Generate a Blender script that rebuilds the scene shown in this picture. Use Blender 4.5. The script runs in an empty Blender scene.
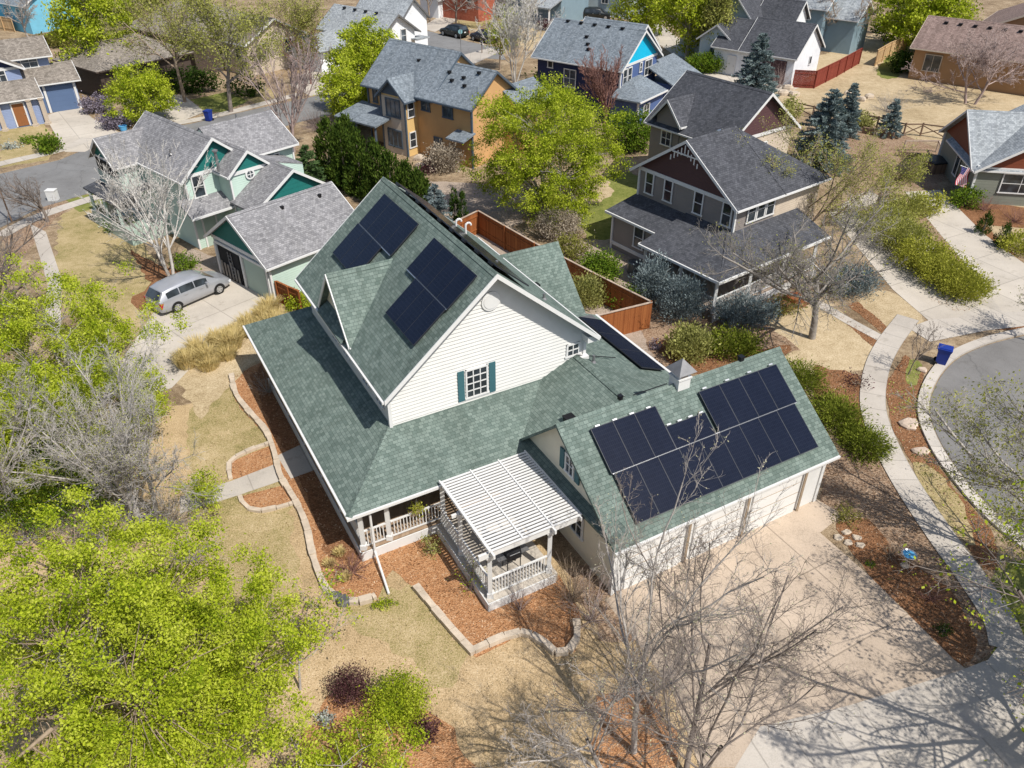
import bpy, math, random
import numpy as np
from mathutils import Vector, noise as mnoise
R = math.radians
sc = bpy.context.scene
COL = sc.collection
rnd = random.Random(11)

# ------------------------------------------------------------------ camera model
FPX, PITCH, CAMH = 796.0, R(34.8), 24.0
def at(x, y, z=0.0):
    """ground (or height z) point seen at pixel x, y of the photograph"""
    dx, dy, dz = x-512, FPX*math.cos(PITCH)+(384-y)*math.sin(PITCH), -FPX*math.sin(PITCH)+(384-y)*math.cos(PITCH)
    t = (z-CAMH)/dz
    return Vector((dx*t, dy*t, z))
class Fr:
    """local frame of a house: a along azimuth az, b ninety degrees clockwise of it"""
    def __init__(s, az):
        s.A = Vector((math.sin(R(az)), math.cos(R(az)), 0)); s.B = Vector((math.cos(R(az)), -math.sin(R(az)), 0))
    def P(s, a, b, z=0.0):
        return s.A*a + s.B*b + Vector((0, 0, z))
Z = Vector((0, 0, 1))

# ------------------------------------------------------------------ objects
ORG = {}
def tag(o, label=None, cat=None, group=None, kind=None):
    if label: o['label'] = label
    if cat: o['category'] = cat
    if group: o['group'] = group
    if kind: o['kind'] = kind
    return o
def thing(name, label, cat, loc, group=None):
    o = bpy.data.objects.new(name, None); COL.objects.link(o)
    o.location = loc; o.empty_display_size = .3
    ORG[o.name] = Vector(loc)
    return tag(o, label, cat, group)
def copy_tree(o, loc=None, rz=None, parent=None):
    c = o.copy(); COL.objects.link(c)
    if parent: c.parent = parent
    if loc is not None: c.location = loc
    if rz is not None: c.rotation_euler = (0, 0, rz)
    for ch in list(o.children): copy_tree(ch, parent=c)
    return c
SPLIT = {'corner_board', 'door_frame', 'lower_roof', 'porch_beam', 'pergola_beam', 'lower_wall', 'side_wall'}
class MB:
    def __init__(s): s.V = []; s.F = []; s.UV = {}; s.PR = []
    def poly(s, pts, uv=None):
        i = len(s.V); s.V += [Vector(p) for p in pts]; s.F.append(list(range(i, i+len(pts))))
        if uv: s.UV[len(s.F)-1] = uv
        return s
    def prism(s, pts, vec, top=True):
        pts = [Vector(p) for p in pts]; vec = Vector(vec); n = len(pts)
        nn = Vector((0, 0, 0))
        for i in range(n): nn += pts[i].cross(pts[(i+1) % n])
        if nn.dot(vec) > 0: pts = pts[::-1]
        q = [p+vec for p in pts]; s.PR.append(len(s.F))
        s.poly(pts); s.poly(q[::-1])
        for i in range(n): s.poly([pts[i], q[i], q[(i+1) % n], pts[(i+1) % n]])
        return s
    def box(s, o, u, v, w):
        o, u, v, w = Vector(o), Vector(u), Vector(v), Vector(w)
        return s.prism([o, o+u, o+u+v, o+v], w)
    def cbox(s, c, u, v, w):
        c, u, v, w = Vector(c), Vector(u), Vector(v), Vector(w)
        return s.box(c-u/2-v/2-w/2, u, v, w)
    def beam(s, p, q, w, h, up=Z):
        p, q = Vector(p), Vector(q); d = (q-p)
        x = d.cross(up)
        if x.length < 1e-6: x = Vector((1, 0, 0))
        x.normalize(); y = x.cross(d).normalized()
        return s.box(p-x*w/2-y*h/2, d, x*w, y*h)
    def tube(s, p, q, r0, r1=None, n=8, cap=True):
        p, q = Vector(p), Vector(q); r1 = r0 if r1 is None else r1
        d = (q-p).normalized(); x = d.cross(Z if abs(d.z) < .95 else Vector((1, 0, 0))).normalized(); y = d.cross(x)
        a = [p+(x*math.cos(t)+y*math.sin(t))*r0 for t in [2*math.pi*i/n for i in range(n)]]
        b = [q+(x*math.cos(t)+y*math.sin(t))*r1 for t in [2*math.pi*i/n for i in range(n)]]
        for i in range(n): s.poly([a[i], a[(i+1) % n], b[(i+1) % n], b[i]])
        if cap: s.poly(a[::-1]); s.poly(b)
        return s
    def lathe(s, c, prof, n=16):
        c = Vector(c)
        rings = [[c+Vector((r*math.cos(2*math.pi*i/n), r*math.sin(2*math.pi*i/n), z)) for i in range(n)] for r, z in prof]
        for k in range(len(rings)-1):
            for i in range(n): s.poly([rings[k][i], rings[k][(i+1) % n], rings[k+1][(i+1) % n], rings[k+1][i]])
        return s
    def slab(s, pts, th=.13):
        return s.prism(pts, (0, 0, -th))
    def build(s, name, mat, parent=None, label=None, smooth=False, org=None, uvaz=None):
        if name in SPLIT and len(s.PR) > 1:          # every board a mesh of its own
            for i, f0 in enumerate(s.PR):
                f1 = s.PR[i+1] if i+1 < len(s.PR) else len(s.F)
                m = MB()
                for f in s.F[f0:f1]: m.poly([s.V[k] for k in f])
                o = m.build(name, mat, parent, label, smooth, org, uvaz)
            return o
        org = ORG[parent.name] if parent else (Vector(org) if org else Vector((0, 0, 0)))
        me = bpy.data.meshes.new(name)
        me.from_pydata([tuple(v-org) for v in s.V], [], s.F)
        uvl = me.uv_layers.new(name='UVMap')
        ca, sa = (1, 0) if uvaz is None else (math.cos(R(uvaz)), math.sin(R(uvaz)))
        for fi, p in enumerate(me.polygons):
            if fi in s.UV:
                for li, q in zip(p.loop_indices, s.UV[fi]): uvl.data[li].uv = q
                continue
            n = p.normal
            if abs(n.z) > .995:
                for li in p.loop_indices:
                    v = s.V[me.loops[li].vertex_index]
                    uvl.data[li].uv = (v.x*ca-v.y*sa, v.x*sa+v.y*ca)
            else:
                u = Z.cross(n).normalized(); w = n.cross(u)
                for li in p.loop_indices:
                    v = s.V[me.loops[li].vertex_index]
                    uvl.data[li].uv = (v.dot(u), v.dot(w))
        me.materials.append(mat)
        if smooth:
            for p in me.polygons: p.use_smooth = True
        o = bpy.data.objects.new(name, me); COL.objects.link(o)
        if parent: o.parent = parent
        else: o.location = org
        ORG[o.name] = org
        if label: o['label'] = label
        return o

# ------------------------------------------------------------------ materials
def newmat(name):
    m = bpy.data.materials.new(name); m.use_nodes = True
    nt = m.node_tree; nt.nodes.clear()
    out = nt.nodes.new('ShaderNodeOutputMaterial')
    return m, nt, out
def N(nt, t, **kw):
    n = nt.nodes.new(t)
    for k, v in kw.items():
        if k.startswith('i_'): n.inputs[k[2:].replace('_', ' ')].default_value = v
        else: setattr(n, k, v)
    return n
def rgb(c): return (c[0], c[1], c[2], 1)
def scale(c, k): return tuple(min(1, x*k) for x in c)
def ramp(nt, fac, stops):
    r = nt.nodes.new('ShaderNodeValToRGB'); e = r.color_ramp.elements
    while len(e) < len(stops): e.new(.5)
    for i, (p, c) in enumerate(stops): e[i].position = p; e[i].color = rgb(c)
    nt.links.new(fac, r.inputs[0]); return r.outputs[0]
def mixc(nt, fac, a, b, mode='MIX'):
    m = nt.nodes.new('ShaderNodeMix'); m.data_type = 'RGBA'; m.blend_type = mode
    for sock, v in ((m.inputs[0], fac), (m.inputs[6], a), (m.inputs[7], b)):
        if hasattr(v, 'node'): nt.links.new(v, sock)
        else: sock.default_value = v if not isinstance(v, tuple) else rgb(v)
    return m.outputs[2]
def noise(nt, sca, det=4, rough=.6, coord='Object', vec=None):
    n = N(nt, 'ShaderNodeTexNoise'); n.inputs['Scale'].default_value = sca; n.inputs['Detail'].default_value = det; n.inputs['Roughness'].default_value = rough
    if vec is None:
        tc = nt.nodes.get('TC') or N(nt, 'ShaderNodeTexCoord', name='TC'); vec = tc.outputs[coord]
    nt.links.new(vec, n.inputs['Vector']); return n.outputs['Fac']
def bsdf(nt, out, col, rough=.8, metal=0, bump=None, bstr=.3, bdist=.02, spec=.3):
    b = N(nt, 'ShaderNodeBsdfPrincipled'); b.inputs['Roughness'].default_value = rough; b.inputs['Metallic'].default_value = metal
    b.inputs['Specular IOR Level'].default_value = spec
    if hasattr(col, 'node'): nt.links.new(col, b.inputs['Base Color'])
    else: b.inputs['Base Color'].default_value = rgb(col)
    if bump is not None:
        bn = N(nt, 'ShaderNodeBump'); bn.inputs['Strength'].default_value = bstr; bn.inputs['Distance'].default_value = bdist
        nt.links.new(bump, bn.inputs['Height']); nt.links.new(bn.outputs[0], b.inputs['Normal'])
    nt.links.new(b.outputs[0], out.inputs[0]); return b
def m_plain(name, c, rough=.7, var=.12, sca=3., metal=0, spec=.3, bump=.1):
    m, nt, out = newmat(name)
    f = noise(nt, sca, 5)
    col = ramp(nt, f, [(.3, scale(c, 1-var)), (.7, scale(c, 1+var))])
    bsdf(nt, out, col, rough, metal, noise(nt, sca*12, 3), bump, .01, spec); return m
def uvnode(nt): return N(nt, 'ShaderNodeTexCoord').outputs['UV']
def m_shingle(name, c1, c2, dark=.6, w=.21, h=.15, mott=.35, fine=.3):
    m, nt, out = newmat(name)
    uv = uvnode(nt)
    # every tab gets its own tone, and tones gather in loose patches
    b = N(nt, 'ShaderNodeTexBrick'); b.offset = .37; b.offset_frequency = 2
    b.inputs['Scale'].default_value = 1; b.inputs['Brick Width'].default_value = w; b.inputs['Row Height'].default_value = h
    b.inputs['Mortar Size'].default_value = .007; b.inputs['Mortar Smooth'].default_value = .3; b.inputs['Bias'].default_value = 0
    b.inputs['Color1'].default_value = rgb((0, 0, 0)); b.inputs['Color2'].default_value = rgb((1, 1, 1)); b.inputs['Mortar'].default_value = rgb((.3, .3, .3))
    nt.links.new(uv, b.inputs['Vector'])
    n1 = noise(nt, 2.2, 5, .7, vec=uv); n2 = noise(nt, 38, 3, .7, vec=uv)
    f = mixc(nt, mott, b.outputs['Color'], n1); f = mixc(nt, fine, f, n2)
    col = ramp(nt, f, [(.25, c1), (.5, tuple((x+y)/2 for x, y in zip(c1, c2))), (.75, c2)])
    col = mixc(nt, b.outputs['Fac'], col, scale(c1, dark))
    big = ramp(nt, noise(nt, .35, 3), [(.3, (.88, .88, .88)), (.7, (1.1, 1.1, 1.1))])
    mp = N(nt, 'ShaderNodeMapping'); mp.inputs['Scale'].default_value = (1.6, .16, 1); nt.links.new(uv, mp.inputs[0])
    streak = ramp(nt, noise(nt, 1.0, 4, .7, vec=mp.outputs[0]), [(.32, (.86, .86, .85)), (.6, (1.06, 1.06, 1.06))])
    col = mixc(nt, 1., mixc(nt, 1., col, big, 'MULTIPLY'), streak, 'MULTIPLY')
    inv = N(nt, 'ShaderNodeMath', operation='SUBTRACT'); inv.inputs[0].default_value = 1; nt.links.new(b.outputs['Fac'], inv.inputs[1])
    bsdf(nt, out, col, .9, 0, inv.outputs[0], .5, .012, .2); return m
def m_siding(name, c, lap=.15, var=.07, bstr=.6):
    m, nt, out = newmat(name)
    uv = uvnode(nt)
    sx = N(nt, 'ShaderNodeSeparateXYZ'); nt.links.new(uv, sx.inputs[0])
    d = N(nt, 'ShaderNodeMath', operation='DIVIDE'); nt.links.new(sx.outputs[1], d.inputs[0]); d.inputs[1].default_value = lap
    fr = N(nt, 'ShaderNodeMath', operation='FRACT'); nt.links.new(d.outputs[0], fr.inputs[0])
    iv = N(nt, 'ShaderNodeMath', operation='SUBTRACT'); iv.inputs[0].default_value = 1; nt.links.new(fr.outputs[0], iv.inputs[1])
    f = noise(nt, .9, 5)
    col = ramp(nt, f, [(.3, scale(c, 1-var)), (.7, scale(c, 1+var))])
    bsdf(nt, out, col, .6, 0, iv.outputs[0], bstr, lap*.14, .3); return m
def m_glass(name, c=(.02, .025, .03)):
    m, nt, out = newmat(name)
    f = noise(nt, 1.1, 2); col = ramp(nt, f, [(.4, c), (.65, scale(c, 2.6))])
    b = bsdf(nt, out, col, .06, 0, spec=.6); return m
def m_ground(name, stops, s1=.35, s2=6., fine=45., bstr=.5, rough=.95, fmix=.45):
    m, nt, out = newmat(name)
    a = noise(nt, s1, 6, .62); b = noise(nt, s2, 5, .7); c = noise(nt, fine, 2, .6)
    f = mixc(nt, .45, a, b); f = mixc(nt, fmix, f, c)
    mr = N(nt, 'ShaderNodeMapRange'); nt.links.new(f, mr.inputs[0]); mr.inputs[1].default_value = .37; mr.inputs[2].default_value = .63; mr.inputs[3].default_value = .2; mr.inputs[4].default_value = .8
    col = ramp(nt, mr.outputs[0], stops)
    bsdf(nt, out, col, rough, 0, c, bstr, .04, .15); return m
def m_mulch(name, cols, sca=16.):
    m, nt, out = newmat(name)
    tc = N(nt, 'ShaderNodeTexCoord'); mp = N(nt, 'ShaderNodeMapping'); mp.inputs['Scale'].default_value = (1, 1.8, 1); mp.inputs['Rotation'].default_value = (0, 0, .6)
    nt.links.new(tc.outputs['Object'], mp.inputs[0])
    v = N(nt, 'ShaderNodeTexVoronoi'); v.inputs['Scale'].default_value = sca; nt.links.new(mp.outputs[0], v.inputs['Vector'])
    sp = N(nt, 'ShaderNodeSeparateColor'); nt.links.new(v.outputs['Color'], sp.inputs[0])
    f = mixc(nt, .5, sp.outputs[0], noise(nt, .8, 5, .7)); f = mixc(nt, .3, f, noise(nt, 30, 2))
    col = ramp(nt, f, cols)
    bsdf(nt, out, col, .95, 0, v.outputs['Distance'], .8, .05, .1); return m
def m_concrete(name, c, var=.1, joint=None, jw=.025, jdark=.6, stain=.15, crack=0):
    m, nt, out = newmat(name)
    f = mixc(nt, .5, noise(nt, .5, 6, .65), noise(nt, 25, 3))
    col = ramp(nt, f, [(.32, scale(c, 1-var-stain)), (.5, c), (.7, scale(c, 1+var))])
    spots = ramp(nt, noise(nt, 1.1, 4, .75), [(.30, (.80, .79, .77)), (.42, (1, 1, 1))]); big = ramp(nt, noise(nt, .16, 4), [(.35, (.90, .89, .88)), (.62, (1.05, 1.05, 1.05))])
    col = mixc(nt, 1., mixc(nt, 1., col, spots, 'MULTIPLY'), big, 'MULTIPLY')
    if crack:
        tc = N(nt, 'ShaderNodeTexCoord'); wv = N(nt, 'ShaderNodeTexNoise'); wv.inputs['Scale'].default_value = 1.5; nt.links.new(tc.outputs['Object'], wv.inputs['Vector'])
        ad = N(nt, 'ShaderNodeVectorMath', operation='MULTIPLY_ADD'); nt.links.new(wv.outputs['Color'], ad.inputs[0]); ad.inputs[1].default_value = (.6, .6, .6); nt.links.new(tc.outputs['Object'], ad.inputs[2])
        v = N(nt, 'ShaderNodeTexVoronoi'); v.feature = 'DISTANCE_TO_EDGE'; v.inputs['Scale'].default_value = crack; nt.links.new(ad.outputs[0], v.inputs['Vector'])
        col = mixc(nt, 1., col, ramp(nt, v.outputs['Distance'], [(.002, (.78, .78, .78)), (.009, (1, 1, 1))]), 'MULTIPLY')
    if joint:
        b = N(nt, 'ShaderNodeTexBrick'); b.offset = 0; b.inputs['Scale'].default_value = 1
        b.inputs['Brick Width'].default_value = joint[0]; b.inputs['Row Height'].default_value = joint[1]; b.inputs['Mortar Size'].default_value = jw; b.inputs['Mortar Smooth'].default_value = .2
        nt.links.new(uvnode(nt), b.inputs['Vector'])
        b.inputs['Color1'].default_value = rgb((.94, .94, .94)); b.inputs['Color2'].default_value = rgb((1.05, 1.05, 1.05)); b.inputs['Mortar'].default_value = rgb((jdark,)*3)
        col = mixc(nt, 1., col, b.outputs['Color'], 'MULTIPLY')
    bsdf(nt, out, col, .9, 0, noise(nt, 60, 2), .25, .01, .2); return m
def m_leaf(name, c1, c2, trans=.35, sca=.9, c3=None):
    m, nt, out = newmat(name)
    g = N(nt, 'ShaderNodeNewGeometry')
    n_ = noise(nt, sca*1.8, 4, .65); mr = N(nt, 'ShaderNodeMapRange'); nt.links.new(n_, mr.inputs[0]); mr.inputs[1].default_value = .33; mr.inputs[2].default_value = .67
    f = mixc(nt, .58, g.outputs['Random Per Island'], mr.outputs[0])
    stops = [(.25, c1), (.7, c2)] if c3 is None else [(.2, c1), (.5, c2), (.8, c3)]
    col = ramp(nt, f, stops)
    d = N(nt, 'ShaderNodeBsdfDiffuse'); t = N(nt, 'ShaderNodeBsdfTranslucent'); mx = N(nt, 'ShaderNodeMixShader'); mx.inputs[0].default_value = trans
    nt.links.new(col, d.inputs[0]); nt.links.new(col, t.inputs[0]); nt.links.new(d.outputs[0], mx.inputs[1]); nt.links.new(t.outputs[0], mx.inputs[2])
    nt.links.new(mx.outputs[0], out.inputs[0]); return m
def m_bark(name, c1, c2, sca=5.):
    m, nt, out = newmat(name)
    f = mixc(nt, .5, noise(nt, sca, 5, .7), noise(nt, .6, 2)); col = ramp(nt, f, [(.35, c1), (.65, c2)])
    bsdf(nt, out, col, .9, 0, noise(nt, sca*6, 3), .4, .02, .1); return m
def m_wood(name, c1, c2, board=.14):
    m, nt, out = newmat(name)
    uv = uvnode(nt)
    b = N(nt, 'ShaderNodeTexBrick'); b.offset = 0; b.inputs['Scale'].default_value = 1; b.inputs['Brick Width'].default_value = board; b.inputs['Row Height'].default_value = 30; b.inputs['Mortar Size'].default_value = .006
    b.inputs['Color1'].default_value = rgb((0, 0, 0)); b.inputs['Color2'].default_value = rgb((1, 1, 1)); b.inputs['Mortar'].default_value = rgb((.1, .1, .1)); nt.links.new(uv, b.inputs['Vector'])
    mp = N(nt, 'ShaderNodeMapping'); mp.inputs['Scale'].default_value = (9, .8, 1); nt.links.new(uv, mp.inputs[0])
    f = mixc(nt, .55, b.outputs['Color'], noise(nt, 1.5, 5, vec=mp.outputs[0])); col = ramp(nt, f, [(.2, c1), (.8, c2)])
    bsdf(nt, out, col, .8, 0, b.outputs['Fac'], .3, .01, .2); return m
def m_panel(name):
    m, nt, out = newmat(name)
    uv = uvnode(nt)
    b = N(nt, 'ShaderNodeTexBrick'); b.offset = 0; b.inputs['Scale'].default_value = 1; b.inputs['Brick Width'].default_value = .0833; b.inputs['Row Height'].default_value = .166; b.inputs['Mortar Size'].default_value = .004
    b.inputs['Color1'].default_value = rgb((.004, .007, .018)); b.inputs['Color2'].default_value = rgb((.007, .011, .026)); b.inputs['Mortar'].default_value = rgb((.036, .042, .062)); nt.links.new(uv, b.inputs['Vector'])
    col = mixc(nt, .5, b.outputs['Color'], ramp(nt, noise(nt, .7, 3), [(.3, (.004, .007, .018)), (.7, (.009, .013, .028))]))
    bsdf(nt, out, col, .2, 0, spec=.2); return m

M = {}
M['roof_green'] = m_shingle('roof_green', (.100, .137, .121), (.182, .229, .205), .55)
M['roof_mint'] = m_shingle('roof_mint', (.13, .13, .14), (.36, .355, .365), .7, .2, .13, .5, .45)
M['roof_slate'] = m_shingle('roof_slate', (.125, .15, .175), (.245, .28, .315), .6, .2, .14, .4)
M['roof_char'] = m_shingle('roof_char', (.046, .049, .058), (.098, .102, .117), .6, .2, .14, .45)
M['roof_brown'] = m_shingle('roof_brown', (.17, .12, .105), (.30, .22, .195), .6)
M['roof_tan'] = m_shingle('roof_tan', (.16, .14, .12), (.31, .275, .24), .6)
M['roof_grey'] = m_shingle('roof_grey', (.22, .24, .26), (.40, .43, .45), .6)
M['white'] = m_plain('white_paint', (.655, .655, .645), .5, .04, 2)
M['white_lap'] = m_plain('white_clapboard', (.655, .65, .625), .6, .04, 1.2)
M['cream'] = m_siding('cream_siding', (.74, .67, .53))
M['door_white'] = m_siding('garage_door_white', (.665, .66, .645), .45, .03, .3)
M['tan_trim'] = m_plain('tan_trim', (.36, .28, .20), .6)
M['mint'] = m_siding('mint_siding', (.47, .60, .53))
M['mint_door'] = m_siding('mint_garage_door', (.36, .45, .39), .5, .03, .3)
M['teal'] = m_siding('teal_siding', (.012, .135, .122), .3)
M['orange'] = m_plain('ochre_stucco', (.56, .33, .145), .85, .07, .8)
M['orange_lit'] = m_plain('sunlit_ochre_stucco', (.66, .45, .19), .85, .05, .8)  # brighter copy of the ochre: sunlight put into the colour of the bay
M['slate_trim'] = m_siding('slate_siding', (.075, .10, .13))
M['navy'] = m_siding('navy_siding', (.018, .028, .085))
M['blue_siding'] = m_siding('denim_blue_siding', (.075, .12, .265))
M['turq'] = m_siding('turquoise_siding', (.005, .42, .66))
M['taupe'] = m_siding('taupe_siding', (.23, .205, .19))
M['plum'] = m_siding('plum_siding', (.085, .042, .045), .2)
M['beige'] = m_siding('beige_siding', (.52, .44, .35))
M['olive'] = m_siding('olive_siding', (.19, .20, .165), .22)
M['red_brown'] = m_siding('rust_siding', (.17, .045, .02), .25)
M['brown_stucco'] = m_plain('brown_stucco', (.36, .215, .11), .9, .06, .8)
M['pale_blue'] = m_siding('pale_blue_siding', (.46, .55, .58))
M['grey_blue'] = m_siding('grey_blue_siding', (.20, .28, .33))
M['white_siding'] = m_siding('white_siding', (.76, .78, .80))
M['lilac'] = m_siding('lilac_blue_siding', (.24, .30, .46))
M['dark_blue_door'] = m_siding('blue_garage_door', (.09, .14, .25), .5, .03, .3)
M['sky_blue'] = m_siding('sky_blue_siding', (.17, .46, .62))
M['dark_brown'] = m_siding('dark_brown_siding', (.075, .055, .045))
M['brick_red'] = m_shingle('red_brick', (.33, .09, .055), (.45, .16, .10), 1.3, .22, .075)
M['shutter'] = m_siding('teal_shutter', (.045, .125, .145), .06, .05)
M['glass'] = m_glass('window_glass'); M['glass_blue'] = m_glass('window_glass_pale', (.05, .065, .08))
M['panel'] = m_panel('solar_panel'); M['panel_frame'] = m_plain('panel_frame', (.05, .055, .065), .4); M['frame_dark'] = m_plain('dark_panel_frame', (.028, .03, .038), .4); M['black'] = m_plain('black_metal', (.012, .012, .014), .4)
M['alu'] = m_plain('aluminium', (.55, .56, .58), .35, .1, 5, .9); M['zinc'] = m_plain('zinc_sheet', (.22, .22, .225), .45, .15, 4, .5)
M['shade_void'] = m_plain('painted_interior_shade', (.02, .02, .022), .9)  # near-black colour standing in for shade inside openings
M['deck'] = m_wood('deck_boards', (.25, .17, .11), (.36, .27, .19))
M['wood_red'] = m_wood('cedar_boards', (.20, .062, .02), (.36, .135, .045)); M['wood_grey'] = m_wood('weathered_boards', (.13, .085, .06), (.25, .17, .12))
M['wood_stain'] = m_wood('red_stained_boards', (.16, .032, .022), (.26, .06, .04)); M['wood_tan'] = m_wood('tan_boards', (.42, .27, .13), (.6, .42, .24)); M['cap'] = m_wood('fence_cap', (.33, .25, .19), (.5, .4, .32))
M['door_wood'] = m_wood('brown_door', (.22, .09, .035), (.30, .13, .05), .3)
# ground
M['lawn'] = m_ground('dormant_lawn', [(.22, (.21, .165, .085)), (.40, (.37, .268, .15)), (.58, (.47, .348, .205)), (.78, (.58, .455, .295))], .22, 2.2, 18.)
M['lawn_green'] = m_ground('greening_lawn', [(.22, (.13, .13, .04)), (.40, (.28, .23, .10)), (.58, (.39, .305, .165)), (.78, (.50, .40, .245))], .3, 2.0, 18.)
M['green_grass'] = m_ground('green_grass', [(.25, (.075, .10, .02)), (.5, (.17, .19, .045)), (.75, (.30, .28, .10))], .5, 3., 35.)
M['straw_lawn'] = m_ground('straw_lawn', [(.2, (.22, .165, .09)), (.40, (.37, .285, .17)), (.6, (.47, .375, .24)), (.8, (.57, .47, .32))], .2, 1.6, 12., .4)
M['earth'] = m_ground('dry_earth', [(.32, (.11, .075, .045)), (.48, (.25, .18, .11)), (.6, (.36, .275, .18)), (.7, (.45, .36, .25))], .4, 3., 28.)
M['mulch'] = m_mulch('red_mulch', [(.2, (.17, .085, .04)), (.42, (.385, .185, .085)), (.62, (.48, .265, .135)), (.85, (.58, .42, .27))])
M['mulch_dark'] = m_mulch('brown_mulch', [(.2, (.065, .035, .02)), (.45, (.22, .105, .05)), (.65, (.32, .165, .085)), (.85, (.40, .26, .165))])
M['cover'] = m_mulch('dry_groundcover', [(.2, (.10, .06, .035)), (.42, (.24, .155, .10)), (.62, (.36, .26, .18)), (.85, (.48, .38, .28))], 11.)
M['conc'] = m_concrete('concrete', (.475, .435, .385), .09, (1.35, 40), .03, .72)
M['conc_drive'] = m_concrete('driveway_concrete', (.49, .445, .385), .07, (3.2, 3.2), .035, .7)
M['aggregate'] = m_concrete('exposed_aggregate', (.45, .365, .285), .16, (3.0, 3.3), .03, .62, .26)
M['asphalt'] = m_concrete('asphalt', (.185, .18, .175), .14, None, stain=.16, crack=.13)
M['road'] = m_concrete('asphalt_road', (.195, .195, .195), .14, None, stain=.16, crack=.2)
M['kerb'] = m_concrete('kerb_concrete', (.50, .46, .41), .1, (3, 40), .03, .7)
M['stone'] = m_plain('sandstone', (.50, .42, .33), .9, .2, 2.5, bump=.5); M['rock'] = m_plain('flagstone', (.50, .40, .32), .9, .2, 3, bump=.5); M['dark_stone'] = m_plain('dark_stone', (.09, .09, .10), .9, .2, 2.5, bump=.5)
M['gravel'] = m_mulch('gravel', [(.2, (.25, .19, .14)), (.5, (.42, .34, .27)), (.8, (.6, .5, .42))], 22.)
# bark and leaves
M['bark_grey'] = m_bark('grey_bark', (.27, .245, .225), (.49, .45, .41)); M['bark_dark'] = m_bark('dark_bark', (.12, .10, .088), (.30, .255, .225)); M['bark_pale'] = m_bark('pale_bark', (.42, .40, .37), (.70, .67, .63))
M['bark_mid'] = m_bark('mid_grey_bark', (.16, .145, .13), (.36, .33, .30)); M['bark_silver'] = m_bark('silver_grey_bark', (.32, .30, .28), (.56, .52, .48)); M['bark_pink'] = m_bark('pinkish_bark', (.26, .19, .175), (.47, .38, .35)); M['bark_red'] = m_bark('reddish_bark', (.17, .085, .07), (.33, .19, .16)); M['bark_tan'] = m_bark('tan_bark', (.22, .165, .12), (.42, .33, .25))
M['lf_lime'] = m_leaf('lime_leaves', (.15, .22, .012), (.40, .47, .03), .32, .5, (.53, .57, .09)); M['lf_spring'] = m_leaf('spring_leaves', (.13, .19, .012), (.34, .41, .025), .32, .5, (.52, .56, .08)); M['lf_haze'] = m_leaf('hazy_leaves', (.24, .26, .055), (.44, .44, .13), .35, .5)
M['lf_bud'] = m_leaf('budding_leaves', (.22, .23, .06), (.42, .42, .15), .3); M['lf_pale'] = m_leaf('pale_buds', (.34, .33, .20), (.55, .53, .36), .3); M['lf_olive'] = m_leaf('olive_leaves', (.13, .135, .025), (.30, .29, .08), .35)
M['lf_yew'] = m_leaf('yew_needles', (.018, .04, .008), (.09, .135, .022), .15, 1.1); M['lf_pine'] = m_leaf('pine_needles', (.035, .075, .025), (.13, .20, .075), .15); M['lf_spruce'] = m_leaf('blue_spruce_needles', (.075, .115, .115), (.29, .355, .35), .12)
M['lf_juniper'] = m_leaf('juniper_needles', (.075, .105, .012), (.24, .275, .04), .2, 1.5); M['lf_bluejun'] = m_leaf('blue_juniper_needles', (.075, .105, .115), (.27, .325, .33), .12); M['lf_dark'] = m_leaf('dark_green_leaves', (.02, .045, .01), (.07, .12, .02), .2)
M['lf_forsy'] = m_leaf('yellow_green_leaves', (.24, .26, .03), (.44, .44, .08), .35); M['lf_green'] = m_leaf('green_leaves', (.06, .12, .012), (.19, .27, .03), .3); M['lf_maroon'] = m_leaf('maroon_leaves', (.045, .018, .02), (.15, .075, .08), .25); M['lf_lav'] = m_leaf('greyish_purple_leaves', (.13, .11, .14), (.30, .265, .32), .2)
M['lf_straw'] = m_leaf('straw_blades', (.47, .375, .15), (.71, .58, .29), .3); M['lf_greytan'] = m_leaf('grey_tan_twigs', (.24, .20, .15), (.44, .38, .30), .2); M['lf_silver'] = m_leaf('silver_leaves', (.27, .30, .27), (.46, .49, .45), .2)
# ------------------------------------------------------------------ building pieces
def face(fr, side, plane, along, z):
    """point, direction to the right (seen from outside) and outward normal on a house wall"""
    if side == 'A-': return fr.P(plane, along, z), fr.B, -fr.A
    if side == 'A+': return fr.P(plane, along, z), -fr.B, fr.A
    if side == 'B-': return fr.P(along, plane, z), -fr.A, -fr.B
    return fr.P(along, plane, z), fr.A, fr.B
def window(h, f, w, ht, cols=2, rows=2, frame='white', glass='glass', fw=.09, shutter=None, name='window'):
    P, r, n = f
    m = MB(); d = .06
    for sx in (-1, 1): m.cbox(P+r*sx*(w/2)+n*.03, r*fw, n*d, Z*(ht+fw))
    for sz in (-1, 1): m.cbox(P+Z*sz*(ht/2)+n*.032, r*(w+fw+(.1 if sz < 0 else 0)), n*(d+.01), Z*fw)
    for i in range(1, cols): m.cbox(P+r*(-w/2+w*i/cols)+n*.028, r*.045, n*.045, Z*ht)
    for i in range(1, rows): m.cbox(P+Z*(-ht/2+ht*i/rows)+n*.026, r*w, n*.04, Z*.045)
    wo = m.build(name, M[frame], h)
    g = MB(); g.cbox(P+n*.012, r*(w-.02), n*.02, Z*(ht-.02)); g.build('pane', M[glass], wo)
    if shutter:
        for sx in (-1, 1):
            s = MB(); s.cbox(P+r*sx*(w/2+fw+.17)+n*.03, r*.30, n*.05, Z*(ht+.1)); s.build('shutter', M[shutter], h)
    return wo
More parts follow.
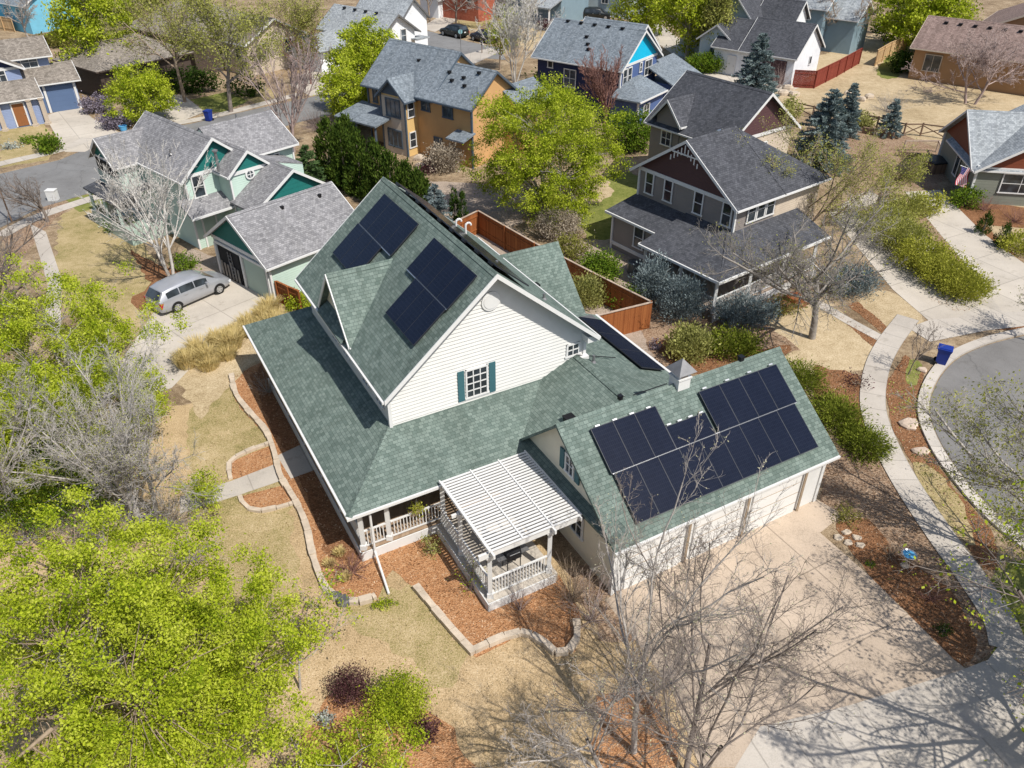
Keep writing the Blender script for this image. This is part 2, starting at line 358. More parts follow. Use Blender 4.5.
def door(h, f, w, ht, mat, frame='white', name='door'):
    P, r, n = f
    m = MB(); m.cbox(P+n*.02, r*w, n*.05, Z*ht)
    o = m.build(name, M[mat], h)
    t = MB()
    for sx in (-1, 1): t.cbox(P+r*sx*(w/2+.06)+n*.03, r*.12, n*.07, Z*(ht+.12))
    t.cbox(P+Z*(ht/2+.06)+n*.032, r*(w+.0), n*.07, Z*.12); t.build('frame', M[frame], o)
    if name == 'door':
        k = MB(); k.cbox(P+r*(w/2-.1)+n*.07, r*.05, n*.06, Z*.12); k.build('handle', M['alu'], o)
    return o
def gable_block(h, fr, a0, a1, b0, b1, z0, ze, zr, axis, wall, roof, trim='white', ov=.4, rk=.35, ends=(1, 1), gable=(None, None), band=True, th=.14, ridge_at=None, drop=.1, eaves=(1, 1), rakes=True):
    D = (lambda t, q, z: fr.A*t+fr.B*q+Z*z) if axis == 'a' else (lambda t, q, z: fr.B*t+fr.A*q+Z*z)
    if axis == 'a': t0, t1, q0, q1 = a0, a1, b0, b1; P = lambda t, q, z: fr.P(t, q, z)
    else: t0, t1, q0, q1 = b0, b1, a0, a1; P = lambda t, q, z: fr.P(q, t, z)
    qm = (q0+q1)/2 if ridge_at is None else ridge_at
    s0, s1 = (zr-ze)/(qm-q0), (zr-ze)/(q1-qm)
    w = MB(); d = drop
    w.prism([P(t0, q0, z0), P(t0, q1, z0), P(t0, q1, ze-d), P(t0, qm, zr-d), P(t0, q0, ze-d)], D(t1-t0, 0, 0))
    w.build('wall', M[wall], h)
    T0 = t0-(rk if ends[0] else 0); T1 = t1+(rk if ends[1] else 0)
    r = MB()
    e0, e1 = (q0-ov, ze-s0*ov), (q1+ov, ze-s1*ov)
    r.slab([P(T0, e0[0], e0[1]), P(T1, e0[0], e0[1]), P(T1, qm, zr), P(T0, qm, zr)], th)
    r.slab([P(T0, qm, zr), P(T1, qm, zr), P(T1, e1[0], e1[1]), P(T0, e1[0], e1[1])], th)
    for T in (T0, T1): pass
    c = .10
    for (e, s) in ((e0, s0), (e1, s1)):
        sg = 1 if e is e1 else -1
        r.slab([P(T0-.004, qm, zr+.035), P(T1+.004, qm, zr+.035), P(T1+.004, qm+sg*.15, zr+.032-s*.15), P(T0-.004, qm+sg*.15, zr+.032-s*.15)], .03)
    r.build('roof', M[roof], h)
    f = MB()
    for k, T in ((0, T0), (1, T1)):
        if not ends[k] or not rakes: continue
        sg = -1 if k == 0 else 1
        for e in (e0, e1):
            pts = [P(T, e[0], e[1]+.012), P(T, qm, zr+.012), P(T, qm, zr-.2), P(T, e[0], e[1]-.2)]
            f.prism(pts, D(sg*.045, 0, 0))
    for k, e in ((0, e0), (1, e1)):
        if not eaves[k]: continue
        sg = -1 if k == 0 else 1
        f.box(P(T0, e[0], e[1]-.145), D(T1-T0, 0, 0), D(0, sg*.09, 0), Z*.11)
    if f.V: f.build('fascia', M[trim], h)
    for k, T in ((0, t0), (1, t1)):
        if gable[k] and ends[k]:
            sg = -1 if k == 0 else 1
            g = MB(); g.prism([P(T, q0+.02, ze-d), P(T, q1-.02, ze-d), P(T, qm, zr-d-.01)], D(sg*.05, 0, 0)); g.build('gable_siding', M[gable[k]], h)
            if band:
                bd = MB(); bd.cbox(P(T+sg*.045, (q0+q1)/2, ze-d-.1), D(.09, 0, 0), D(0, q1-q0+.04, 0), Z*.24); bd.build('band_board', M[trim], h)
    return dict(s=(s0, s1), qm=qm)
def posts(h, pts, z0, z1, w=.16, mat='white', name='porch_post'):
    for p in pts:
        m = MB(); b = Vector((p.x, p.y, 0))
        m.cbox(b+Z*(z0+z1)/2, (w, 0, 0), (0, w, 0), Z*(z1-z0)); m.cbox(b+Z*(z0+.12), (w*1.5, 0, 0), (0, w*1.5, 0), Z*.24); m.cbox(b+Z*(z1-.08), (w*1.4, 0, 0), (0, w*1.4, 0), Z*.16)
        m.build(name, M[mat], h)
def railing(h, p, q, z, ht=.9, mat='white', name='railing', step=.13):
    p, q = Vector((p.x, p.y, z)), Vector((q.x, q.y, z)); d = q-p; L = d.length; d.normalize()
    m = MB(); m.beam(p+Z*ht, q+Z*ht, .07, .06); m.beam(p+Z*.1, q+Z*.1, .05, .06)
    k = int(L/step)
    for i in range(1, k):
        c = p+d*(L*i/k); m.cbox(c+Z*(ht/2+.05), d*.035, d.cross(Z)*.035, Z*(ht-.1))
    return m.build(name, M[mat], h)
def vent(h, P, mat='zinc', r=.06, ht=.35, name='vent_pipe'):
    m = MB(); m.tube(P-Z*.1, P+Z*ht, r, r, 10); m.lathe(P, [(r*2.2, -.02), (r*1.1, .08)], 10); m.build(name, M[mat], h)
def box_vent(h, P, fr, s=.34, mat='black', name='roof_vent'):
    m = MB(); m.cbox(P+Z*.08, fr.A*s, fr.B*s, Z*.16); m.cbox(P+Z*.18, fr.A*s*1.15, fr.B*s*1.15, Z*.05); m.build(name, M[mat], h)

# ------------------------------------------------------------------ the main house
F0 = Fr(-28.95); P0 = F0.P
H = thing('house', 'large white clapboard house in the middle with green shingle roofs and solar panels', 'house', P0(27, 13))
SL = (10.06-5.79)/(12.79-7.76)
gable_block(H, F0, 24.94, 35.5, 8.14, 17.44, 0, 10.06-SL*4.65, 10.06, 'a', 'white_lap', 'roof_green', ov=.38, rk=.65, ridge_at=12.79)
def clip_band(poly, lo, hi):
    def cut(ps, z, keep_above):
        out = []
        for i in range(len(ps)):
            a, b = ps[i], ps[(i+1) % len(ps)]
            ia = a[1] >= z if keep_above else a[1] <= z; ib = b[1] >= z if keep_above else b[1] <= z
            if ia: out.append(a)
            if ia != ib:
                t = (z-a[1])/(b[1]-a[1]); out.append((a[0]+t*(b[0]-a[0]), z))
        return out
    p = cut(poly, lo, True)
    return cut(p, hi, False) if len(p) > 2 else []
def lap_wall(f, poly, lap=.165, out=.04):
    """real overlapping boards on a convex wall polygon given as (along, z)"""
    m = MB(); z = min(p[1] for p in poly); zt = max(p[1] for p in poly)
    while z < zt-.01:
        b = clip_band(poly, z, z+lap)
        if len(b) > 2:
            def pt(q): P, r, n = f(q[0], q[1]); return P+n*(.012+out*(1-(q[1]-z)/lap))
            m.poly([pt(q) for q in b])
            xs = [q[0] for q in b if abs(q[1]-z) < 1e-4]
            if xs:
                P1, r, n = f(min(xs), z); P2, _, _ = f(max(xs), z)
                m.poly([P1+n*.01, P2+n*.01, P2+n*(.012+out), P1+n*(.012+out)])
        z += lap
    return m
lw = lap_wall(lambda x, z: face(F0, 'A-', 24.94, x, z), [(8.14, 3.6), (17.44, 3.6), (17.44, 5.95), (12.79, 9.9), (8.14, 5.95)])
lw.build('clapboards', M['white_lap'], H)
for bb in (8.12, 17.46):
    cb = MB(); cb.cbox(P0(24.9, bb, 4.7), F0.A*.14, F0.B*.14, Z*2.3); cb.build('corner_board', M['white'], H)
window(H, face(F0, 'A-', 24.91, 12.07, 4.92), .98, 1.4, 3, 4, fw=.075, shutter='shutter')
window(H, face(F0, 'A-', 24.91, 16.86, 5.05), .62, .62, 2, 2)
rv = MB(); rv.tube(P0(24.92, 12.79, 8.6), P0(24.84, 12.79, 8.6), .42, .42, 24); rv.tube(P0(24.845, 12.79, 8.6), P0(24.82, 12.79, 8.6), .33, .33, 24); rv.build('gable_vent', M['white'], H)
rb = MB(); rb.box(P0(24.4, 17.3, 5.5), F0.A*.55, F0.B*.5, Z*.3); rb.build('eave_return', M['white'], H)
rb = MB(); rb.box(P0(24.62, 16.95, 4.45), F0.A*.32, F0.B*.62, Z*.22); rb.build('ledge', M['white'], H)
# skirt roofs round the front and the left side, and the low wing to the right
SK = .42
def skz(d): return 2.78+SK*d
sr = MB()
sr.slab([P0(22, 5.13, 2.78), P0(38.2, 5.13, 2.78), P0(36.1, 8.3, skz(3.17)), P0(24.94, 8.3, skz(3.17)), P0(24.94, 8.07, skz(2.94))], .12)
sr.slab([P0(22, 12.36, 2.78), P0(22, 5.13, 2.78), P0(24.94, 8.07, skz(2.94)), P0(25.1, 8.07, skz(3.1)), P0(25.1, 15.46, skz(3.1))], .12)
sr.slab([P0(22, 12.36, 2.78), P0(25.1, 15.46, skz(3.1)), P0(25.1, 17, skz(4.64)), P0(20.6, 17, skz(4.64)), P0(20.6, 12.36, 2.78)], .12)
sr.slab([P0(20.6, 12.36, 2.78), P0(20.6, 13.6, skz(1.24)), P0(15.9, 13.6, skz(1.24)), P0(15.9, 12.86, skz(.5)), P0(18.2, 12.8, skz(.44))], .12)
sr.slab([P0(20.6, 17, skz(4.64)), P0(30.4, 17, skz(4.64)), P0(30.4, 21.9, skz(4.64)-SK*4.9), P0(20.6, 21.9, skz(4.64)-SK*4.9)], .12)
# ridge and hip caps of small overlapping tabs
def caps(p, q, w=.3, step=.24):
    p, q = Vector(p), Vector(q); d = q-p; n = int(d.length/step); d = d/n
    sd = d.cross(Z).normalized()
    for i in range(n):
        a = p+d*i; b = a+d*1.12; k = .012*(i % 2)
        for s in (-1, 1):
            sr.poly([a+Z*(.045+k), a+sd*s*w/2+Z*(-.02+k), b+sd*s*w/2+Z*(-.03), b+Z*.035][::s])
caps(P0(22, 5.13, 2.78), P0(24.94, 8.07, skz(2.94))); caps(P0(21.2, 17, skz(4.64)), P0(24.94, 17, skz(4.64)))
sr.build('skirt_roof', M['roof_green'], H)
ff = MB()
ff.beam(P0(21.95, 5.04, 2.71), P0(21.95, 12.36, 2.71), .09, .12); ff.build('gutter', M['white'], H)
ff = MB(); ff.beam(P0(21.91, 5.085, 2.713), P0(38.2, 5.085, 2.713), .09, .12); ff.build('gutter', M['white'], H)
ff = MB(); ff.beam(P0(20.6, 21.96, skz(4.64)-SK*4.9-.06), P0(30.4, 21.96, skz(4.64)-SK*4.9-.06), .13, .15)
ff.build('gutter', M['white'], H)
# ground floor walls under the skirts
gw = MB(); gw.box(P0(24.96, 8.16, 0), F0.A*11, F0.B*1, Z*3.4); gw.box(P0(24.9, 8.3, 0), F0.A*.5, F0.B*9, Z*3.7); gw.box(P0(21, 13.5, 0), F0.A*9.2, F0.B*8.0, Z*2.7); gw.build('wall', M['cream'], H)
# rear right wing
gable_block(H, F0, 30.9, 35.9, 13.5, 20.9, 0, 3.4, 5.85, 'b', 'cream', 'roof_green', ov=.45, rk=.4, ends=(0, 1), rakes=False)
# garage wing
SG = (5.7-2.75)/4.2
gable_block(H, F0, 16.1, 22.7, 13.25, 23.85, 0, 2.75+SG*.4, 5.7, 'b', 'cream', 'roof_green', ov=.4, rk=.36, ridge_at=19.9, rakes=False)
gd = MB(); gd.box(P0(16.04, 13.25, 0), F0.A*.1, F0.B*10.6, Z*2.9); gd.build('front_wall', M['white'], H)
for b0, b1 in ((13.75, 16.35), (16.95, 19.35), (19.95, 22.6)):
    g = MB(); g.cbox(P0(16.02, (b0+b1)/2, 1.15), F0.A*.08, F0.B*(b1-b0), Z*2.3)
    go = g.build('garage_door', M['door_white'], H)
    q = MB()
    for k in range(1, 4): q.cbox(P0(15.975, (b0+b1)/2, 2.3*k/4), F0.A*.012, F0.B*(b1-b0), Z*.025)
    q.build('panel_groove', M['tan_trim'], go)
for b in (16.65, 19.65, 22.78):
    d = MB(); d.beam(P0(15.93, b, 0), P0(15.93, b, 2.55), .085, .08); d.beam(P0(15.93, b, 2.5), P0(15.72, b, 2.66), .1, .09); d.build('downspout', M['tan_trim'], H)
for b in (16.6, 20.9):
    l = MB(); l.cbox(P0(15.9, b, 2.42), F0.A*.14, F0.B*.12, Z*.2); l.build('wall_lamp', M['black'], H)
window(H, face(F0, 'B-', 13.23, 19.3, 4.0), .55, .85, 2, 2, shutter='shutter')
window(H, face(F0, 'B-', 13.23, 18.6, 1.55), .8, 1.1, 2, 2); window(H, face(F0, 'B-', 13.23, 20.6, 1.55), .8, 1.1, 2, 2)
for bb in (13.22, 23.88):
    cbg = MB(); cbg.cbox(P0(16.06, bb, 1.4), F0.A*.16, F0.B*.16, Z*2.8); cbg.build('corner_board', M['white'], H)
# cupola on the garage ridge
cu = MB(); c0 = P0(19.9, 18.75, 5.35)
cu.cbox(c0+Z*.3, F0.A*.60, F0.B*.60, Z*.8); cu.cbox(c0+Z*.76, F0.A*.5, F0.B*.5, Z*.4); cu.cbox(c0+Z*.66, F0.A*.68, F0.B*.68, Z*.07)
cuo = cu.build('cupola', M['white'], H)
cr = MB(); t = c0+Z*1.48; e = [c0+Z*.95+F0.A*x*.45+F0.B*y*.45 for x, y in ((-1, -1), (1, -1), (1, 1), (-1, 1))]
for i in range(4): cr.poly([e[i], e[(i+1) % 4], t])
cr.poly(e[::-1]); cr.build('cupola_roof', M['zinc'], cuo)
lv = MB()
for k in range(4): lv.cbox(c0+Z*(.72+k*.06)-F0.A*.26, F0.A*.03, F0.B*.34, Z*.02)
lv.build('louver', M['tan_trim'], cuo)
# dormer on the left slope
ds = 2.5/2.1
gable_block(H, F0, 28.85, 32.35, 8.16, 11.2, 3.6, 8.45-ds*1.75, 8.45, 'b', 'cream', 'roof_green', ov=.36, rk=.32, ends=(1, 0))
pr = MB(); pr.slab([P0(29.0, 7.62, 5.95), P0(32.2, 7.62, 5.95), P0(32.2, 8.2, 6.4), P0(29.0, 8.2, 6.4)][::-1], .08); pr.build('pent_roof', M['roof_green'], H)
for a in (30.1, 31.6): window(H, face(F0, 'B-', 8.12, a, 5.05), .75, 1.0, 2, 2)
for a in (26.0, 27.6): window(H, face(F0, 'B-', 8.12, a, 4.85), .7, .7, 2, 2)
# vents
vent(H, P0(24.3, 17.6, 4.5)); vent(H, P0(26.6, 14.0, 9.0)); vent(H, P0(25.4, 15.6, 7.7), ht=.25)
for a, b in ((31.6, 14.5), (31.0, 14.7)):
    m = MB(); p = P0(a, b, 8.5); m.tube(p-Z*.3, p+Z*.55, .05, .05, 8)
    pts = [p+Z*.55+F0.B*(.14-.14*math.cos(x))+Z*.14*math.sin(x) for x in [math.pi*i/6 for i in range(7)]]
    for i in range(6): m.tube(pts[i], pts[i+1], .05, .05, 8)
    m.build('vent_pipe', M['white'], H)
box_vent(H, P0(21.9, 14.85, skz(2.49)), F0, .4); box_vent(H, P0(20.4, 16.2, 5.4), F0, .16); box_vent(H, P0(19.9, 22.0, 5.72), F0, .2); box_vent(H, P0(31.8, 19.0, 4.4), F0, .34)
for p, q in (((20.1, 16.6, 5.66), (20.02, 18.2, 5.72)), ((24.8, 17.0, 4.78), (24.8, 19.2, 3.95))):
    cd = MB(); cd.tube(P0(*p), P0(*q), .022, .022, 6); cd.build('conduit', M['black'], H)
# solar panels: each one a part
def panel_on(origin, u, v, L, W, h=H, fm='frame_dark'):
    n = u.cross(v).normalized()
    if n.z < 0: n = -n
    p = origin+n*.13
    m = MB(); m.box(p+u*.012+v*.012, u*(W-.024), v*(L-.024), n*.04)
    i = len(m.F)
    for fi, f in enumerate(m.F):
        m.UV[fi] = [((m.V[k]-p).dot(u), (m.V[k]-p).dot(v)) for k in f]
    o = m.build('solar_panel', M['panel'], h)
    fr = MB()
    for a, b in ((p, p+u*W), (p+v*L, p+u*W+v*L)): fr.beam(a+n*.015, b+n*.015, .022, .055, n)
    for a, b in ((p, p+v*L), (p+u*W, p+u*W+v*L)): fr.beam(a+n*.015, b+n*.015, .022, .055, n)
    fr.build('frame', M[fm], o)
def rail(p, q, n): 
    m = MB(); m.beam(p+n*.155, q+n*.155, .04, .03, n); m.build('panel_rail', M['alu'], H)
vB = (F0.B+Z*SL).normalized(); nB = vB.cross(F0.A).normalized(); nB = nB if nB.z > 0 else -nB
def onL(a, b): return P0(a, b, 10.06-SL*(12.79-b))
for k in range(4): panel_on(onL(24.98+k*1.0, 11.03), F0.A, vB, 1.74, .99)
for k in range(3): panel_on(onL(25.06+k*.985, 9.55), F0.A, vB, 1.90, .975)
for k in range(4): panel_on(onL(30.65+k*1.01, 10.95), F0.A, vB, 1.84, 1.0)
for k in range(3): panel_on(onL(31.72+k*1.01, 9.50), F0.A, vB, 1.86, 1.0)
rail(onL(25.0, 11.0), onL(28.95, 11.0), nB); rail(onL(30.7, 10.92), onL(34.6, 10.92), nB)
vA = (F0.A+Z*SG).normalized(); nA = F0.B.cross(vA).normalized(); nA = nA if nA.z > 0 else -nA
def onG(a, b): return P0(a, b, 5.7-SG*(19.9-a))
ca = math.cos(math.atan(SG))
for k in range(3): panel_on(onG(17.86, 14.06+k*1.01), F0.B, vA, 1.86, 1.0, fm='panel_frame')
panel_on(onG(17.86, 17.1), F0.B, vA, .94, 1.95, fm='panel_frame')
for k in range(4): panel_on(onG(17.86, 19.25+k*1.045), F0.B, vA, 1.80, 1.035, fm='panel_frame')
for k in range(9): panel_on(onG(16.2, 14.15+k*1.015), F0.B, vA, 2.0, 1.005, fm='panel_frame')
rail(onG(17.85, 14.1), onG(17.85, 23.4), nA)
for b0, b1, a in ((14.4, 16.8, 19.42), (17.3, 18.9, 18.68), (19.6, 23.2, 19.40)):
    for k in range(4):
        m = MB(); p = onG(a, b0+(b1-b0)*k/3); m.cbox(p+nA*.10, F0.B*.2, vA*.06, nA*.08); m.build('panel_clamp', M['alu'], H)
# panels on the far slopes
vR = (F0.B-Z*SL).normalized(); nR = F0.A.cross(vR).normalized(); nR = nR if nR.z > 0 else -nR
def onR(a, b, h=0): return P0(a, b, 10.06-SL*(b-12.79))+nR*h
for k in range(10): panel_on(onR(24.9+k*1.04, 12.98, .04), F0.A, vR, 1.9, 1.0)
for k in range(9):
    m = MB(); m.cbox(onR(25.3+k*1.2, 12.95, .13), F0.A*.3, vR*.1, nR*.1); m.build('panel_clamp', M['black'], H)
vW = (F0.B-Z*SK).normalized()
def onW(a, b): return P0(a, b, skz(4.64)-SK*(b-17))
for k in range(3): panel_on(onW(24.0+k*1.78, 20.1), F0.A, vW, 1.5, 1.76)
pw = MB(); pw.prism([onW(29.34, 20.1)+Z*.1, onW(29.34, 21.4)+Z*.1, onW(30.0, 21.4)+Z*.1], Z*.04); pw.build('panel_trim', M['zinc'], H)
# porch
pf = MB(); pf.box(P0(22.25, 5.5, 0), F0.A*14, F0.B*2.7, Z*.5); pf.box(P0(22.25, 5.5, 0), F0.A*2.7, F0.B*7.5, Z*.498); pf.build('porch_floor', M['deck'], H)
ps = MB(); ps.box(P0(22.2, 5.45, 0), F0.A*14.1, F0.B*.06, Z*.46); ps.box(P0(22.2, 5.45, 0), F0.A*.06, F0.B*3.7, Z*.46); ps.build('porch_skirt', M['white'], H)
PP = [P0(22.4, b) for b in (5.65, 6.75, 9.15, 12.2)] + [P0(a, 5.65) for a in (24.9, 27.4, 30.0, 32.6, 35.2)]
posts(H, PP, .5, 2.66, .17)
pb = MB(); pb.beam(P0(22.4, 5.55, 2.56), P0(22.4, 12.3, 2.56), .16, .2); pb.beam(P0(22.3, 5.65, 2.562), P0(36, 5.65, 2.562), .16, .2); pb.build('porch_beam', M['white'], H)
railing(H, P0(22.4, 5.72), P0(22.4, 6.65), .5); railing(H, P0(22.4, 6.85), P0(22.4, 9.05), .5)
for a in (22.4, 24.9, 30.0, 32.6): railing(H, P0(a+.1, 5.65), P0(a+2.4, 5.65), .5)
door(H, face(F0, 'B-', 8.14, 28.6, 1.55), 1.0, 2.1, 'door_wood')
for b in (9.4, 11.2): window(H, face(F0, 'A-', 24.9, b, 1.7), 1.0, 1.4, 2, 2)
for a in (26.3, 31.2, 33.6): window(H, face(F0, 'B-', 8.14, a, 1.7), 1.0, 1.4, 2, 2)
# pergola patio
pg = MB(); pg.box(P0(17.6, 8.75, 0), F0.A*4.6, F0.B*3.0, Z*.44); pg.build('patio_floor', M['conc_drive'], H, uvaz=-28.95)
pe = MB(); pe.box(P0(17.55, 8.7, 0), F0.A*.05, F0.B*2.95, Z*.42); pe.box(P0(17.55, 8.7, 0), F0.A*4.6, F0.B*.05, Z*.422); pe.build('patio_skirt', M['white'], H)
posts(H, [P0(17.85, 8.95), P0(20.3, 8.95), P0(17.85, 11.5)], .44, 2.66, .16, name='pergola_post')
pbm = MB(); pbm.beam(P0(17.85, 8.5, 2.70), P0(17.85, 12.9, 2.70), .10, .24); pbm.beam(P0(20.3, 8.6, 2.62), P0(20.3, 12.4, 2.62), .08, .16)
pbm.beam(P0(17.5, 8.97, 2.84), P0(22.0, 8.97, 2.84), .08, .18); pbm.beam(P0(17.5, 11.52, 2.84), P0(22.0, 11.52, 2.84), .08, .18); pbm.beam(P0(17.6, 12.72, 2.84), P0(22.0, 12.72, 2.84), .06, .18)
pbm.build('pergola_beam', M['white'], H)
sl = MB()
for k in range(27):
    a = 17.75+k*.16; sl.cbox(P0(a, 10.83, 2.955), F0.A*.088, F0.B*3.95, Z*.035)
for b in (8.9, 10.25, 11.52, 12.76): sl.cbox(P0(19.85, b, 2.99), F0.A*4.3, F0.B*.06, Z*.04)
sl.build('pergola_slats', M['white'], H)
railing(H, P0(17.85, 9.05), P0(17.85, 11.4), .44); railing(H, P0(17.95, 8.95), P0(20.2, 8.95), .44); railing(H, P0(20.4, 8.95), P0(22.3, 8.95), .44)
dsx = MB(); dsx.tube(P0(22.15, 6.0, 2.7), P0(22.15, 6.0, .35), .05, .05, 8); dsx.tube(P0(22.15, 6.0, .4), P0(20.1, 5.75, .1), .05, .05, 8); dsx.build('downspout', M['white'], H)
# ------------------------------------------------------------------ the mint green house
F1 = Fr(-47.5); P1 = F1.P
h = thing('house', 'mint green house with dark teal gables and mottled grey roofs beside the silver minivan', 'house', P1(50, 25))
gable_block(h, F1, 40.1, 46.5, 22.1, 29.1, 0, 2.78, 4.9, 'b', 'mint', 'roof_mint', ov=.35, rk=.4, gable=('teal', None))
gable_block(h, F1, 50.5, 58.8, 22.9, 27.7, 0, 5.35, 7.35, 'a', 'mint', 'roof_mint', ov=.4, rk=.4, gable=('teal', None))
gable_block(h, F1, 56.5, 59.8, 21.2, 24.6, 2.9, 5.2, 6.6, 'b', 'mint', 'roof_mint', ov=.3, rk=.4, ends=(1, 0), gable=('teal', None))
gable_block(h, F1, 48.95, 53.2, 25.35, 28.3, 0, 5.25, 6.45, 'a', 'mint', 'roof_mint', ov=.25, rk=.3, ends=(1, 0), gable=('teal', None))
gable_block(h, F1, 51.4, 56.7, 26.5, 32.0, 0, 5.35, 6.9, 'b', 'mint', 'roof_mint', ov=.4, rk=.35, ends=(0, 1))
gable_block(h, F1, 46.5, 49.1, 25.4, 31.4, 0, 3.4, 5.3, 'a', 'mint', 'roof_mint', ov=.3, rk=.35, ends=(1, 0), gable=('teal', None), ridge_at=28.55, eaves=(0, 1))
gable_block(h, F1, 49.05, 51.6, 26.0, 31.2, 0, 4.4, 5.2, 'a', 'mint', 'roof_mint', ov=0, rk=0, ends=(0, 0), eaves=(0, 0), ridge_at=28.6)
m = MB(); m.slab([P1(49.1, 22.2, 2.85), P1(49.1, 25.5, 2.85), P1(50.7, 25.5, 3.7), P1(50.7, 22.2, 3.7)], .12); m.build('roof', M['roof_mint'], h)
m = MB(); m.beam(P1(49.05, 22.15, 2.8), P1(49.05, 25.5, 2.8), .1, .14); m.build('fascia', M['white'], h)
# garage front
m = MB(); m.box(P1(43.55, 22.0, 0), F1.A*2.4, F1.B*.1, Z*2.15); m.build('open_doorway_shade', M['shade_void'], h)  # solid dark sheet painted for the shade inside the open garage
m = MB(); m.cbox(P1(41.75, 22.05, 1.08), F1.A*2.3, F1.B*.1, Z*2.16); m.build('garage_door', M['mint_door'], h)
m = MB()
for a in (40.3, 43.1, 46.15): m.cbox(P1(a, 21.98, 1.12), F1.A*.2, F1.B*.12, Z*2.24)
for a in (41.75, 44.7): m.cbox(P1(a, 21.985, 2.3), F1.A*2.9, F1.B*.12, Z*.16)
m.build('door_frame', M['white'], h)
m = MB()
for k in range(6):
    a = 43.8+k*.38; hh = .7+.6*rnd.random(); m.cbox(P1(a, 21.94, hh/2+.05), F1.A*.2, F1.B*.04, Z*hh)
m.tube(P1(44.2, 21.93, .1), P1(44.35, 21.95, 2.0), .03); m.tube(P1(44.6, 21.93, .1), P1(44.7, 21.95, 2.0), .03)
for k in range(7): m.tube(P1(44.22, 21.92, .3+k*.25), P1(44.65, 21.92, .3+k*.25), .022)
m.build('garage_clutter', M['zinc'], h)
window(h, face(F1, 'A-', 50.46, 23.8, 4.35), .8, 1.5, 1, 2); window(h, face(F1, 'A-', 51.36, 30.4, 4.2), .8, 1.0, 1, 2)
m = MB(); c = P1(48.9, 26.85, 4.75); m.tube(c, c-F1.A*.06, .36, .36, 20); ow = m.build('round_window', M['white'], h)
m = MB(); m.tube(c-F1.A*.062, c-F1.A*.075, .24, .24, 16); m.build('pane', M['glass'], ow)
m = MB(); m.cbox(c-F1.A*.085, F1.A*.02, F1.B*.5, Z*.05); m.cbox(c-F1.A*.085, F1.A*.022, F1.B*.05, Z*.5); m.build('muntin', M['white'], ow)
door(h, face(F1, 'A-', 50.48, 24.0, 1.05), .9, 2.05, 'mint_door')
m = MB()
for a, b in ((50.46, 22.9), (48.92, 25.35), (48.92, 28.3), (51.36, 32.0), (40.06, 22.06)): m.cbox(P1(a, b, 2.4 if a > 45 else 1.3), F1.A*.12, F1.B*.12, Z*(4.8 if a > 45 else 2.6))
m.build('corner_board', M['white'], h)
# balcony porch on the left end
m = MB(); m.slab([P1(55.6, 19.9, 2.8), P1(60.4, 19.9, 2.8), P1(60.4, 22.9, 3.35), P1(55.6, 22.9, 3.35)][::1], .12); m.build('porch_roof', M['roof_char'], h)
posts(h, [P1(55.8, 20.2), P1(58, 20.2), P1(60.2, 20.2)], .3, 2.75, .16, 'mint')
m = MB(); m.box(P1(54.5, 20.1, 0), F1.A*5.9, F1.B*2.8, Z*.35); m.box(P1(54.5, 20.0, 0), F1.A*5.9, F1.B*.1, Z*1.1); m.box(P1(54.42, 20.0, 0), F1.A*.1, F1.B*2.9, Z*1.1); m.build('porch_wall', M['mint_door'], h)
m = MB(); m.box(P1(56.4, 21.1, 2.9), F1.A*3.5, F1.B*.08, Z*1.1); m.build('balcony_wall', M['mint_door'], h)
m = MB(); m.box(P1(56.7, 21.05, 4.05), F1.A*2.9, F1.B*.05, Z*.9); m.build('balcony_opening_shade', M['shade_void'], h)  # dark sheet painted for the shade behind the balcony wall
p = P1(49.5, 25.0, 5.9); m = MB(); m.tube(p-Z*.6, p+Z*.75, .10, .10, 10); m.lathe(p, [(.1, .7), (.19, .72), (.19, .82), (.02, .9)], 10); m.build('flue', M['zinc'], h)
for a, b, z in ((53, 23.6, 6.0), (55, 30, 6.6)): vent(h, P1(a, b, z))
for a, b in ((42.7, 25.2), (42.6, 28.0)):
    box_vent(h, P1(a, b, 4.45), F1, .17)

# ------------------------------------------------------------------ the taupe house on the right
F2 = Fr(-37); P2 = F2.P
h = thing('house', 'taupe house with dark plum gables, charcoal roofs and a wrap-around porch behind blue junipers', 'house', P2(32, 42))
gable_block(h, F2, 28.1, 36.3, 38.1, 42.2, 0, 5.75, 8.5, 'b', 'taupe', 'roof_char', ov=.45, rk=.5, ends=(1, 0), gable=('plum', None))
m = MB(); s2 = (8.5-5.75)/4.1; ze2 = 5.75-s2*.45
m.slab([P2(27.65, 42.1, ze2), P2(27.65, 46.9, ze2), P2(32.2, 42.1, 8.5)], .14); m.slab([P2(27.65, 46.9, ze2), P2(36.75, 46.9, ze2), P2(32.2, 42.1, 8.5)], .14); m.slab([P2(36.75, 46.9, ze2), P2(36.75, 42.1, ze2), P2(32.2, 42.1, 8.5)], .14); m.build('roof', M['roof_char'], h)
m = MB(); m.box(P2(28.1, 42.0, 0), F2.A*8.1, F2.B*4.5, Z*5.5); m.build('wall', M['beige'], h)
m = MB(); m.box(P2(27.56, 42.1, ze2-.145), F2.A*.09, F2.B*4.8, Z*.11); m.build('fascia', M['white'], h)
gable_block(h, F2, 36.3, 43.6, 46.6, 54.4, 0, 5.6, 8.5, 'a', 'beige', 'roof_char', ov=.4, rk=.5, gable=('plum', 'plum'))
gable_block(h, F2, 40.6, 43.0, 46.45, 50.6, 0.2, 6.15, 7.45, 'b', 'taupe', 'roof_char', ov=.35, rk=.35, ends=(1, 0))
m = MB(); m.box(P2(36.4, 46.5, 0), F2.A*7.2, F2.B*.1, Z*5.4); m.box(P2(36.26, 46.5, 0), F2.A*.1, F2.B*2, Z*5.4); m.build('side_wall', M['taupe'], h)
m = MB()
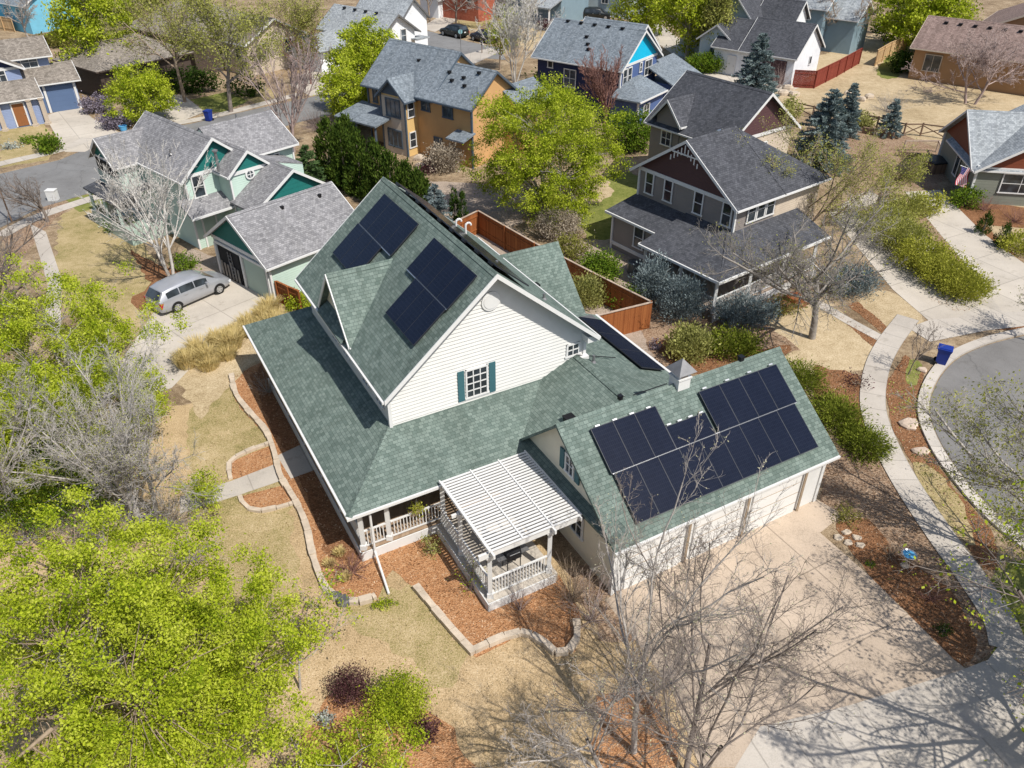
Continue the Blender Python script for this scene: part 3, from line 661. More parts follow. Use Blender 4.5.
m.slab([P2(31.6, 35.95, 2.8), P2(37.1, 35.95, 2.8), P2(36.4, 38.2, 3.75), P2(31.6, 38.2, 3.75)], .12)
m.slab([P2(25.4, 34.0, 2.8), P2(31.9, 34.0, 2.8), P2(31.9, 38.3, 3.85), P2(28.0, 38.3, 3.85), P2(27.6, 37.5, 3.7)], .12)
m.slab([P2(25.4, 44.5, 2.8), P2(25.4, 34.0, 2.8), P2(28.15, 37.6, 3.82), P2(28.15, 44.5, 3.82)], .12)
m.build('porch_roof', M['roof_char'], h)
m = MB(); m.beam(P2(25.34, 33.9, 2.72), P2(25.34, 44.5, 2.72), .1, .15); m.beam(P2(25.3, 33.94, 2.722), P2(31.9, 33.94, 2.722), .1, .15); m.beam(P2(31.6, 35.9, 2.72), P2(37.1, 35.9, 2.72), .1, .15); m.beam(P2(31.95, 34, 2.71), P2(31.95, 36.2, 2.71), .1, .15); m.build('gutter', M['white'], h)
m = MB(); m.box(P2(31.7, 36.4, 0), F2.A*5.0, F2.B*2, Z*2.95); m.build('lower_wall', M['taupe'], h)
m = MB(); m.box(P2(31.6, 36.35, .35), F2.A*5.15, F2.B*.06, Z*.25); m.build('band_board', M['white'], h)
posts(h, [P2(25.75, b) for b in (34.3, 37.4, 40.6, 43.8)]+[P2(a, 34.35) for a in (28.6, 31.6)], .5, 2.68, .17)
m = MB(); m.box(P2(25.6, 34.2, 0), F2.A*6.2, F2.B*4, Z*.5); m.box(P2(25.6, 34.2, 0), F2.A*2.6, F2.B*10, Z*.498); m.build('porch_floor', M['cap'], h)
m = MB(); m.box(P2(25.5, 34.1, 0), F2.A*.06, F2.B*10, Z*.46); m.build('porch_skirt', M['white'], h)
for b in (34.4, 37.5, 40.7): railing(h, P2(25.75, b), P2(25.75, b+2.9), .5)
for a in (25.9, 28.7): railing(h, P2(a, 34.35), P2(a+2.6, 34.35), .5)
for a in (35.3, 33.6, 31.0, 28.7): window(h, face(F2, 'B-', 38.06, a, 4.75), .7, 1.45, 1, 2)
window(h, face(F2, 'B-', 36.36, 34.2, 1.7), .85, 1.5, 1, 2); window(h, face(F2, 'B-', 38.06, 30.2, 1.6), 1.0, 1.3, 2, 2)
for b in (39.6, 40.5, 41.4): window(h, face(F2, 'A-', 28.06, b, 4.75), .75, 1.3, 1, 2)
for b in (39.2, 42.2): window(h, face(F2, 'A-', 28.06, b, 1.7), 1.1, 1.4, 2, 2)
window(h, face(F2, 'B-', 46.42, 41.8, 4.5), 1.0, 1.1, 2, 2); window(h, face(F2, 'A-', 36.2, 51.0, 4.3), .8, .9, 1, 2)
m = MB()
for k in range(9):
    t = k/8*2-1; m.cbox(P2(32.2+t*1.1, 37.58, 8.05-abs(t)*.75-.12), F2.A*.06, F2.B*.05, Z*(.5-abs(t)*.2))
m.beam(P2(31.2, 37.58, 7.6), P2(33.2, 37.58, 7.6), .05, .08); m.build('gable_fretwork', M['white'], h)
vent(h, P2(33.6, 42.6, 7.6)); box_vent(h, P2(34.3, 43.4, 7.3), F2, .4, 'alu')
m = MB()
for b, a in ((38.08, 36.3), (38.08, 28.08), (36.36, 36.75)): m.cbox(P2(a, b, 2.8 if b > 37 else 1.4), F2.A*.13, F2.B*.13, Z*(5.5 if b > 37 else 2.8))
m.build('corner_board', M['white'], h)

# ------------------------------------------------------------------ the ochre house
F3 = Fr(-51); P3 = F3.P
h = thing('house', 'ochre stucco house with slate grey roof and slate gabled bay behind the dark evergreen hedge', 'house', P3(50, 53))
gable_block(h, F3, 44.9, 50.6, 50.1, 55.9, 0, 5.5, 7.6, 'a', 'orange', 'roof_slate', 'slate_trim', ov=.5, rk=.4)
gable_block(h, F3, 49.5, 57.5, 50.12, 57.2, 0, 5.48, 8.35, 'a', 'orange', 'roof_slate', 'slate_trim', ov=.5, rk=.4)
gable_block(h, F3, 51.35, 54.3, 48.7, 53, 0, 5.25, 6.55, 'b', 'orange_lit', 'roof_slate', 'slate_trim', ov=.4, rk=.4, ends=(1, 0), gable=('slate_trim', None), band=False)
gable_block(h, F3, 43.0, 47.5, 54.5, 58.6, 0, 4.6, 5.9, 'b', 'orange', 'roof_slate', 'slate_trim', ov=.3, rk=.3)
m = MB(); m.box(P3(51.4, 48.66, 0), F3.A*2.86, F3.B*.06, Z*5.0); m.build('bay_front', M['beige'], h)
m = MB(); m.slab([P3(53.2, 46.7, 2.8), P3(58.6, 46.7, 2.8), P3(58.6, 50.2, 3.4), P3(53.2, 50.2, 3.4)], .14); m.build('porch_roof', M['roof_slate'], h)
posts(h, [P3(53.5, 47.0), P3(56, 47.0), P3(58.3, 47.0)], 0, 2.7, .16, 'slate_trim')
m = MB(); m.slab([P3(44.6, 48.6, 2.7), P3(46.6, 48.6, 2.7), P3(46.6, 50.2, 3.1), P3(44.6, 50.2, 3.1)], .12); m.build('porch_roof', M['roof_slate'], h)
for z in (4.05, 1.4): window(h, face(F3, 'B-', 48.65, 52.8, z), 1.7, 1.5, 3, 1, 'slate_trim', 'glass_blue', .13); window(h, face(F3, 'A-', 51.33, 49.35, z), .75, 1.35, 1, 2, 'white')
for a, z, w in ((50.2, 4.45, .95), (47.6, 4.3, 1.1), (48.9, 1.4, .9)): window(h, face(F3, 'B-', 50.08, a, z), w, .95, 2, 1, 'slate_trim', 'glass_blue', .12)
for a in (55.2, 56.6): window(h, face(F3, 'B-', 50.08, a, 4.4), .5, 1.6, 1, 1, 'slate_trim')
m = MB()
for a, b in ((44.88, 50.08), (57.5, 50.08), (51.35, 48.68), (54.3, 48.68)): m.cbox(P3(a, b, 2.6), F3.A*.15, F3.B*.15, Z*5.2)
m.build('corner_board', M['slate_trim'], h)
for a, b in ((46.6, 51.2), (47.2, 51.8), (48.2, 51.4), (49.0, 52.0), (46.0, 52.4), (53, 52.4)): box_vent(h, P3(a, b, 5.5+(b-50.1)*.76), F3, .25)

# ------------------------------------------------------------------ the navy house with the turquoise gable
F4 = Fr(-54); P4 = F4.P
h = thing('house', 'navy blue house with a bright turquoise gable triangle and grey roof', 'house', P4(43, 75))
gable_block(h, F4, 38.9, 48.6, 71.4, 78.9, 0, 5.36, 8.05, 'a', 'navy', 'roof_slate', ov=.5, rk=.5, gable=('turq', None))
m = MB(); m.box(P4(38.85, 71.4, 0), F4.A*.1, F4.B*7.5, Z*5.2); m.build('front_wall', M['blue_siding'], h)
gable_block(h, F4, 40.2, 47.0, 75.0, 81.6, 0, 5.2, 7.9, 'a', 'blue_siding', 'roof_slate', ov=.4, rk=.3)
m = MB(); m.slab([P4(35.7, 69.9, 2.75), P4(39.0, 69.9, 2.75), P4(39.0, 72.6, 3.75), P4(38.0, 72.6, 3.75)], .14); m.slab([P4(35.7, 75.6, 2.75), P4(35.7, 69.9, 2.75), P4(38.9, 73.2, 3.8), P4(38.9, 75.6, 3.8)], .14)
m.slab([P4(35.6, 77.0, 2.75), P4(35.6, 83.5, 2.75), P4(39.2, 83.5, 4.4), P4(39.2, 77.0, 4.4)][::-1], .14); m.build('lower_roof', M['roof_slate'], h)
m = MB(); m.box(P4(36.1, 70.3, 0), F4.A*3, F4.B*5.2, Z*2.75); m.box(P4(36.0, 77.4, 0), F4.A*3.2, F4.B*5.8, Z*2.75); m.build('lower_wall', M['blue_siding'], h)
m = MB(); m.beam(P4(35.65, 69.85, 2.68), P4(35.65, 75.6, 2.68), .1, .14); m.cbox(P4(36.08, 70.28, 1.4), F4.A*.16, F4.B*.16, Z*2.7); m.cbox(P4(38.84, 71.38, 2.7), F4.A*.16, F4.B*.16, Z*5.2); m.build('corner_board', M['white'], h)
for b, w, z in ((72.2, .75, 4.15), (73.15, .75, 4.15), (75.4, .45, 4.5), (77.0, 1.5, 4.2)): window(h, face(F4, 'A-', 38.8, b, z), w, 1.5 if w > .6 else .9, 2 if w > 1 else 1, 2)
window(h, face(F4, 'B-', 71.36, 47.0, 4.5), .6, .8, 1, 1); window(h, face(F4, 'B-', 71.36, 44.6, 3.4), 1.4, 1.7, 2, 2, 'white', 'glass_blue'); window(h, face(F4, 'B-', 71.36, 41.6, 4.6), .7, .7, 1, 1)
window(h, face(F4, 'A-', 36.06, 72.0, 1.5), 1.2, 1.2, 2, 2)
for a, b in ((47.3, 74.9), (45.7, 74.9), (44.1, 74.9), (42.5, 74.9), (40.9, 74.9), (43.6, 72.9), (43.2, 72.4), (44.2, 73.6)): box_vent(h, P4(a, b, 5.36+(b-71.4)*.717), F4, .3)

# ------------------------------------------------------------------ grey-green house with rust gables at the right edge
F5 = Fr(10); P5 = F5.P
h = thing('house', 'grey-green house with rust red gables and a flag by its corner at the right edge', 'house', P5(69, 30))
gable_block(h, F5, 65.0, 73.8, 24.85, 42, 0, 3.0, 5.9, 'b', 'olive', 'roof_grey', ov=.4, rk=.5, ends=(1, 1), gable=('red_brown', None), ridge_at=69.3, band=False)
gable_block(h, F5, 64.8, 72, 24.9, 35.6, 0, 3.0, 6.4, 'a', 'olive', 'roof_grey', ov=.45, rk=.6, ends=(1, 0), gable=('red_brown', None))
gable_block(h, F5, 69.5, 79, 33, 46, 0, 4.2, 7.0, 'b', 'olive', 'roof_grey', ov=.4, rk=.3)
window(h, face(F5, 'A-', 64.76, 28.2, 1.75), 2.8, 1.5, 2, 2)
window(h, face(F5, 'B-', 24.77, 69.0, 1.6), .9, 1.7, 1, 1); window(h, face(F5, 'B-', 24.77, 66.6, 1.6), .9, 1.5, 1, 1)
m = MB(); m.cbox(P5(64.76, 24.82, 1.5), F5.A*.16, F5.B*.16, Z*3.0); m.cbox(P5(74.0, 24.82, 1.5), F5.A*.16, F5.B*.16, Z*3.0); m.build('corner_board', M['white'], h)

# ------------------------------------------------------------------ far houses
F6 = Fr(-52); P6 = F6.P
h = thing('house', 'long low ochre-brown house with a mauve brown roof at the top right', 'house', P6(12, 110))
gable_block(h, F6, -3, 23.4, 105.8, 114.4, 0, 3.75, 6.2, 'a', 'brown_stucco', 'roof_brown', 'beige', ov=.5, rk=.5)
gable_block(h, F6, 3, 19.5, 113, 130, 0, 4.6, 8.4, 'b', 'brown_stucco', 'roof_brown', 'beige', ov=.5, rk=.5)
window(h, face(F6, 'B-', 105.76, 21.2, 2.0), 1.8, 1.8, 2, 1, 'beige'); window(h, face(F6, 'B-', 105.76, 9, 2.0), 1.9, 1.6, 2, 1, 'beige')
for k in range(8): box_vent(h, P6(21.6-k*1.55, 109.2, 5.70), F6, .36)
F7 = Fr(-51); P7 = F7.P
h = thing('house', 'white house with charcoal garage roof behind the red-stained fence', 'house', P7(42, 98))
gable_block(h, F7, 34.6, 41.0, 93.3, 100.9, 0, 3.3, 6.05, 'a', 'white_siding', 'roof_char', ov=.4, rk=.35)
gable_block(h, F7, 40.9, 44.6, 93.4, 101.5, 0, 3.25, 5.6, 'a', 'white_siding', 'roof_char', ov=.4, rk=.3, ends=(0, 1))
gable_block(h, F7, 42.9, 47.2, 94.6, 104, 0, 3.6, 5.2, 'b', 'pale_blue', 'roof_char', ov=.3, rk=.4, ends=(1, 0))
gable_block(h, F7, 41.5, 52, 98.5, 110, 0, 4.4, 9.8, 'b', 'pale_blue', 'roof_char', ov=.5, rk=.5)
gable_block(h, F7, 38.6, 43.0, 101.0, 105.2, 3, 5.4, 7.3, 'a', 'white_siding', 'roof_char', ov=.3, rk=.4)
m = MB(); m.cbox(P7(36.9, 93.26, 1.3), F7.A*2.9, F7.B*.08, Z*2.5); m.build('garage_door', M['plum'], h)
window(h, face(F7, 'B-', 94.56, 44.6, 1.9), 1.4, 1.1, 2, 1, shutter='navy'); door(h, face(F7, 'B-', 93.36, 42.2, 1.1), .9, 2.1, 'white')
window(h, face(F7, 'A-', 34.56, 98, 2), .6, .9, 1, 1)
h = thing('house', 'grey-blue two-storey house behind the charcoal garage roof at the top', 'house', P7(44, 115))
gable_block(h, F7, 38.7, 50, 111.5, 119, 0, 5.6, 8.2, 'a', 'grey_blue', 'roof_grey', ov=.5, rk=.5)
gable_block(h, F7, 35.0, 38.9, 113, 118.5, 0, 4.4, 6.2, 'a', 'grey_blue', 'roof_grey', ov=.4, rk=.4)
window(h, face(F7, 'B-', 111.46, 41.6, 4.5), 2.2, 1.4, 2, 1)
m = MB(); m.slab([P7(41.5, 108.0, 3.0), P7(50, 108.0, 3.0), P7(50, 111.6, 4.3), P7(41.5, 111.6, 4.3)], .14); m.build('lower_roof', M['roof_grey'], h)
m = MB(); m.box(P7(41.9, 108.4, 0), F7.A*7.8, F7.B*3, Z*3.0); m.build('lower_wall', M['white_siding'], h)
F8 = Fr(-35); P8 = F8.P
h = thing('house', 'lilac blue house with white trim and a double garage at the left edge', 'house', P8(98, 6))
gable_block(h, F8, 96.1, 100.1, 6.0, 12.0, 0, 3.2, 4.3, 'b', 'lilac', 'roof_tan', ov=.5, rk=.5)
gable_block(h, F8, 97.9, 102.3, -3, 10.4, 2, 5.45, 6.6, 'b', 'lilac', 'roof_tan', ov=.5, rk=.4)
gable_block(h, F8, 96.0, 101, 2.0, 7.4, 0, 4.9, 6.4, 'a', 'lilac', 'roof_tan', ov=.4, rk=.5, ends=(1, 0), gable=('navy', None))
gable_block(h, F8, 92.3, 96.6, -2, 7.9, 0, 2.85, 3.9, 'b', 'lilac', 'roof_tan', ov=.4, rk=.4)
for b0, b1 in ((7.1, 8.8), (9.1, 11.6)):
    m = MB(); m.cbox(P8(96.06, (b0+b1)/2, 1.25), F8.A*.1, F8.B*(b1-b0), Z*2.5); m.build('garage_door', M['dark_blue_door'], h)
m = MB()
for b in (6.95, 8.95, 11.8): m.cbox(P8(96.0, b, 1.4), F8.A*.14, F8.B*.22, Z*2.8)
m.build('door_frame', M['white'], h)
window(h, face(F8, 'A-', 97.86, 8.6, 4.7), 1.5, 1.1, 2, 2, 'white', 'glass_blue'); window(h, face(F8, 'A-', 95.96, 5.2, 4.2), 1.7, 1.3, 3, 2); door(h, face(F8, 'A-', 92.26, 5.9, 1.2), 1.0, 2.1, 'door_wood'); window(h, face(F8, 'A-', 92.26, 3.6, 1.6), 1.4, 1.4, 2, 2)
posts(h, [P8(91.9, b) for b in (4.2, 6.9, 8.0)], 0, 2.6, .3, 'beige')
def hip(h, fr, a0, a1, b0, b1, ze, zr, wall, roof, inset, ov=.5, trim='white', z0=0, axis='a'):
    m = MB(); m.prism([fr.P(a0, b0, z0), fr.P(a1, b0, z0), fr.P(a1, b1, z0), fr.P(a0, b1, z0)], Z*(ze-z0)); m.build('wall', M[wall], h)
    bm_ = (b0+b1)/2; am_ = (a0+a1)/2; e = lambda a, b: fr.P(a, b, ze-.1)
    c = [e(a0-ov, b0-ov), e(a1+ov, b0-ov), e(a1+ov, b1+ov), e(a0-ov, b1+ov)]; r0, r1 = fr.P(a0+inset, bm_, zr), fr.P(a1-inset, bm_, zr)
    m = MB()
    if axis == 'b':
        r0, r1 = fr.P(am_, b0+inset, zr), fr.P(am_, b1-inset, zr)
        for q in ([c[0], c[1], r0], [c[1], c[2], r1, r0], [c[2], c[3], r1], [c[3], c[0], r0, r1]): m.slab(q, .12)
    else:
        m.slab([c[0], c[1], r1, r0], .12); m.slab([c[2], c[3], r0, r1], .12); m.slab([c[3], c[0], r0], .12); m.slab([c[1], c[2], r1], .12)
    m.build('roof', M[roof], h)
    m = MB()
    for i in range(4): m.beam(c[i]-Z*.08, c[(i+1) % 4]-Z*.08, .08, .14)
    m.build('fascia', M[trim], h)
F9 = Fr(-52); P9 = F9.P
h = thing('house', 'dark brown house under a hipped tan roof left of the lime green trees', 'house', P9(93, 47))
hip(h, F9, 89.0, 97.4, 42.6, 53.5, 3.2, 5.2, 'dark_brown', 'roof_tan', 3.6, trim='dark_brown', axis='b')
h = thing('house', 'brown house with a broad tan roof behind the big loose green tree at top left', 'house', P9(95, 62))
hip(h, F9, 90, 103.2, 54.7, 66, 4.2, 7.0, 'dark_brown', 'roof_tan', 4.0, trim='dark_brown')
gable_block(h, F9, 85, 92, 58.5, 67, 0, 3.8, 5.9, 'a', 'beige', 'roof_tan', 'white', ov=.4, rk=.4)
for b in (60.5, 64.5): window(h, face(F9, 'A-', 84.96, b, 2.6), 1.1, 1.5, 2, 2)
for a in (86.6, 89): window(h, face(F9, 'B-', 58.46, a, 2.4), 1.1, 1.5, 2, 2)
FA = Fr(-55); PA = FA.P
h = thing('house', 'sky blue house in the top left corner', 'house', PA(130, 64))
gable_block(h, FA, 126.5, 142, 60.9, 69, 0, 4.0, 6.2, 'a', 'sky_blue', 'roof_slate', ov=.5, rk=.4)
gable_block(h, FA, 135, 144, 57, 62, 0, 6.2, 8, 'a', 'sky_blue', 'roof_slate', ov=.4, rk=.4)
for a in (128.5, 132): window(h, face(FA, 'B-', 60.86, a, 2.6), 1.1, 1.2, 1, 2)
FB = Fr(-52); PB = FB.P
h = thing('house', 'white gabled house with a pale grey roof behind the double lime green tree', 'house', PB(75, 76))
PB = lambda a, b, z=0, F_=FB: F_.P(a+5.2, b-4.1, z)
class Sh(Fr):
    def __init__(s, f, da, db): s.A, s.B, s.o = f.A, f.B, f.A*da+f.B*db
    def P(s, a, b, z=0.0): return s.A*a+s.B*b+s.o+Vector((0, 0, z))
FB = Sh(FB, 5.2, -4.1)
gable_block(h, FB, 69.6, 80, 74.2, 80.2, 0, 4.0, 6.0, 'a', 'white_siding', 'roof_grey', 'zinc', ov=.6, rk=.5)
gable_block(h, FB, 74.5, 80, 69.0, 74.4, 0, 2.7, 3.8, 'b', 'white_siding', 'roof_grey', 'zinc', ov=.5, rk=.4, ends=(1, 0))
gable_block(h, FB, 72, 80, 80, 85, 0, 4.6, 6.8, 'a', 'white_siding', 'roof_grey', 'zinc', ov=.4, rk=.4)
for b, z in ((75.6, 3.4), (78.2, 3.4), (78.2, 1.2)): window(h, face(FB, 'A-', 69.56, b, z), .9, 1.5, 1, 2, 'white', 'glass_blue')
for a in (71.5, 73.2): window(h, face(FB, 'B-', 74.16, a, 3.0), 1.0, 1.0, 1, 1)
m = MB(); m.cbox(PB(69.4, 80.6, 2.8), FB.A*1.8, FB.B*2.2, Z*.15); m.build('porch_roof', M['roof_grey'], h)
for k in range(4): box_vent(h, PB(72.4+k*1.9, 76.7, 5.75), FB, .3)
h = thing('house', 'red brick house at the top behind the parked dark car and a bare tree', 'house', PA(84, 108))
gable_block(h, FA, 79.5, 86.5, 104.6, 112, 0, 5.2, 7.5, 'a', 'brick_red', 'roof_char', ov=.4, rk=.4)
gable_block(h, FA, 86.4, 90, 103.5, 108, 0, 3.0, 4.6, 'b', 'white_siding', 'roof_char', ov=.4, rk=.4, ends=(1, 0))
window(h, face(FA, 'B-', 104.56, 81.2, 3.4), .9, 1.4, 1, 2)
h = thing('house', 'grey house with a white columned porch at the top above the navy roof', 'house', PA(71, 112))
gable_block(h, FA, 67.5, 78, 109, 117, 0, 6.0, 8.8, 'a', 'grey_blue', 'roof_grey', ov=.4, rk=.4)
m = MB(); m.slab([PA(67.2, 105.4, 3.0), PA(72, 105.4, 3.0), PA(72, 109.1, 3.9), PA(67.2, 109.1, 3.9)], .2); m.build('porch_roof', M['roof_grey'], h)
posts(h, [PA(67.5, 105.8), PA(69.6, 105.8), PA(71.7, 105.8)], .6, 2.9, .25)
m = MB(); m.box(PA(67.3, 105.5, 0), FA.A*4.6, FA.B*3.6, Z*.6); m.build('porch_floor', M['white'], h)
railing(h, PA(67.5, 105.8), PA(71.7, 105.8), .6, step=.25)
for a in (68.4, 70.6, 75): window(h, face(FA, 'B-', 108.96, a, 4.9), 1.1, 1.5, 1, 2)
h = thing('house', 'small pale blue house at the top behind the parked black car', 'house', PA(67, 122))
gable_block(h, FA, 62, 69.5, 119.5, 127, 0, 4.6, 6.6, 'b', 'pale_blue', 'roof_slate', ov=.4, rk=.4)
window(h, face(FA, 'B-', 119.46, 66, 2.6), 1.2, 1.4, 2, 1)
# ------------------------------------------------------------------ the ground
def smooth_loop(pts, n=6, closed=True):
    out = []; k = len(pts)
    for i in range(k if closed else k-1):
        g = lambda j: pts[j % k] if closed else pts[max(0, min(k-1, j))]
        p0, p1, p2, p3 = g(i-1), g(i), g(i+1), g(i+2)
        for s in range(n):
            t = s/n
            out.append(.5*((2*p1)+(p2-p0)*t+(2*p0-5*p1+4*p2-p3)*t*t+(3*p1-p0-3*p2+p3)*t**3))
    if not closed: out.append(pts[-1])
    return out
def jit(pts, amp, step=.35):
    out = []
    for i in range(len(pts)):
        a, b = pts[i], pts[(i+1) % len(pts)]; d = b-a; L = d.length; n = max(1, int(L/step))
        nn = d.cross(Z).normalized() if L > 1e-6 else Vector((0, 0, 0))
        for k in range(n):
            p = a+d*(k/n); p = p+nn*amp*(mnoise.noise(p*1.3)+.6*mnoise.noise(p*4.1)); out.append(p)
    return out
GP = []
def ground(name, pix, mat, z, amp=0, smooth=0, uvaz=None, world=False):
    pts = [p.copy() if world else at(*p) for p in pix]
    if smooth: pts = smooth_loop(pts, smooth)
    if amp: pts = jit(pts, amp)
    for p in pts: p.z = z
    GP.append((mat, [(p.x, p.y) for p in pts]))
    ar = sum(pts[i].x*pts[(i+1) % len(pts)].y-pts[(i+1) % len(pts)].x*pts[i].y for i in range(len(pts)))
    if ar < 0: pts = pts[::-1]
    m = MB(); m.poly(pts); o = m.build(name, M[mat], uvaz=uvaz); return tag(o, kind='structure')
def ribbon_pts(pts, w):
    L, Rr = [], []
    for i, p in enumerate(pts):
        d = (pts[min(i+1, len(pts)-1)]-pts[max(i-1, 0)]); d.z = 0; s = d.cross(Z).normalized()*w/2
        L.append(p-s); Rr.append(p+s)
    return L, Rr
def ribbon(name, pix, w, mat, z, h=0, smooth=6, world=False):
    pts = [p.copy() if world else at(*p) for p in pix]
    if smooth: pts = smooth_loop(pts, smooth, False)
    L, Rr = ribbon_pts(pts, w); m = MB(); s = 0
    for i in range(len(pts)-1):
        q = [L[i], Rr[i], Rr[i+1], L[i+1]]; q = [Vector((v.x, v.y, z+h)) for v in q]
        d = (pts[i+1]-pts[i]).length
        m.poly(q, uv=[(s, 0), (s, w), (s+d, w), (s+d, 0)])
        if h:
            m.poly([q[0]-Z*h, q[0], q[3], q[3]-Z*h], uv=[(s, 0), (s, h), (s+d, h), (s+d, 0)]); m.poly([q[1], q[1]-Z*h, q[2]-Z*h, q[2]], uv=[(s, 0), (s, h), (s+d, h), (s+d, 0)])
        s += d
    if h:
        for i in (0, len(pts)-1):
            q = [Vector((v.x, v.y, zz)) for v, zz in ((L[i], z), (Rr[i], z), (Rr[i], z+h), (L[i], z+h))]; m.poly(q if i == 0 else q[::-1])
    return tag(m.build(name, M[mat]), kind='structure')
g = MB(); g.poly([(-400, -60, 0), (400, -60, 0), (400, 700, 0), (-400, 700, 0)]); tag(g.build('ground', M['earth']), kind='structure')
# front lawn, side lawns
ground('lawn', [(205, 300), (300, 300), (560, 560), (700, 620), (780, 768), (900, 900), (200, 900), (-200, 768), (-100, 500), (90, 420), (205, 400)], 'lawn', .004, .3)
ground('lawn', [(190, 380), (250, 372), (290, 460), (300, 640), (240, 640), (190, 520)], 'lawn_green', .008, .4)
ground('lawn', [(320, 590), (420, 585), (470, 650), (450, 690), (350, 620)], 'lawn_green', .0085, .4)
ground('lawn', [(640, 620), (655, 615), (700, 690), (690, 712), (660, 670)], 'green_grass', .0095, .25)
ground('lawn', [(60, 215), (105, 196), (135, 232), (175, 285), (125, 345), (100, 330), (50, 300)], 'lawn_green', .004, .4)
ground('lawn', [(65, 200), (108, 190), (112, 204), (80, 212)], 'green_grass', .006, .2)
ground('lawn', [(770, 312), (815, 298), (848, 318), (880, 350), (884, 366), (840, 372), (775, 372), (752, 340)], 'straw_lawn', .006, .3, 4)
ground('lawn', [(855, 308), (880, 290), (905, 300), (924, 322), (898, 336)], 'straw_lawn', .0065, .15, 3)
ground('lawn', [(800, 62), (845, 48), (900, 20), (1100, 60), (1100, 130), (955, 142), (905, 138), (830, 108), (770, 118), (772, 96)], 'straw_lawn', .006, .5)
ground('lawn', [(880, 65), (897, 50), (912, 62), (895, 78), (878, 76)], 'green_grass', .009, .4, 3)
ground('lawn', [(975, 196), (1060, 206), (1080, 245), (1010, 252), (968, 222)], 'straw_lawn', .006, .3)
ground('lawn', [(580, 190), (632, 172), (650, 205), (612, 250), (585, 235)], 'green_grass', .006, .4, 4)
ground('lawn', [(585, 188), (605, 180), (612, 195), (588, 204)], 'straw_lawn', .009, .25, 4)
ground('lawn', [(560, 60), (470, 30), (505, 22), (560, 28), (575, 44)], 'straw_lawn', .006, .4)
ground('lawn', [(430, 28), (452, 20), (485, 22), (470, 32)], 'lawn_green', .006, .3)
ground('lawn', [(190, 100), (225, 92), (250, 100), (225, 112), (205, 112)], 'green_grass', .006, .3)
ground('lawn', [(235, 95), (262, 84), (285, 98), (262, 106)], 'lawn_green', .0065, .3)
ground('lawn', [(0, 130), (40, 120), (60, 140), (48, 160), (0, 168)], 'lawn_green', .0062, .4)
ground('lawn', [(960, 620), (1005, 560), (1060, 560), (1060, 660), (1000, 660), (985, 650)], 'green_grass', .0066, .3)
# beds
ground('flower_bed', [(228, 380), (262, 362), (300, 420), (350, 520), (352, 545), (382, 545), (440, 515), (470, 560), (500, 605), (560, 575), (582, 618), (575, 652), (556, 656), (540, 640), (522, 634), (476, 658), (440, 620), (416, 588), (392, 570), (376, 600), (346, 604), (326, 590), (314, 555), (306, 525), (294, 500), (276, 470), (266, 436), (240, 408)], 'mulch', .012, .1)
ground('flower_bed', [(250, 375), (262, 364), (350, 518), (372, 560), (330, 560), (300, 480), (268, 420)], 'mulch_dark', .0155, .25)  # darker mulch colour stands in for shadow on the bed beside the porch
ground('flower_bed', [(231, 462), (270, 446), (274, 468), (232, 480)], 'mulch', .0122, .05); ground('flower_bed', [(242, 496), (288, 484), (298, 502), (262, 511), (240, 504)], 'mulch', .0124, .05)
ground('flower_bed', [(330, 700), (370, 690), (440, 720), (470, 768), (470, 820), (330, 800), (300, 740)], 'mulch', .0126, .5, 4)
ground('flower_bed', [(600, 700), (650, 690), (680, 760), (660, 800), (600, 790)], 'mulch', .0128, .5, 4)
ground('flower_bed', [(565, 570), (600, 560), (660, 615), (645, 640), (600, 640)], 'cover', .0121, .3)
ground('flower_bed', [(822, 470), (856, 430), (905, 470), (960, 560), (1005, 640), (968, 672), (945, 650), (868, 572), (846, 520), (822, 512)], 'cover', .012, .15)
ground('flower_bed', [(845, 522), (868, 520), (905, 560), (945, 585), (975, 640), (966, 668), (945, 652), (868, 574), (838, 530)], 'mulch_dark', .0155, .2, 3)
ground('flower_bed', [(815, 365), (860, 375), (872, 410), (888, 450), (905, 480), (850, 430), (815, 400)], 'mulch_dark', .0129, .25)
ground('flower_bed', [(600, 320), (650, 300), (760, 320), (800, 350), (760, 365), (690, 372), (655, 372)], 'cover', .0075, .3)
ground('flower_bed', [(655, 340), (740, 350), (790, 345), (770, 366), (690, 374)], 'mulch_dark', .0105, .3, 3)
ground('flower_bed', [(730, 305), (790, 295), (818, 300), (888, 345), (884, 356), (845, 322), (812, 304), (770, 318)], 'mulch_dark', .0108, .15)
ground('flower_bed', [(847, 305), (858, 302), (898, 336), (905, 342), (893, 342)], 'mulch_dark', .0111, .1)
ground('flower_bed', [(850, 185), (930, 205), (985, 280), (965, 312), (930, 300), (880, 265)], 'cover', .0113, .3)
ground('flower_bed', [(935, 300), (985, 285), (990, 305), (955, 312)], 'mulch_dark', .0133, .15)
ground('flower_bed', [(950, 205), (985, 200), (1060, 215), (1060, 232), (985, 225), (1040, 280), (1010, 262), (960, 225)], 'mulch_dark', .0116, .2)
ground('flower_bed', [(970, 322), (1024, 315), (1060, 320), (1060, 330), (985, 330)], 'mulch_dark', .0119, .15)
ground('flower_bed', [(130, 250), (172, 270), (200, 268), (178, 296), (140, 312), (130, 300), (150, 285)], 'mulch_dark', .0095, .3)
ground('flower_bed', [(0, 240), (50, 200), (70, 205), (50, 225), (20, 260)], 'cover', .0075, .3)
ground('flower_bed', [(850, 120), (905, 135), (950, 155), (938, 190), (860, 180), (800, 160)], 'cover', .008, .4)
ground('gravel_yard', [(425, 180), (530, 188), (520, 225), (470, 240), (430, 215)], 'gravel', .006, .3)
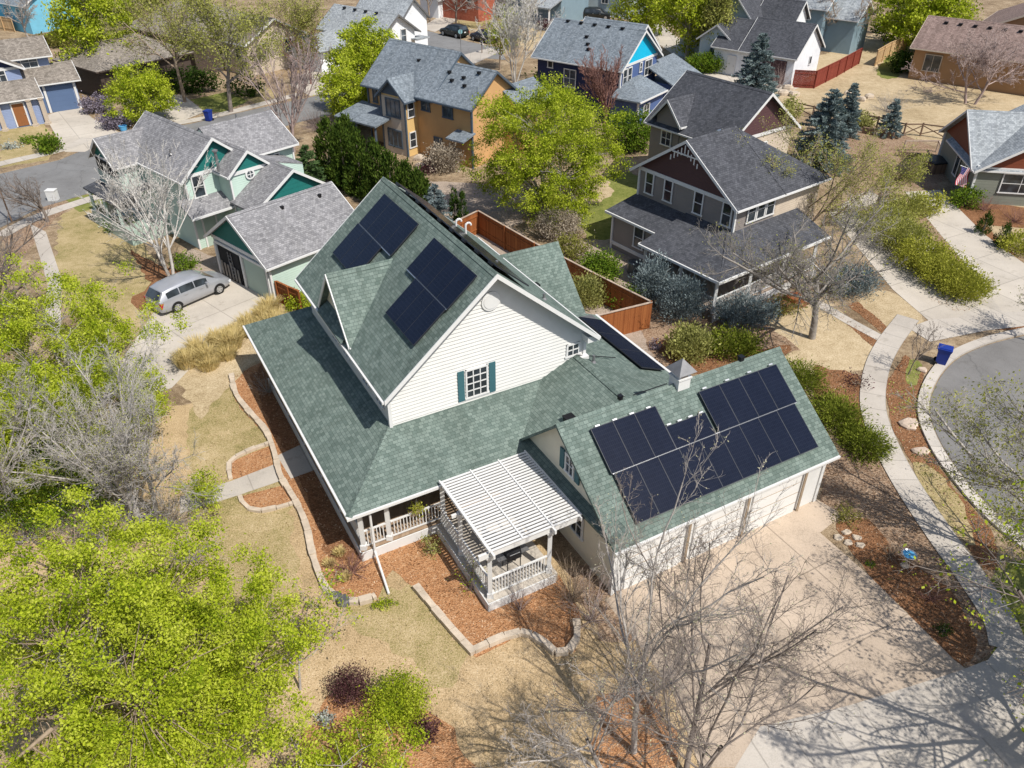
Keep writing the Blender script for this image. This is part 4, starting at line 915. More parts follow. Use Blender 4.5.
ground('gravel_yard', [(470, 232), (510, 224), (560, 262), (640, 330), (660, 372), (590, 320), (520, 270)], 'gravel', .0085, .2)
ground('gravel_yard', [(560, 240), (640, 240), (670, 290), (640, 300), (585, 270)], 'gravel', .0065, .3)
ground('earth_bank', [(170, 372), (250, 318), (330, 300), (345, 320), (250, 365), (200, 420)], 'straw_lawn', .0135, .3)
# paving
ground('path', [(277, 456), (307, 442), (318, 469), (291, 479)], 'conc', .02, uvaz=-28.95)
ground('path', [(180, 497), (232, 481), (276, 464), (284, 480), (240, 495), (180, 514)], 'conc', .0202, uvaz=-28.95)
ground('driveway', [(605, 600), (800, 490), (843, 515), (820, 533), (868, 575), (955, 661), (975, 676), (850, 706), (760, 728), (735, 768), (700, 768), (672, 690)], 'aggregate', .02, uvaz=-28.95)
ground('pavement', [(735, 768), (760, 727), (850, 705.5), (957, 672), (988, 660), (1003, 640), (1040, 640), (1060, 700), (985, 738), (905, 744), (850, 768), (800, 830), (700, 830)], 'conc', .0235, uvaz=-20)
ground('pavement', [(850, 768), (905, 744), (985, 738), (1060, 700), (1060, 830), (800, 830)], 'conc_drive', .0205, uvaz=-20)
SW = [(908, 318), (888, 345), (876, 372), (873, 408), (886, 446), (908, 487), (942, 538), (975, 583), (1000, 622), (1008, 650)]
ribbon('pavement', SW, 1.25, 'conc', .0265, .03)
ribbon('path', [(755, 283), (812, 301), (850, 322), (895, 346)], .75, 'conc', .022)
ground('driveway', [(828, 212), (868, 190), (900, 208), (930, 240), (975, 285), (992, 300), (958, 318), (930, 322), (893, 290)], 'conc_drive', .0195, uvaz=-28)
ground('driveway', [(905, 192), (940, 190), (985, 235), (1060, 290), (1060, 325), (1002, 318), (968, 268)], 'conc_drive', .0192, uvaz=-28)
ground('pavement', [(958, 318), (992, 298), (1002, 312), (1060, 312), (1060, 322), (985, 331), (930, 342), (908, 328), (930, 320)], 'conc', .0238, uvaz=-28)
ground('road', [(1060, 330), (1024, 336), (985, 346), (955, 361), (936, 385), (930, 412), (942, 445), (968, 482), (1005, 520), (1060, 560)], 'asphalt', .0145, smooth=4)
ribbon('kerb', [(1060, 326), (1024, 332), (984, 342), (950, 358), (929, 384), (923, 414), (936, 449), (963, 487), (1000, 526), (1060, 572)], .55, 'kerb', .0155, .1)
ground('parking_strip', [(905, 355), (925, 372), (917, 412), (930, 452), (957, 492), (992, 530), (1000, 570), (985, 570), (920, 478), (893, 430), (884, 385)], 'mulch_dark', .0138, .12)
ground('lawn', [(910, 360), (922, 365), (916, 385), (905, 380)], 'green_grass', .0165, .1, 3); ground('lawn', [(912, 462), (935, 470), (962, 505), (975, 545), (950, 530), (925, 490)], 'lawn_green', .0167, .2, 3)
ground('driveway', [(122, 360), (158, 306), (224, 276), (280, 304), (258, 330), (212, 346), (172, 388), (140, 400)], 'conc_drive', .02, uvaz=-47.5)
ground('path', [(172, 265), (192, 248), (226, 262), (223, 275), (200, 280)], 'gravel', .0165, .1)
ground('pavement', [(30, 224), (46, 232), (62, 280), (60, 340), (40, 330), (48, 285)], 'conc', .021)
ground('road', [(-60, 190), (0, 174), (60, 160), (100, 143), (130, 132), (190, 124), (260, 108), (345, 90), (352, 96), (345, 112), (300, 122), (240, 140), (130, 160), (100, 190), (40, 208), (0, 228), (-60, 250)], 'road', .0146)
ribbon('pavement', [(-60, 180), (0, 164), (60, 150), (88, 138)], 1.3, 'conc', .021); ribbon('pavement', [(150, 128), (210, 117), (262, 104), (300, 94)], 1.3, 'conc', .0212); ribbon('pavement', [(0, 236), (40, 216), (100, 196)], 1.2, 'conc', .0216)
ground('driveway', [(45, 116), (78, 105), (92, 118), (122, 134), (85, 152), (65, 152)], 'conc_drive', .0195, uvaz=-35)
ground('driveway', [(162, 95), (183, 95), (205, 112), (180, 122), (150, 118)], 'conc_drive', .0197, uvaz=-54)
ground('driveway', [(290, 85), (312, 66), (352, 78), (350, 92), (310, 96)], 'conc_drive', .0199, uvaz=-57)
ground('road', [(404, 26), (432, 32), (470, 42), (500, 48), (506, 60), (430, 54), (400, 40)], 'road', .0148)
ground('driveway', [(420, 28), (440, 16), (458, 14), (455, 22), (435, 32)], 'conc_drive', .0198)
ground('pavement', [(452, 58), (490, 48), (500, 52), (470, 66)], 'conc', .0222)
ground('road', [(600, 22), (660, 24), (700, 55), (680, 60), (640, 30)], 'conc_drive', .0149)
ground('driveway', [(700, 72), (745, 70), (800, 80), (820, 78), (790, 92), (720, 84)], 'conc_drive', .0194)
# stone edgings round the front beds
def edging(pix, label, w=.26, h=.2):
    pts = smooth_loop([at(*p) for p in pix], 10, False)
    m = MB(); acc = 0; a = pts[0]; i = 0
    dist = [0]
    for k in range(1, len(pts)): dist.append(dist[-1]+(pts[k]-pts[k-1]).length)
    def pos(s):
        for k in range(1, len(pts)):
            if dist[k] >= s: t = (s-dist[k-1])/max(1e-6, dist[k]-dist[k-1]); return pts[k-1].lerp(pts[k], t)
        return pts[-1]
    s = 0
    while s < dist[-1]-.1:
        L = .42+.25*rnd.random(); p, q = pos(s+.008), pos(min(dist[-1], s+L-.008)); d = q-p
        hh = h*(.85+.3*rnd.random()); ww = w*(.85+.3*rnd.random()); sd = d.cross(Z).normalized()
        o = p-sd*ww/2+Z*.0; m.prism([o, o+d, o+d*.99+sd*ww, o+sd*ww*(.95+.1*rnd.random())], Z*hh); s += L
    o = m.build('garden_edging', M['stone']); return tag(o, label, 'edging', 'stone edgings of the front beds')
edging([(232, 376), (236, 395), (250, 414), (266, 432), (275, 455), (281, 478), (296, 503), (307, 528), (313, 556), (325, 588), (340, 601), (362, 603), (376, 598)], 'long curving sandstone edging along the left porch mulch bed')
edging([(416, 588), (438, 615), (458, 638), (474, 655)], 'short curved sandstone edging between the lawn and the mulch below the pergola')
edging([(474, 652), (500, 640), (521, 634), (540, 641), (554, 654), (568, 653), (577, 640), (576, 622)], 'S-curved pale stone edging at the tip of the pergola mulch bed')
edging([(231, 480), (230, 463), (248, 452), (270, 444)], 'low stone edging of the small bed above the garden path', .2, .14)
edging([(240, 497), (246, 508), (262, 512), (280, 508), (297, 503)], 'low stone edging of the small bed below the garden path', .2, .14)
# ------------------------------------------------------------------ vegetation
def fast_mesh(name, V, Fq, mat, parent):
    """V (n,3) world coordinates, Fq (m,4) quads"""
    V = np.asarray(V, np.float32)-np.array(ORG[parent.name], np.float32)
    me = bpy.data.meshes.new(name); n, m = len(V), len(Fq)
    me.vertices.add(n); me.vertices.foreach_set('co', V.ravel())
    me.loops.add(m*4); me.loops.foreach_set('vertex_index', np.asarray(Fq, np.int32).ravel())
    me.polygons.add(m); me.polygons.foreach_set('loop_start', np.arange(0, m*4, 4, dtype=np.int32))
    me.update(calc_edges=True); me.materials.append(mat)
    o = bpy.data.objects.new(name, me); COL.objects.link(o); o.parent = parent; ORG[o.name] = ORG[parent.name]
    return o
def unit(a): return a/np.maximum(1e-9, np.linalg.norm(a, axis=-1, keepdims=True))
def tubes(name, segs, mat, parent, sides=5):
    S = np.asarray(segs, np.float64); p, q, r0, r1 = S[:, :3], S[:, 3:6], S[:, 6], S[:, 7]
    d = unit(q-p); ref = np.where(np.abs(d[:, 2:3]) < .9, np.array([[0, 0, 1.]]), np.array([[1., 0, 0]])); x = unit(np.cross(d, ref)); y = np.cross(d, x)
    t = np.arange(sides)*2*np.pi/sides; c, s = np.cos(t)[None, :, None], np.sin(t)[None, :, None]
    ring = x[:, None]*c+y[:, None]*s
    V = np.concatenate([p[:, None]+ring*r0[:, None, None], q[:, None]+ring*r1[:, None, None]], 1).reshape(-1, 3)
    i = np.arange(sides); j = (i+1) % sides
    f = np.stack([i, j, j+sides, i+sides], 1)[None]+(np.arange(len(S))*2*sides)[:, None, None]
    return fast_mesh(name, V, f.reshape(-1, 4), mat, parent)
def leaf_quads(C, size, rng, aspect=.62, up=.5, dirs=None, dj=.35, flat=None):
    n = len(C); 
    u = unit(rng.normal(size=(n, 3))) if dirs is None else unit(dirs+rng.normal(size=(n, 3))*dj)
    w = rng.normal(size=(n, 3)); w[:, 2] *= (1-up)
    w = unit(np.cross(u, w)) if dirs is not None else unit(np.cross(u, rng.normal(size=(n, 3))*(1-up)+np.array([0, 0, up])))
    s = (size*(.45+1.15*rng.random(n)**1.6))[:, None]
    V = np.stack([C-u*s*.5, C+w*s*aspect*.5, C+u*s*.5, C-w*s*aspect*.5], 1).reshape(-1, 3)
    return V, np.arange(n*4).reshape(-1, 4)
def leaves(name, C, size, mat, parent, rng, **k):
    V, f = leaf_quads(np.asarray(C), size, rng, **k); return fast_mesh(name, V, f, mat, parent)
def grow(rng, p, d, L, r, lv, P, segs, tips):
    n = P['pieces'][lv]; st = L/n; last = lv == len(P['n'])
    nch = 0 if last else P['n'][lv]
    rt = P.get('rt', .55) if not last else .4
    for i in range(n):
        d = d+rng.normal(size=3)*P['wig'][lv]; d[2] += P['up'][lv]; d = d/np.linalg.norm(d)
        q = p+d*st; ra, rb_ = r*(1-(1-rt)*i/n), r*(1-(1-rt)*(i+1)/n)
        segs.append((lv, *p, *q, ra, rb_))
        t = (i+1)/n
        if not last and t > P.get('bare', [.3, .15, .1, .1])[lv]:
            k = nch/n/(1-P.get('bare', [.3, .15, .1, .1])[lv]); k = int(k)+(rng.random() < k-int(k))
            if i == n-1: k = max(k, 2)
            for _ in range(k):
                a = P['ang'][lv]*(.7+.6*rng.random()); ph = rng.random()*2*math.pi
                x = np.cross(d, [0, 0, 1.] if abs(d[2]) < .95 else [1., 0, 0]); x /= np.linalg.norm(x); y = np.cross(d, x)
                nd = d*math.cos(a)+(x*math.cos(ph)+y*math.sin(ph))*math.sin(a)
                f = rng.random()
                grow(rng, p+(q-p)*f, nd, L*P['len'][lv]*(.65+.5*rng.random())*(1-.35*t), max(P.get('rmin', .006), rb_*P.get('rk', .6)), lv+1, P, segs, tips)
        p = q
        if last: tips.append((*p, *d))
STY = {
 'vase': dict(pieces=[4, 5, 4, 3, 2], n=[7, 8, 7, 5], wig=[.06, .10, .14, .18, .2], up=[.0, .10, .08, .05, .03], ang=[.72, .65, .7, .7], len=[1.5, .55, .5, .5], bare=[.55, .2, .1, .1]),
 'fan': dict(pieces=[3, 6, 4, 3, 2], n=[9, 10, 7, 4], wig=[.05, .06, .1, .15, .2], up=[.0, .09, .09, .06, .04], ang=[.5, .42, .5, .6], len=[2.2, .45, .45, .5], bare=[.5, .25, .1, .1]),
 'wide': dict(pieces=[3, 6, 5, 3, 2], n=[7, 9, 8, 5], wig=[.05, .10, .14, .18, .22], up=[.0, .05, .04, .04, .02], ang=[.95, .7, .75, .75], len=[1.9, .55, .48, .5], bare=[.45, .2, .1, .1]),
 'elm': dict(pieces=[3, 7, 5, 4, 3], n=[7, 9, 8, 6], wig=[.06, .13, .17, .21, .26], up=[.0, .085, .06, .05, .03], ang=[.72, .62, .7, .7], len=[1.7, .52, .5, .5], bare=[.45, .2, .1, .1]),
 'slim': dict(pieces=[10, 4, 3, 2], n=[34, 9, 6], wig=[.03, .1, .15, .2], up=[.02, .12, .08, .05], ang=[.75, .6, .7], len=[.30, .5, .5], bare=[.25, .15, .1, .1]),
}
def tree(label, base, Ht, style='vase', bark='bark_grey', leaf=None, seed=1, nleaf=0, lsize=.12, lsp=.12, trunk=.3, r=.16, lean=(0, 0), stems=1, dens=1.0, name='bare_tree', cat='tree', group=None, rmin=.007, rk=.6, sides=3, open_=1.0, tip_frac=1.0):
    rng = np.random.default_rng(seed); base = Vector((base[0], base[1], 0))
    T = thing(name, label, cat, base, group)
    P = dict(STY[style]); P['rmin'] = rmin; P['rk'] = rk
    P['n'] = [max(1, int(round(x*(dens if i else 1)))) for i, x in enumerate(P['n'])]
    P['ang'] = [a*open_ for a in P['ang']]
    segs, tips = [], []
    L0 = Ht*(trunk if style != 'slim' else .96)
    for k in range(stems):
        d = np.array([lean[0], lean[1], 1.0])
        b = np.array(base)
        if stems > 1:
            ph = 2*math.pi*k/stems+seed; d[:2] += .28*np.array([math.cos(ph), math.sin(ph)])*open_; b = b+np.array([math.cos(ph), math.sin(ph), 0])*r*.9
        d /= np.linalg.norm(d)
        grow(rng, b-np.array([0, 0, .1]), d, L0, r/(stems**.4), 0, P, segs, tips)
    S = np.array(segs); top = S[:, 6].max(); k = Ht/top
    o = np.array(base)
    sc_ = np.array([k, k, k])
    S[:, 1:4] = (S[:, 1:4]-o)*sc_+o; S[:, 4:7] = (S[:, 4:7]-o)*sc_+o
    tp = np.array(tips); tp[:, :3] = (tp[:, :3]-o)*sc_+o
    nl = int(S[:, 0].max()); big = S[:, 0] <= (0 if style == 'slim' else 1)
    tubes('trunk', S[big][:, 1:], M[bark], T, 7)
    br = tubes('branches', S[~big][:, 1:], M[bark], T, sides)
    if leaf and nleaf:
        idx = rng.integers(0, max(1, int(len(tp)*tip_frac)), nleaf); C = tp[rng.permutation(len(tp))][idx][:, :3]+rng.normal(size=(nleaf, 3))*lsp
        leaves('crown', C, lsize, M[leaf], T, rng)
    return T
def blob_pts(rng, n, c, R, lump=.3, shell=.5, seed=0, flatten=0):
    """cluster centres in a lumpy ellipsoid"""
    d = unit(rng.normal(size=(n, 3))); rr = (shell+(1-shell)*rng.random(n))
    rr = np.where(rng.random(n) < .75, rr, rng.random(n)**.5)
    nz = np.array([mnoise.noise(Vector(tuple(v*1.7+seed*3.1))) for v in d])
    return np.array(c)+d*np.array(R)*(rr*(1+lump*nz*1.6))[:, None]
def crown_tree(label, base, zc, R, Rz, leaf, seed, nclus=300, per=70, crad=.42, lsize=.13, bark='bark_grey', name='leafy_tree', group=None, lump=.3, shell=.5, r=.2, off=(0, 0), twigs=True, up=.5, cat='tree', gap=0.0):
    rng = np.random.default_rng(seed); base = Vector((base[0], base[1], 0)); T = thing(name, label, cat, base, group)
    c = np.array([base.x+off[0], base.y+off[1], zc]); Rv = np.array(R if hasattr(R, '__len__') else (R, R)); Rv = np.array([Rv[0], Rv[1], Rz])
    cl = blob_pts(rng, nclus, c, Rv, lump, shell, seed)
    cl = cl[cl[:, 2] > max(.25, zc-Rz*.95)]
    if gap:
        keep = np.array([mnoise.noise(Vector(tuple(v*.55+seed))) for v in cl]) > -gap; cl = cl[keep]
    segs = []; fork = np.array([base.x+off[0]*.3, base.y+off[1]*.3, max(.5, zc-Rz*.75)])
    segs.append((*(np.array(base)-[0, 0, .1]), *fork, r, r*.75))
    nl = 9; limbs = []
    for i in range(nl):
        ph = 2*math.pi*i/nl+rng.random(); e = c+Rv*np.array([math.cos(ph)*.5, math.sin(ph)*.5, -.35+.4*rng.random()]) if i else c+Rv*[0, 0, .25]
        a = fork; m = fork+(e-fork)*.5+rng.normal(size=3)*.2+np.array([0, 0, .3]); segs.append((*a, *m, r*.45, r*.28)); segs.append((*m, *e, r*.28, r*.1)); limbs += [m, e, (m+e)/2]
    limbs = np.array(limbs); tubes('trunk', segs, M[bark], T, 7)
    if twigs:
        k = cl[rng.permutation(len(cl))[:min(len(cl), 260)]]; j = np.argmin(((k[:, None]-limbs[None])**2).sum(-1), 1); a = limbs[j]; k = a+(k-a)*.85; m = (a+k)/2+rng.normal(size=k.shape)*.18
        n = len(k); tw = np.concatenate([np.c_[a, m, np.full(n, r*.06+.008), np.full(n, r*.04+.006)], np.c_[m, k, np.full(n, r*.04+.006), np.full(n, .005)]]); tubes('branches', tw, M[bark], T, 3)
    n = per*len(cl); C = np.repeat(cl, per, 0)+rng.normal(size=(n, 3))*crad*np.array([.6, .6, .45])
    leaves('crown', C, lsize, M[leaf], T, rng, up=up)
    return T
def shrub(label, base, R, h, leaf, seed, n=2500, lsize=.09, name='shrub', cat='shrub', group=None, bark='bark_tan', lump=.25, shell=.55, dirs=None, aspect=.6, z0=.0, twig=14):
    rng = np.random.default_rng(seed); base = Vector((base[0], base[1], 0)); T = thing(name, label, cat, base, group)
    Rv = np.array(R if hasattr(R, '__len__') else (R, R)); c = np.array([base.x, base.y, h*.5+z0]); nc = max(30, n//22)
    cl = blob_pts(rng, nc, c, (Rv[0], Rv[1], h*.52), lump, shell, seed); cl[:, 2] = np.maximum(cl[:, 2], .06)
    C = np.repeat(cl, n//nc, 0); C = C+rng.normal(size=C.shape)*min(.22, Rv.min()*.22); C[:, 2] = np.maximum(C[:, 2], .03)
    D = None
    if dirs == 'out': D = unit(C-np.array([base.x, base.y, -h*.3]))
    if dirs == 'up': D = unit((C-c)*np.array([.5, .5, 0])+np.array([0, 0, 1.]))
    leaves('foliage', C, lsize, M[leaf], T, rng, dirs=D, aspect=aspect)
    k = cl[rng.permutation(len(cl))[:twig]]; b0 = np.array(base); m = b0+(k-b0)*.5+rng.normal(size=k.shape)*.05
    tubes('stems', np.concatenate([np.c_[np.repeat(b0[None], len(k), 0), m, np.full(len(k), .022), np.full(len(k), .014)], np.c_[m, k, np.full(len(k), .014), np.full(len(k), .006)]]), M[bark], T, 4)
    return T
def bare_shrub(label, base, R, h, bark, seed, n=60, leaf=None, nleaf=0, lsize=.07, name='bare_shrub', group=None, sub=7, up=.5):
    rng = np.random.default_rng(seed); base = Vector((base[0], base[1], 0)); T = thing(name, label, 'shrub', base, group); segs = []; tips = []
    for i in range(n):
        ph = rng.random()*2*math.pi; a = (rng.random()**.6)*1.15*math.atan2(R, h*up); d = np.array([math.cos(ph)*math.sin(a), math.sin(ph)*math.sin(a), math.cos(a)]); L = math.hypot(R, h)*(.55+.45*rng.random())*.95
        L = min(L, h/max(.2, d[2]), R/max(.08, math.sin(a))) ; p = np.array(base)+np.array([math.cos(ph), math.sin(ph), 0])*R*.12*rng.random(); rr = .014
        for k in range(4):
            d = d+rng.normal(size=3)*.09; d /= np.linalg.norm(d); q = p+d*L/4; segs.append((*p, *q, rr, rr*.75)); rr *= .75
            if k:
                for _ in range(sub//3+(rng.random() < (sub % 3)/3)):
                    e = d+rng.normal(size=3)*.55; e[2] += .25; e /= np.linalg.norm(e); f = p+(q-p)*rng.random(); g2 = f+e*L*.24*(.5+rng.random()); segs.append((*f, *g2, rr*.6, .004)); tips.append(g2)
            p = q
        tips.append(p)
    S = np.array(segs); tubes('branches', S, M[bark], T, 3)
    if leaf: tp = np.array(tips); C = tp[rng.integers(0, len(tp), nleaf)]+rng.normal(size=(nleaf, 3))*.08; leaves('foliage', C, lsize, M[leaf], T, rng)
    return T
def spruce(label, base, Ht, R, leaf, seed, name='spruce_tree', n=26, per=46, group=None, lsize=.22):
    rng = np.random.default_rng(seed); base = Vector((base[0], base[1], 0)); T = thing(name, label, 'tree', base, group); segs = [(*(np.array(base)-[0, 0, .1]), *(np.array(base)+[0, 0, Ht*.97]), R*.06+.04, .015)]; C = []; D = []
    lay = int(n*Ht/6)
    for i in range(lay):
        t = (i+rng.random()*.8)/lay; z = .25+t*(Ht-.35); L = R*(1-t)**.72*(.8+.35*rng.random())+.10; nb = 7+int(6*(1-t))
        for k in range(nb):
            ph = rng.random()*2*math.pi; o = np.array([math.cos(ph), math.sin(ph), 0]); p = np.array(base)+[0, 0, z]; m = per if L > .5 else per//2; lb = L*(.8+.3*rng.random())
            e = p+o*lb+np.array([0, 0, -.22*lb+.25*lb*t]); segs.append((*p, *e, .014, .005)); u = rng.random(m)**.6
            side = np.cross(o, [0, 0, 1.]); pts = p+(e-p)*u[:, None]+side*(rng.normal(size=m)*.17*(.35+lb*.35)*(1.1-u))[:, None]+rng.normal(size=(m, 3))*.035; C.append(pts); D.append(np.repeat((o*.8+np.array([0, 0, .35]))[None], m, 0))
    tubes('trunk', segs, M['bark_dark'], T, 4); leaves('crown', np.concatenate(C), lsize, M[leaf], T, rng, dirs=np.concatenate(D), aspect=.22, dj=.45); return T
def column(label, base, Ht, R, leaf, seed, n=5200, lsize=.2, name='evergreen_tree', group=None, pointy=1.0):
    rng = np.random.default_rng(seed); base = Vector((base[0], base[1], 0)); T = thing(name, label, 'tree', base, group)
    nc = n//26; t = rng.random(nc)**(1+.5*pointy); ph = rng.random(nc)*2*math.pi
    prof = R*np.minimum(1, (1-t)**(.6*pointy)*1.15)*np.minimum(1, .55+t*3); nz = np.array([mnoise.noise(Vector((math.cos(a)*1.5+seed, math.sin(a)*1.5, b*Ht*.7))) for a, b in zip(ph, t)])
    rr = prof*(.72+.3*rng.random(nc))*(1+.35*nz); cl = np.array(base)+np.stack([np.cos(ph)*rr, np.sin(ph)*rr, .1+t*Ht*.97], 1)
    C = np.repeat(cl, 26, 0); C = C+rng.normal(size=C.shape)*np.array([.14, .14, .26])*min(1, R); D = unit((C-np.array(base))*np.array([.35, .35, 0])+np.array([0, 0, 1.]))
    leaves('crown', C, lsize, M[leaf], T, rng, dirs=D, aspect=.35, dj=.35); tubes('trunk', [(*(np.array(base)-[0, 0, .1]), *(np.array(base)+[0, 0, Ht*.85]), R*.1+.03, .02)], M['bark_dark'], T, 5); return T
def grassy(label, base, R, h, leaf, seed, n=900, name='ornamental_grass', group=None):
    rng = np.random.default_rng(seed); base = Vector((base[0], base[1], 0)); T = thing(name, label, 'grass clump', base, group); T['kind'] = 'thing'
    ph = rng.random(n)*2*math.pi; rr = R*.45*np.sqrt(rng.random(n)); b = np.array(base)+np.stack([np.cos(ph)*rr, np.sin(ph)*rr, np.zeros(n)], 1); out = np.stack([np.cos(ph), np.sin(ph), np.zeros(n)], 1)
    L = h*(.6+.5*rng.random(n)); lean = (.15+.6*rng.random(n))[:, None]; m = b+out*lean*L[:, None]*.3+np.array([0, 0, .55])*L[:, None]; e = b+out*lean*L[:, None]*.95+np.array([0, 0, 1.])*(L*(1-.5*lean[:, 0]**2))[:, None]
    w = unit(np.cross(out, [0, 0, 1.])+rng.normal(size=(n, 3))*.4)*.014
    V = np.concatenate([np.stack([b-w, b+w, m+w, m-w], 1), np.stack([m-w, m+w, e+w*.25, e-w*.25], 1)]).reshape(-1, 3); fast_mesh('blades', V, np.arange(len(V)).reshape(-1, 4), M[leaf], T); return T
def G(x, y, z=0): v = at(x, y, z); return (v.x, v.y)
# --- big foreground trees
crown_tree('huge lime green maple filling the bottom left corner of the photo', G(74, 665, 5.3), 5.4, (5.2, 5.5), 3.3, 'lf_lime', 3, 560, 300, .30, .078, bark='bark_tan', r=.26, lump=.35, shell=.6, gap=.45)
crown_tree('lime green maple with a low crown, right beside the huge corner maple', G(188, 672, 4.3), 4.4, (3.5, 3.4), 2.7, 'lf_lime', 4, 320, 290, .29, .076, bark='bark_tan', r=.17, lump=.4, shell=.55, gap=.42)
crown_tree('small lime green tree at the bottom edge below the purple barberry', G(345, 775, 2.6), 2.6, (2.4, 1.6), 1.9, 'lf_lime', 5, 130, 220, .28, .075, r=.1, lump=.4, shell=.35, gap=.12)
tree('thin sapling with scattered lime leaves on the dry lawn left of the barberry', G(300, 690), 4.2, 'vase', 'bark_grey', 'lf_lime', 6, 2600, .09, .12, .35, .05, dens=.5, name='young_tree')
tree('dead grey tree standing inside the lime green foliage at bottom left', G(122, 735, 1.0), 7.6, 'elm', 'bark_grey', None, 7, r=.08, dens=.4, open_=.55, rmin=.009)
crown_tree('bright green tree at the left edge above the grey budding tree', G(55, 345, 4.0), 4.2, (4.4, 4.4), 2.9, 'lf_lime', 8, 380, 250, .36, .09, r=.2, lump=.45, shell=.5, gap=.28)
crown_tree('lime green tree behind the grey budding tree at mid left, at the left edge', G(35, 430, 3.2), 3.4, (4.2, 4.0), 2.6, 'lf_lime', 9, 340, 240, .36, .09, r=.17, lump=.4, shell=.4, gap=.12)
crown_tree('low light green tree between the minivan driveway and the yellow grasses', G(142, 385, 1.6), 1.8, (1.7, 1.5), 1.4, 'lf_lime', 10, 60, 130, .3, .09, r=.07, lump=.4, shell=.3)
tree('large grey budding tree with two pale forked trunks on the left of the front lawn', G(148, 528), 9.2, 'elm', 'bark_silver', 'lf_haze', 11, 6000, .06, .16, .22, .16, stems=3, dens=.84, name='budding_tree', open_=.82, rmin=.007, rk=.56)
tree('grey bare tree at the left edge below the bright green foliage', G(8, 530), 8.5, 'vase', 'bark_grey', 'lf_haze', 12, 3000, .07, .16, .25, .15, stems=2, dens=1.0, rmin=.008, name='budding_tree')
tree('dark bare tree at the left edge on the mint house lawn', G(10, 330), 7.5, 'wide', 'bark_dark', None, 13, r=.16, dens=.9)
tree('small dark bare tree by the road at the left edge', G(48, 222), 4.6, 'wide', 'bark_dark', None, 14, r=.13, dens=.7, trunk=.3)
tree('white barked birch with several stems in front of the mint green house', G(172, 280), 9.6, 'vase', 'bark_pale', None, 15, r=.17, stems=3, dens=.75, rmin=.012, trunk=.6, open_=.72)
# --- bare trees round the driveway
tree('tall slender bare tree in front of the garage roof at the bottom of the photo', G(634, 752), 11.8, 'elm', 'bark_grey', 'lf_pale', 16, 1400, .045, .05, .42, .11, dens=.72, rmin=.006, open_=.55, rk=.56, lean=(-.03, .02))
tree('wide spreading dark bare tree at the edge of the garage driveway', G(684, 785), 10.4, 'elm', 'bark_dark', 'lf_pale', 17, 2000, .045, .06, .24, .13, stems=2, dens=.90, rmin=.0055, open_=1.06, lean=(.12, .07), rk=.52)
tree('pale bare tree leaning left over the front lawn at the bottom edge', G(618, 800), 6.4, 'elm', 'bark_grey', None, 18, r=.10, dens=.72, lean=(-.34, .10), trunk=.4, rmin=.006, rk=.52)
bare_shrub('dense bare shrub against the beige garage side wall', G(572, 600), 1.2, 1.8, 'bark_tan', 19, 50)
bare_shrub('leggy bare shrub at the corner post of the pergola', G(470, 590), .6, 1.7, 'bark_pink', 20, 20, 'lf_spring', 250)
bare_shrub('bare twiggy shrub at the tip of the pergola mulch bed', G(590, 620), 1.1, 1.6, 'bark_pink', 21, 34)
tree('spreading bare tree on the straw lawn in front of the taupe house porch', G(812, 338), 9.8, 'wide', 'bark_mid', 'lf_haze', 22, 3500, .07, .1, .17, .22, dens=1.16, rmin=.009, open_=1.06, rk=.56, lean=(-.02, 0))
tree('budding tree with yellowish tips rising behind the taupe house porch', G(800, 256), 9.4, 'wide', 'bark_tan', 'lf_haze', 23, 24000, .085, .25, .3, .14, dens=.9, rmin=.010, name='budding_tree', open_=.85)
tree('thin bare sapling by the pavement beside the blue bin', G(908, 375), 3.2, 'vase', 'bark_dark', None, 24, r=.04, dens=.5, open_=.8, name='young_tree')
tree('budding tree leaning in from the right edge over the turning circle', G(1075, 590), 10.0, 'wide', 'bark_grey', 'lf_haze', 25, 16000, .085, .2, .25, .17, dens=1.0, rmin=.009, name='budding_tree', lean=(-.12, .05))
crown_tree('green leafing tree at the right edge over the lower pavement', G(1052, 695), 5.5, (4.3, 3.8), 3.2, 'lf_spring', 26, 230, 60, .4, .10, r=.17, lump=.45, shell=.3, gap=.05)
tree('bare budding tree outside the lower right corner casting shade on the driveway', G(1085, 805), 11.0, 'wide', 'bark_dark', 'lf_spring', 27, 6000, .10, .22, .25, .18, dens=1.0, rmin=.010, name='budding_tree')
tree('thin dark bare tree at the right edge above the turning circle', G(1040, 345), 6.0, 'vase', 'bark_dark', 'lf_pale', 28, 2400, .09, .15, .3, .08, dens=.7)
# --- mid distance
crown_tree('big round bright green tree in the middle, behind the main house', G(545, 158, 4.6), 4.9, (5.4, 5.2), 4.6, 'lf_spring', 30, 640, 230, .46, .12, r=.26, lump=.3, shell=.55, gap=.28)
crown_tree('round lime green tree beside the blue house driveway', G(142, 95, 2.6), 2.8, (3.2, 3.0), 2.6, 'lf_lime', 31, 240, 110, .45, .17, r=.15, lump=.3)
tree('large loose green tree on a dark trunk before the tan roof', G(231, 112), 13.5, 'vase', 'bark_dark', 'lf_haze', 32, 20000, .16, .45, .25, .24, dens=.85, rmin=.02, name='leafy_tree', open_=1.1)
tree('hazy olive tree left of the large loose green tree', G(185, 102), 11.0, 'vase', 'bark_tan', 'lf_haze', 33, 9000, .15, .45, .25, .2, dens=.7, rmin=.02, name='leafy_tree')
tree('greenish tree behind the pinkish bare tree at top left', G(300, 70), 9.5, 'vase', 'bark_tan', 'lf_haze', 34, 9000, .15, .45, .25, .18, dens=.7, rmin=.02, name='leafy_tree')
crown_tree('tall lime green tree behind the tan hipped roof', G(92, 28, 6), 6, (4.6, 4.2), 5.8, 'lf_lime', 35, 280, 90, .7, .26, r=.25, lump=.35)
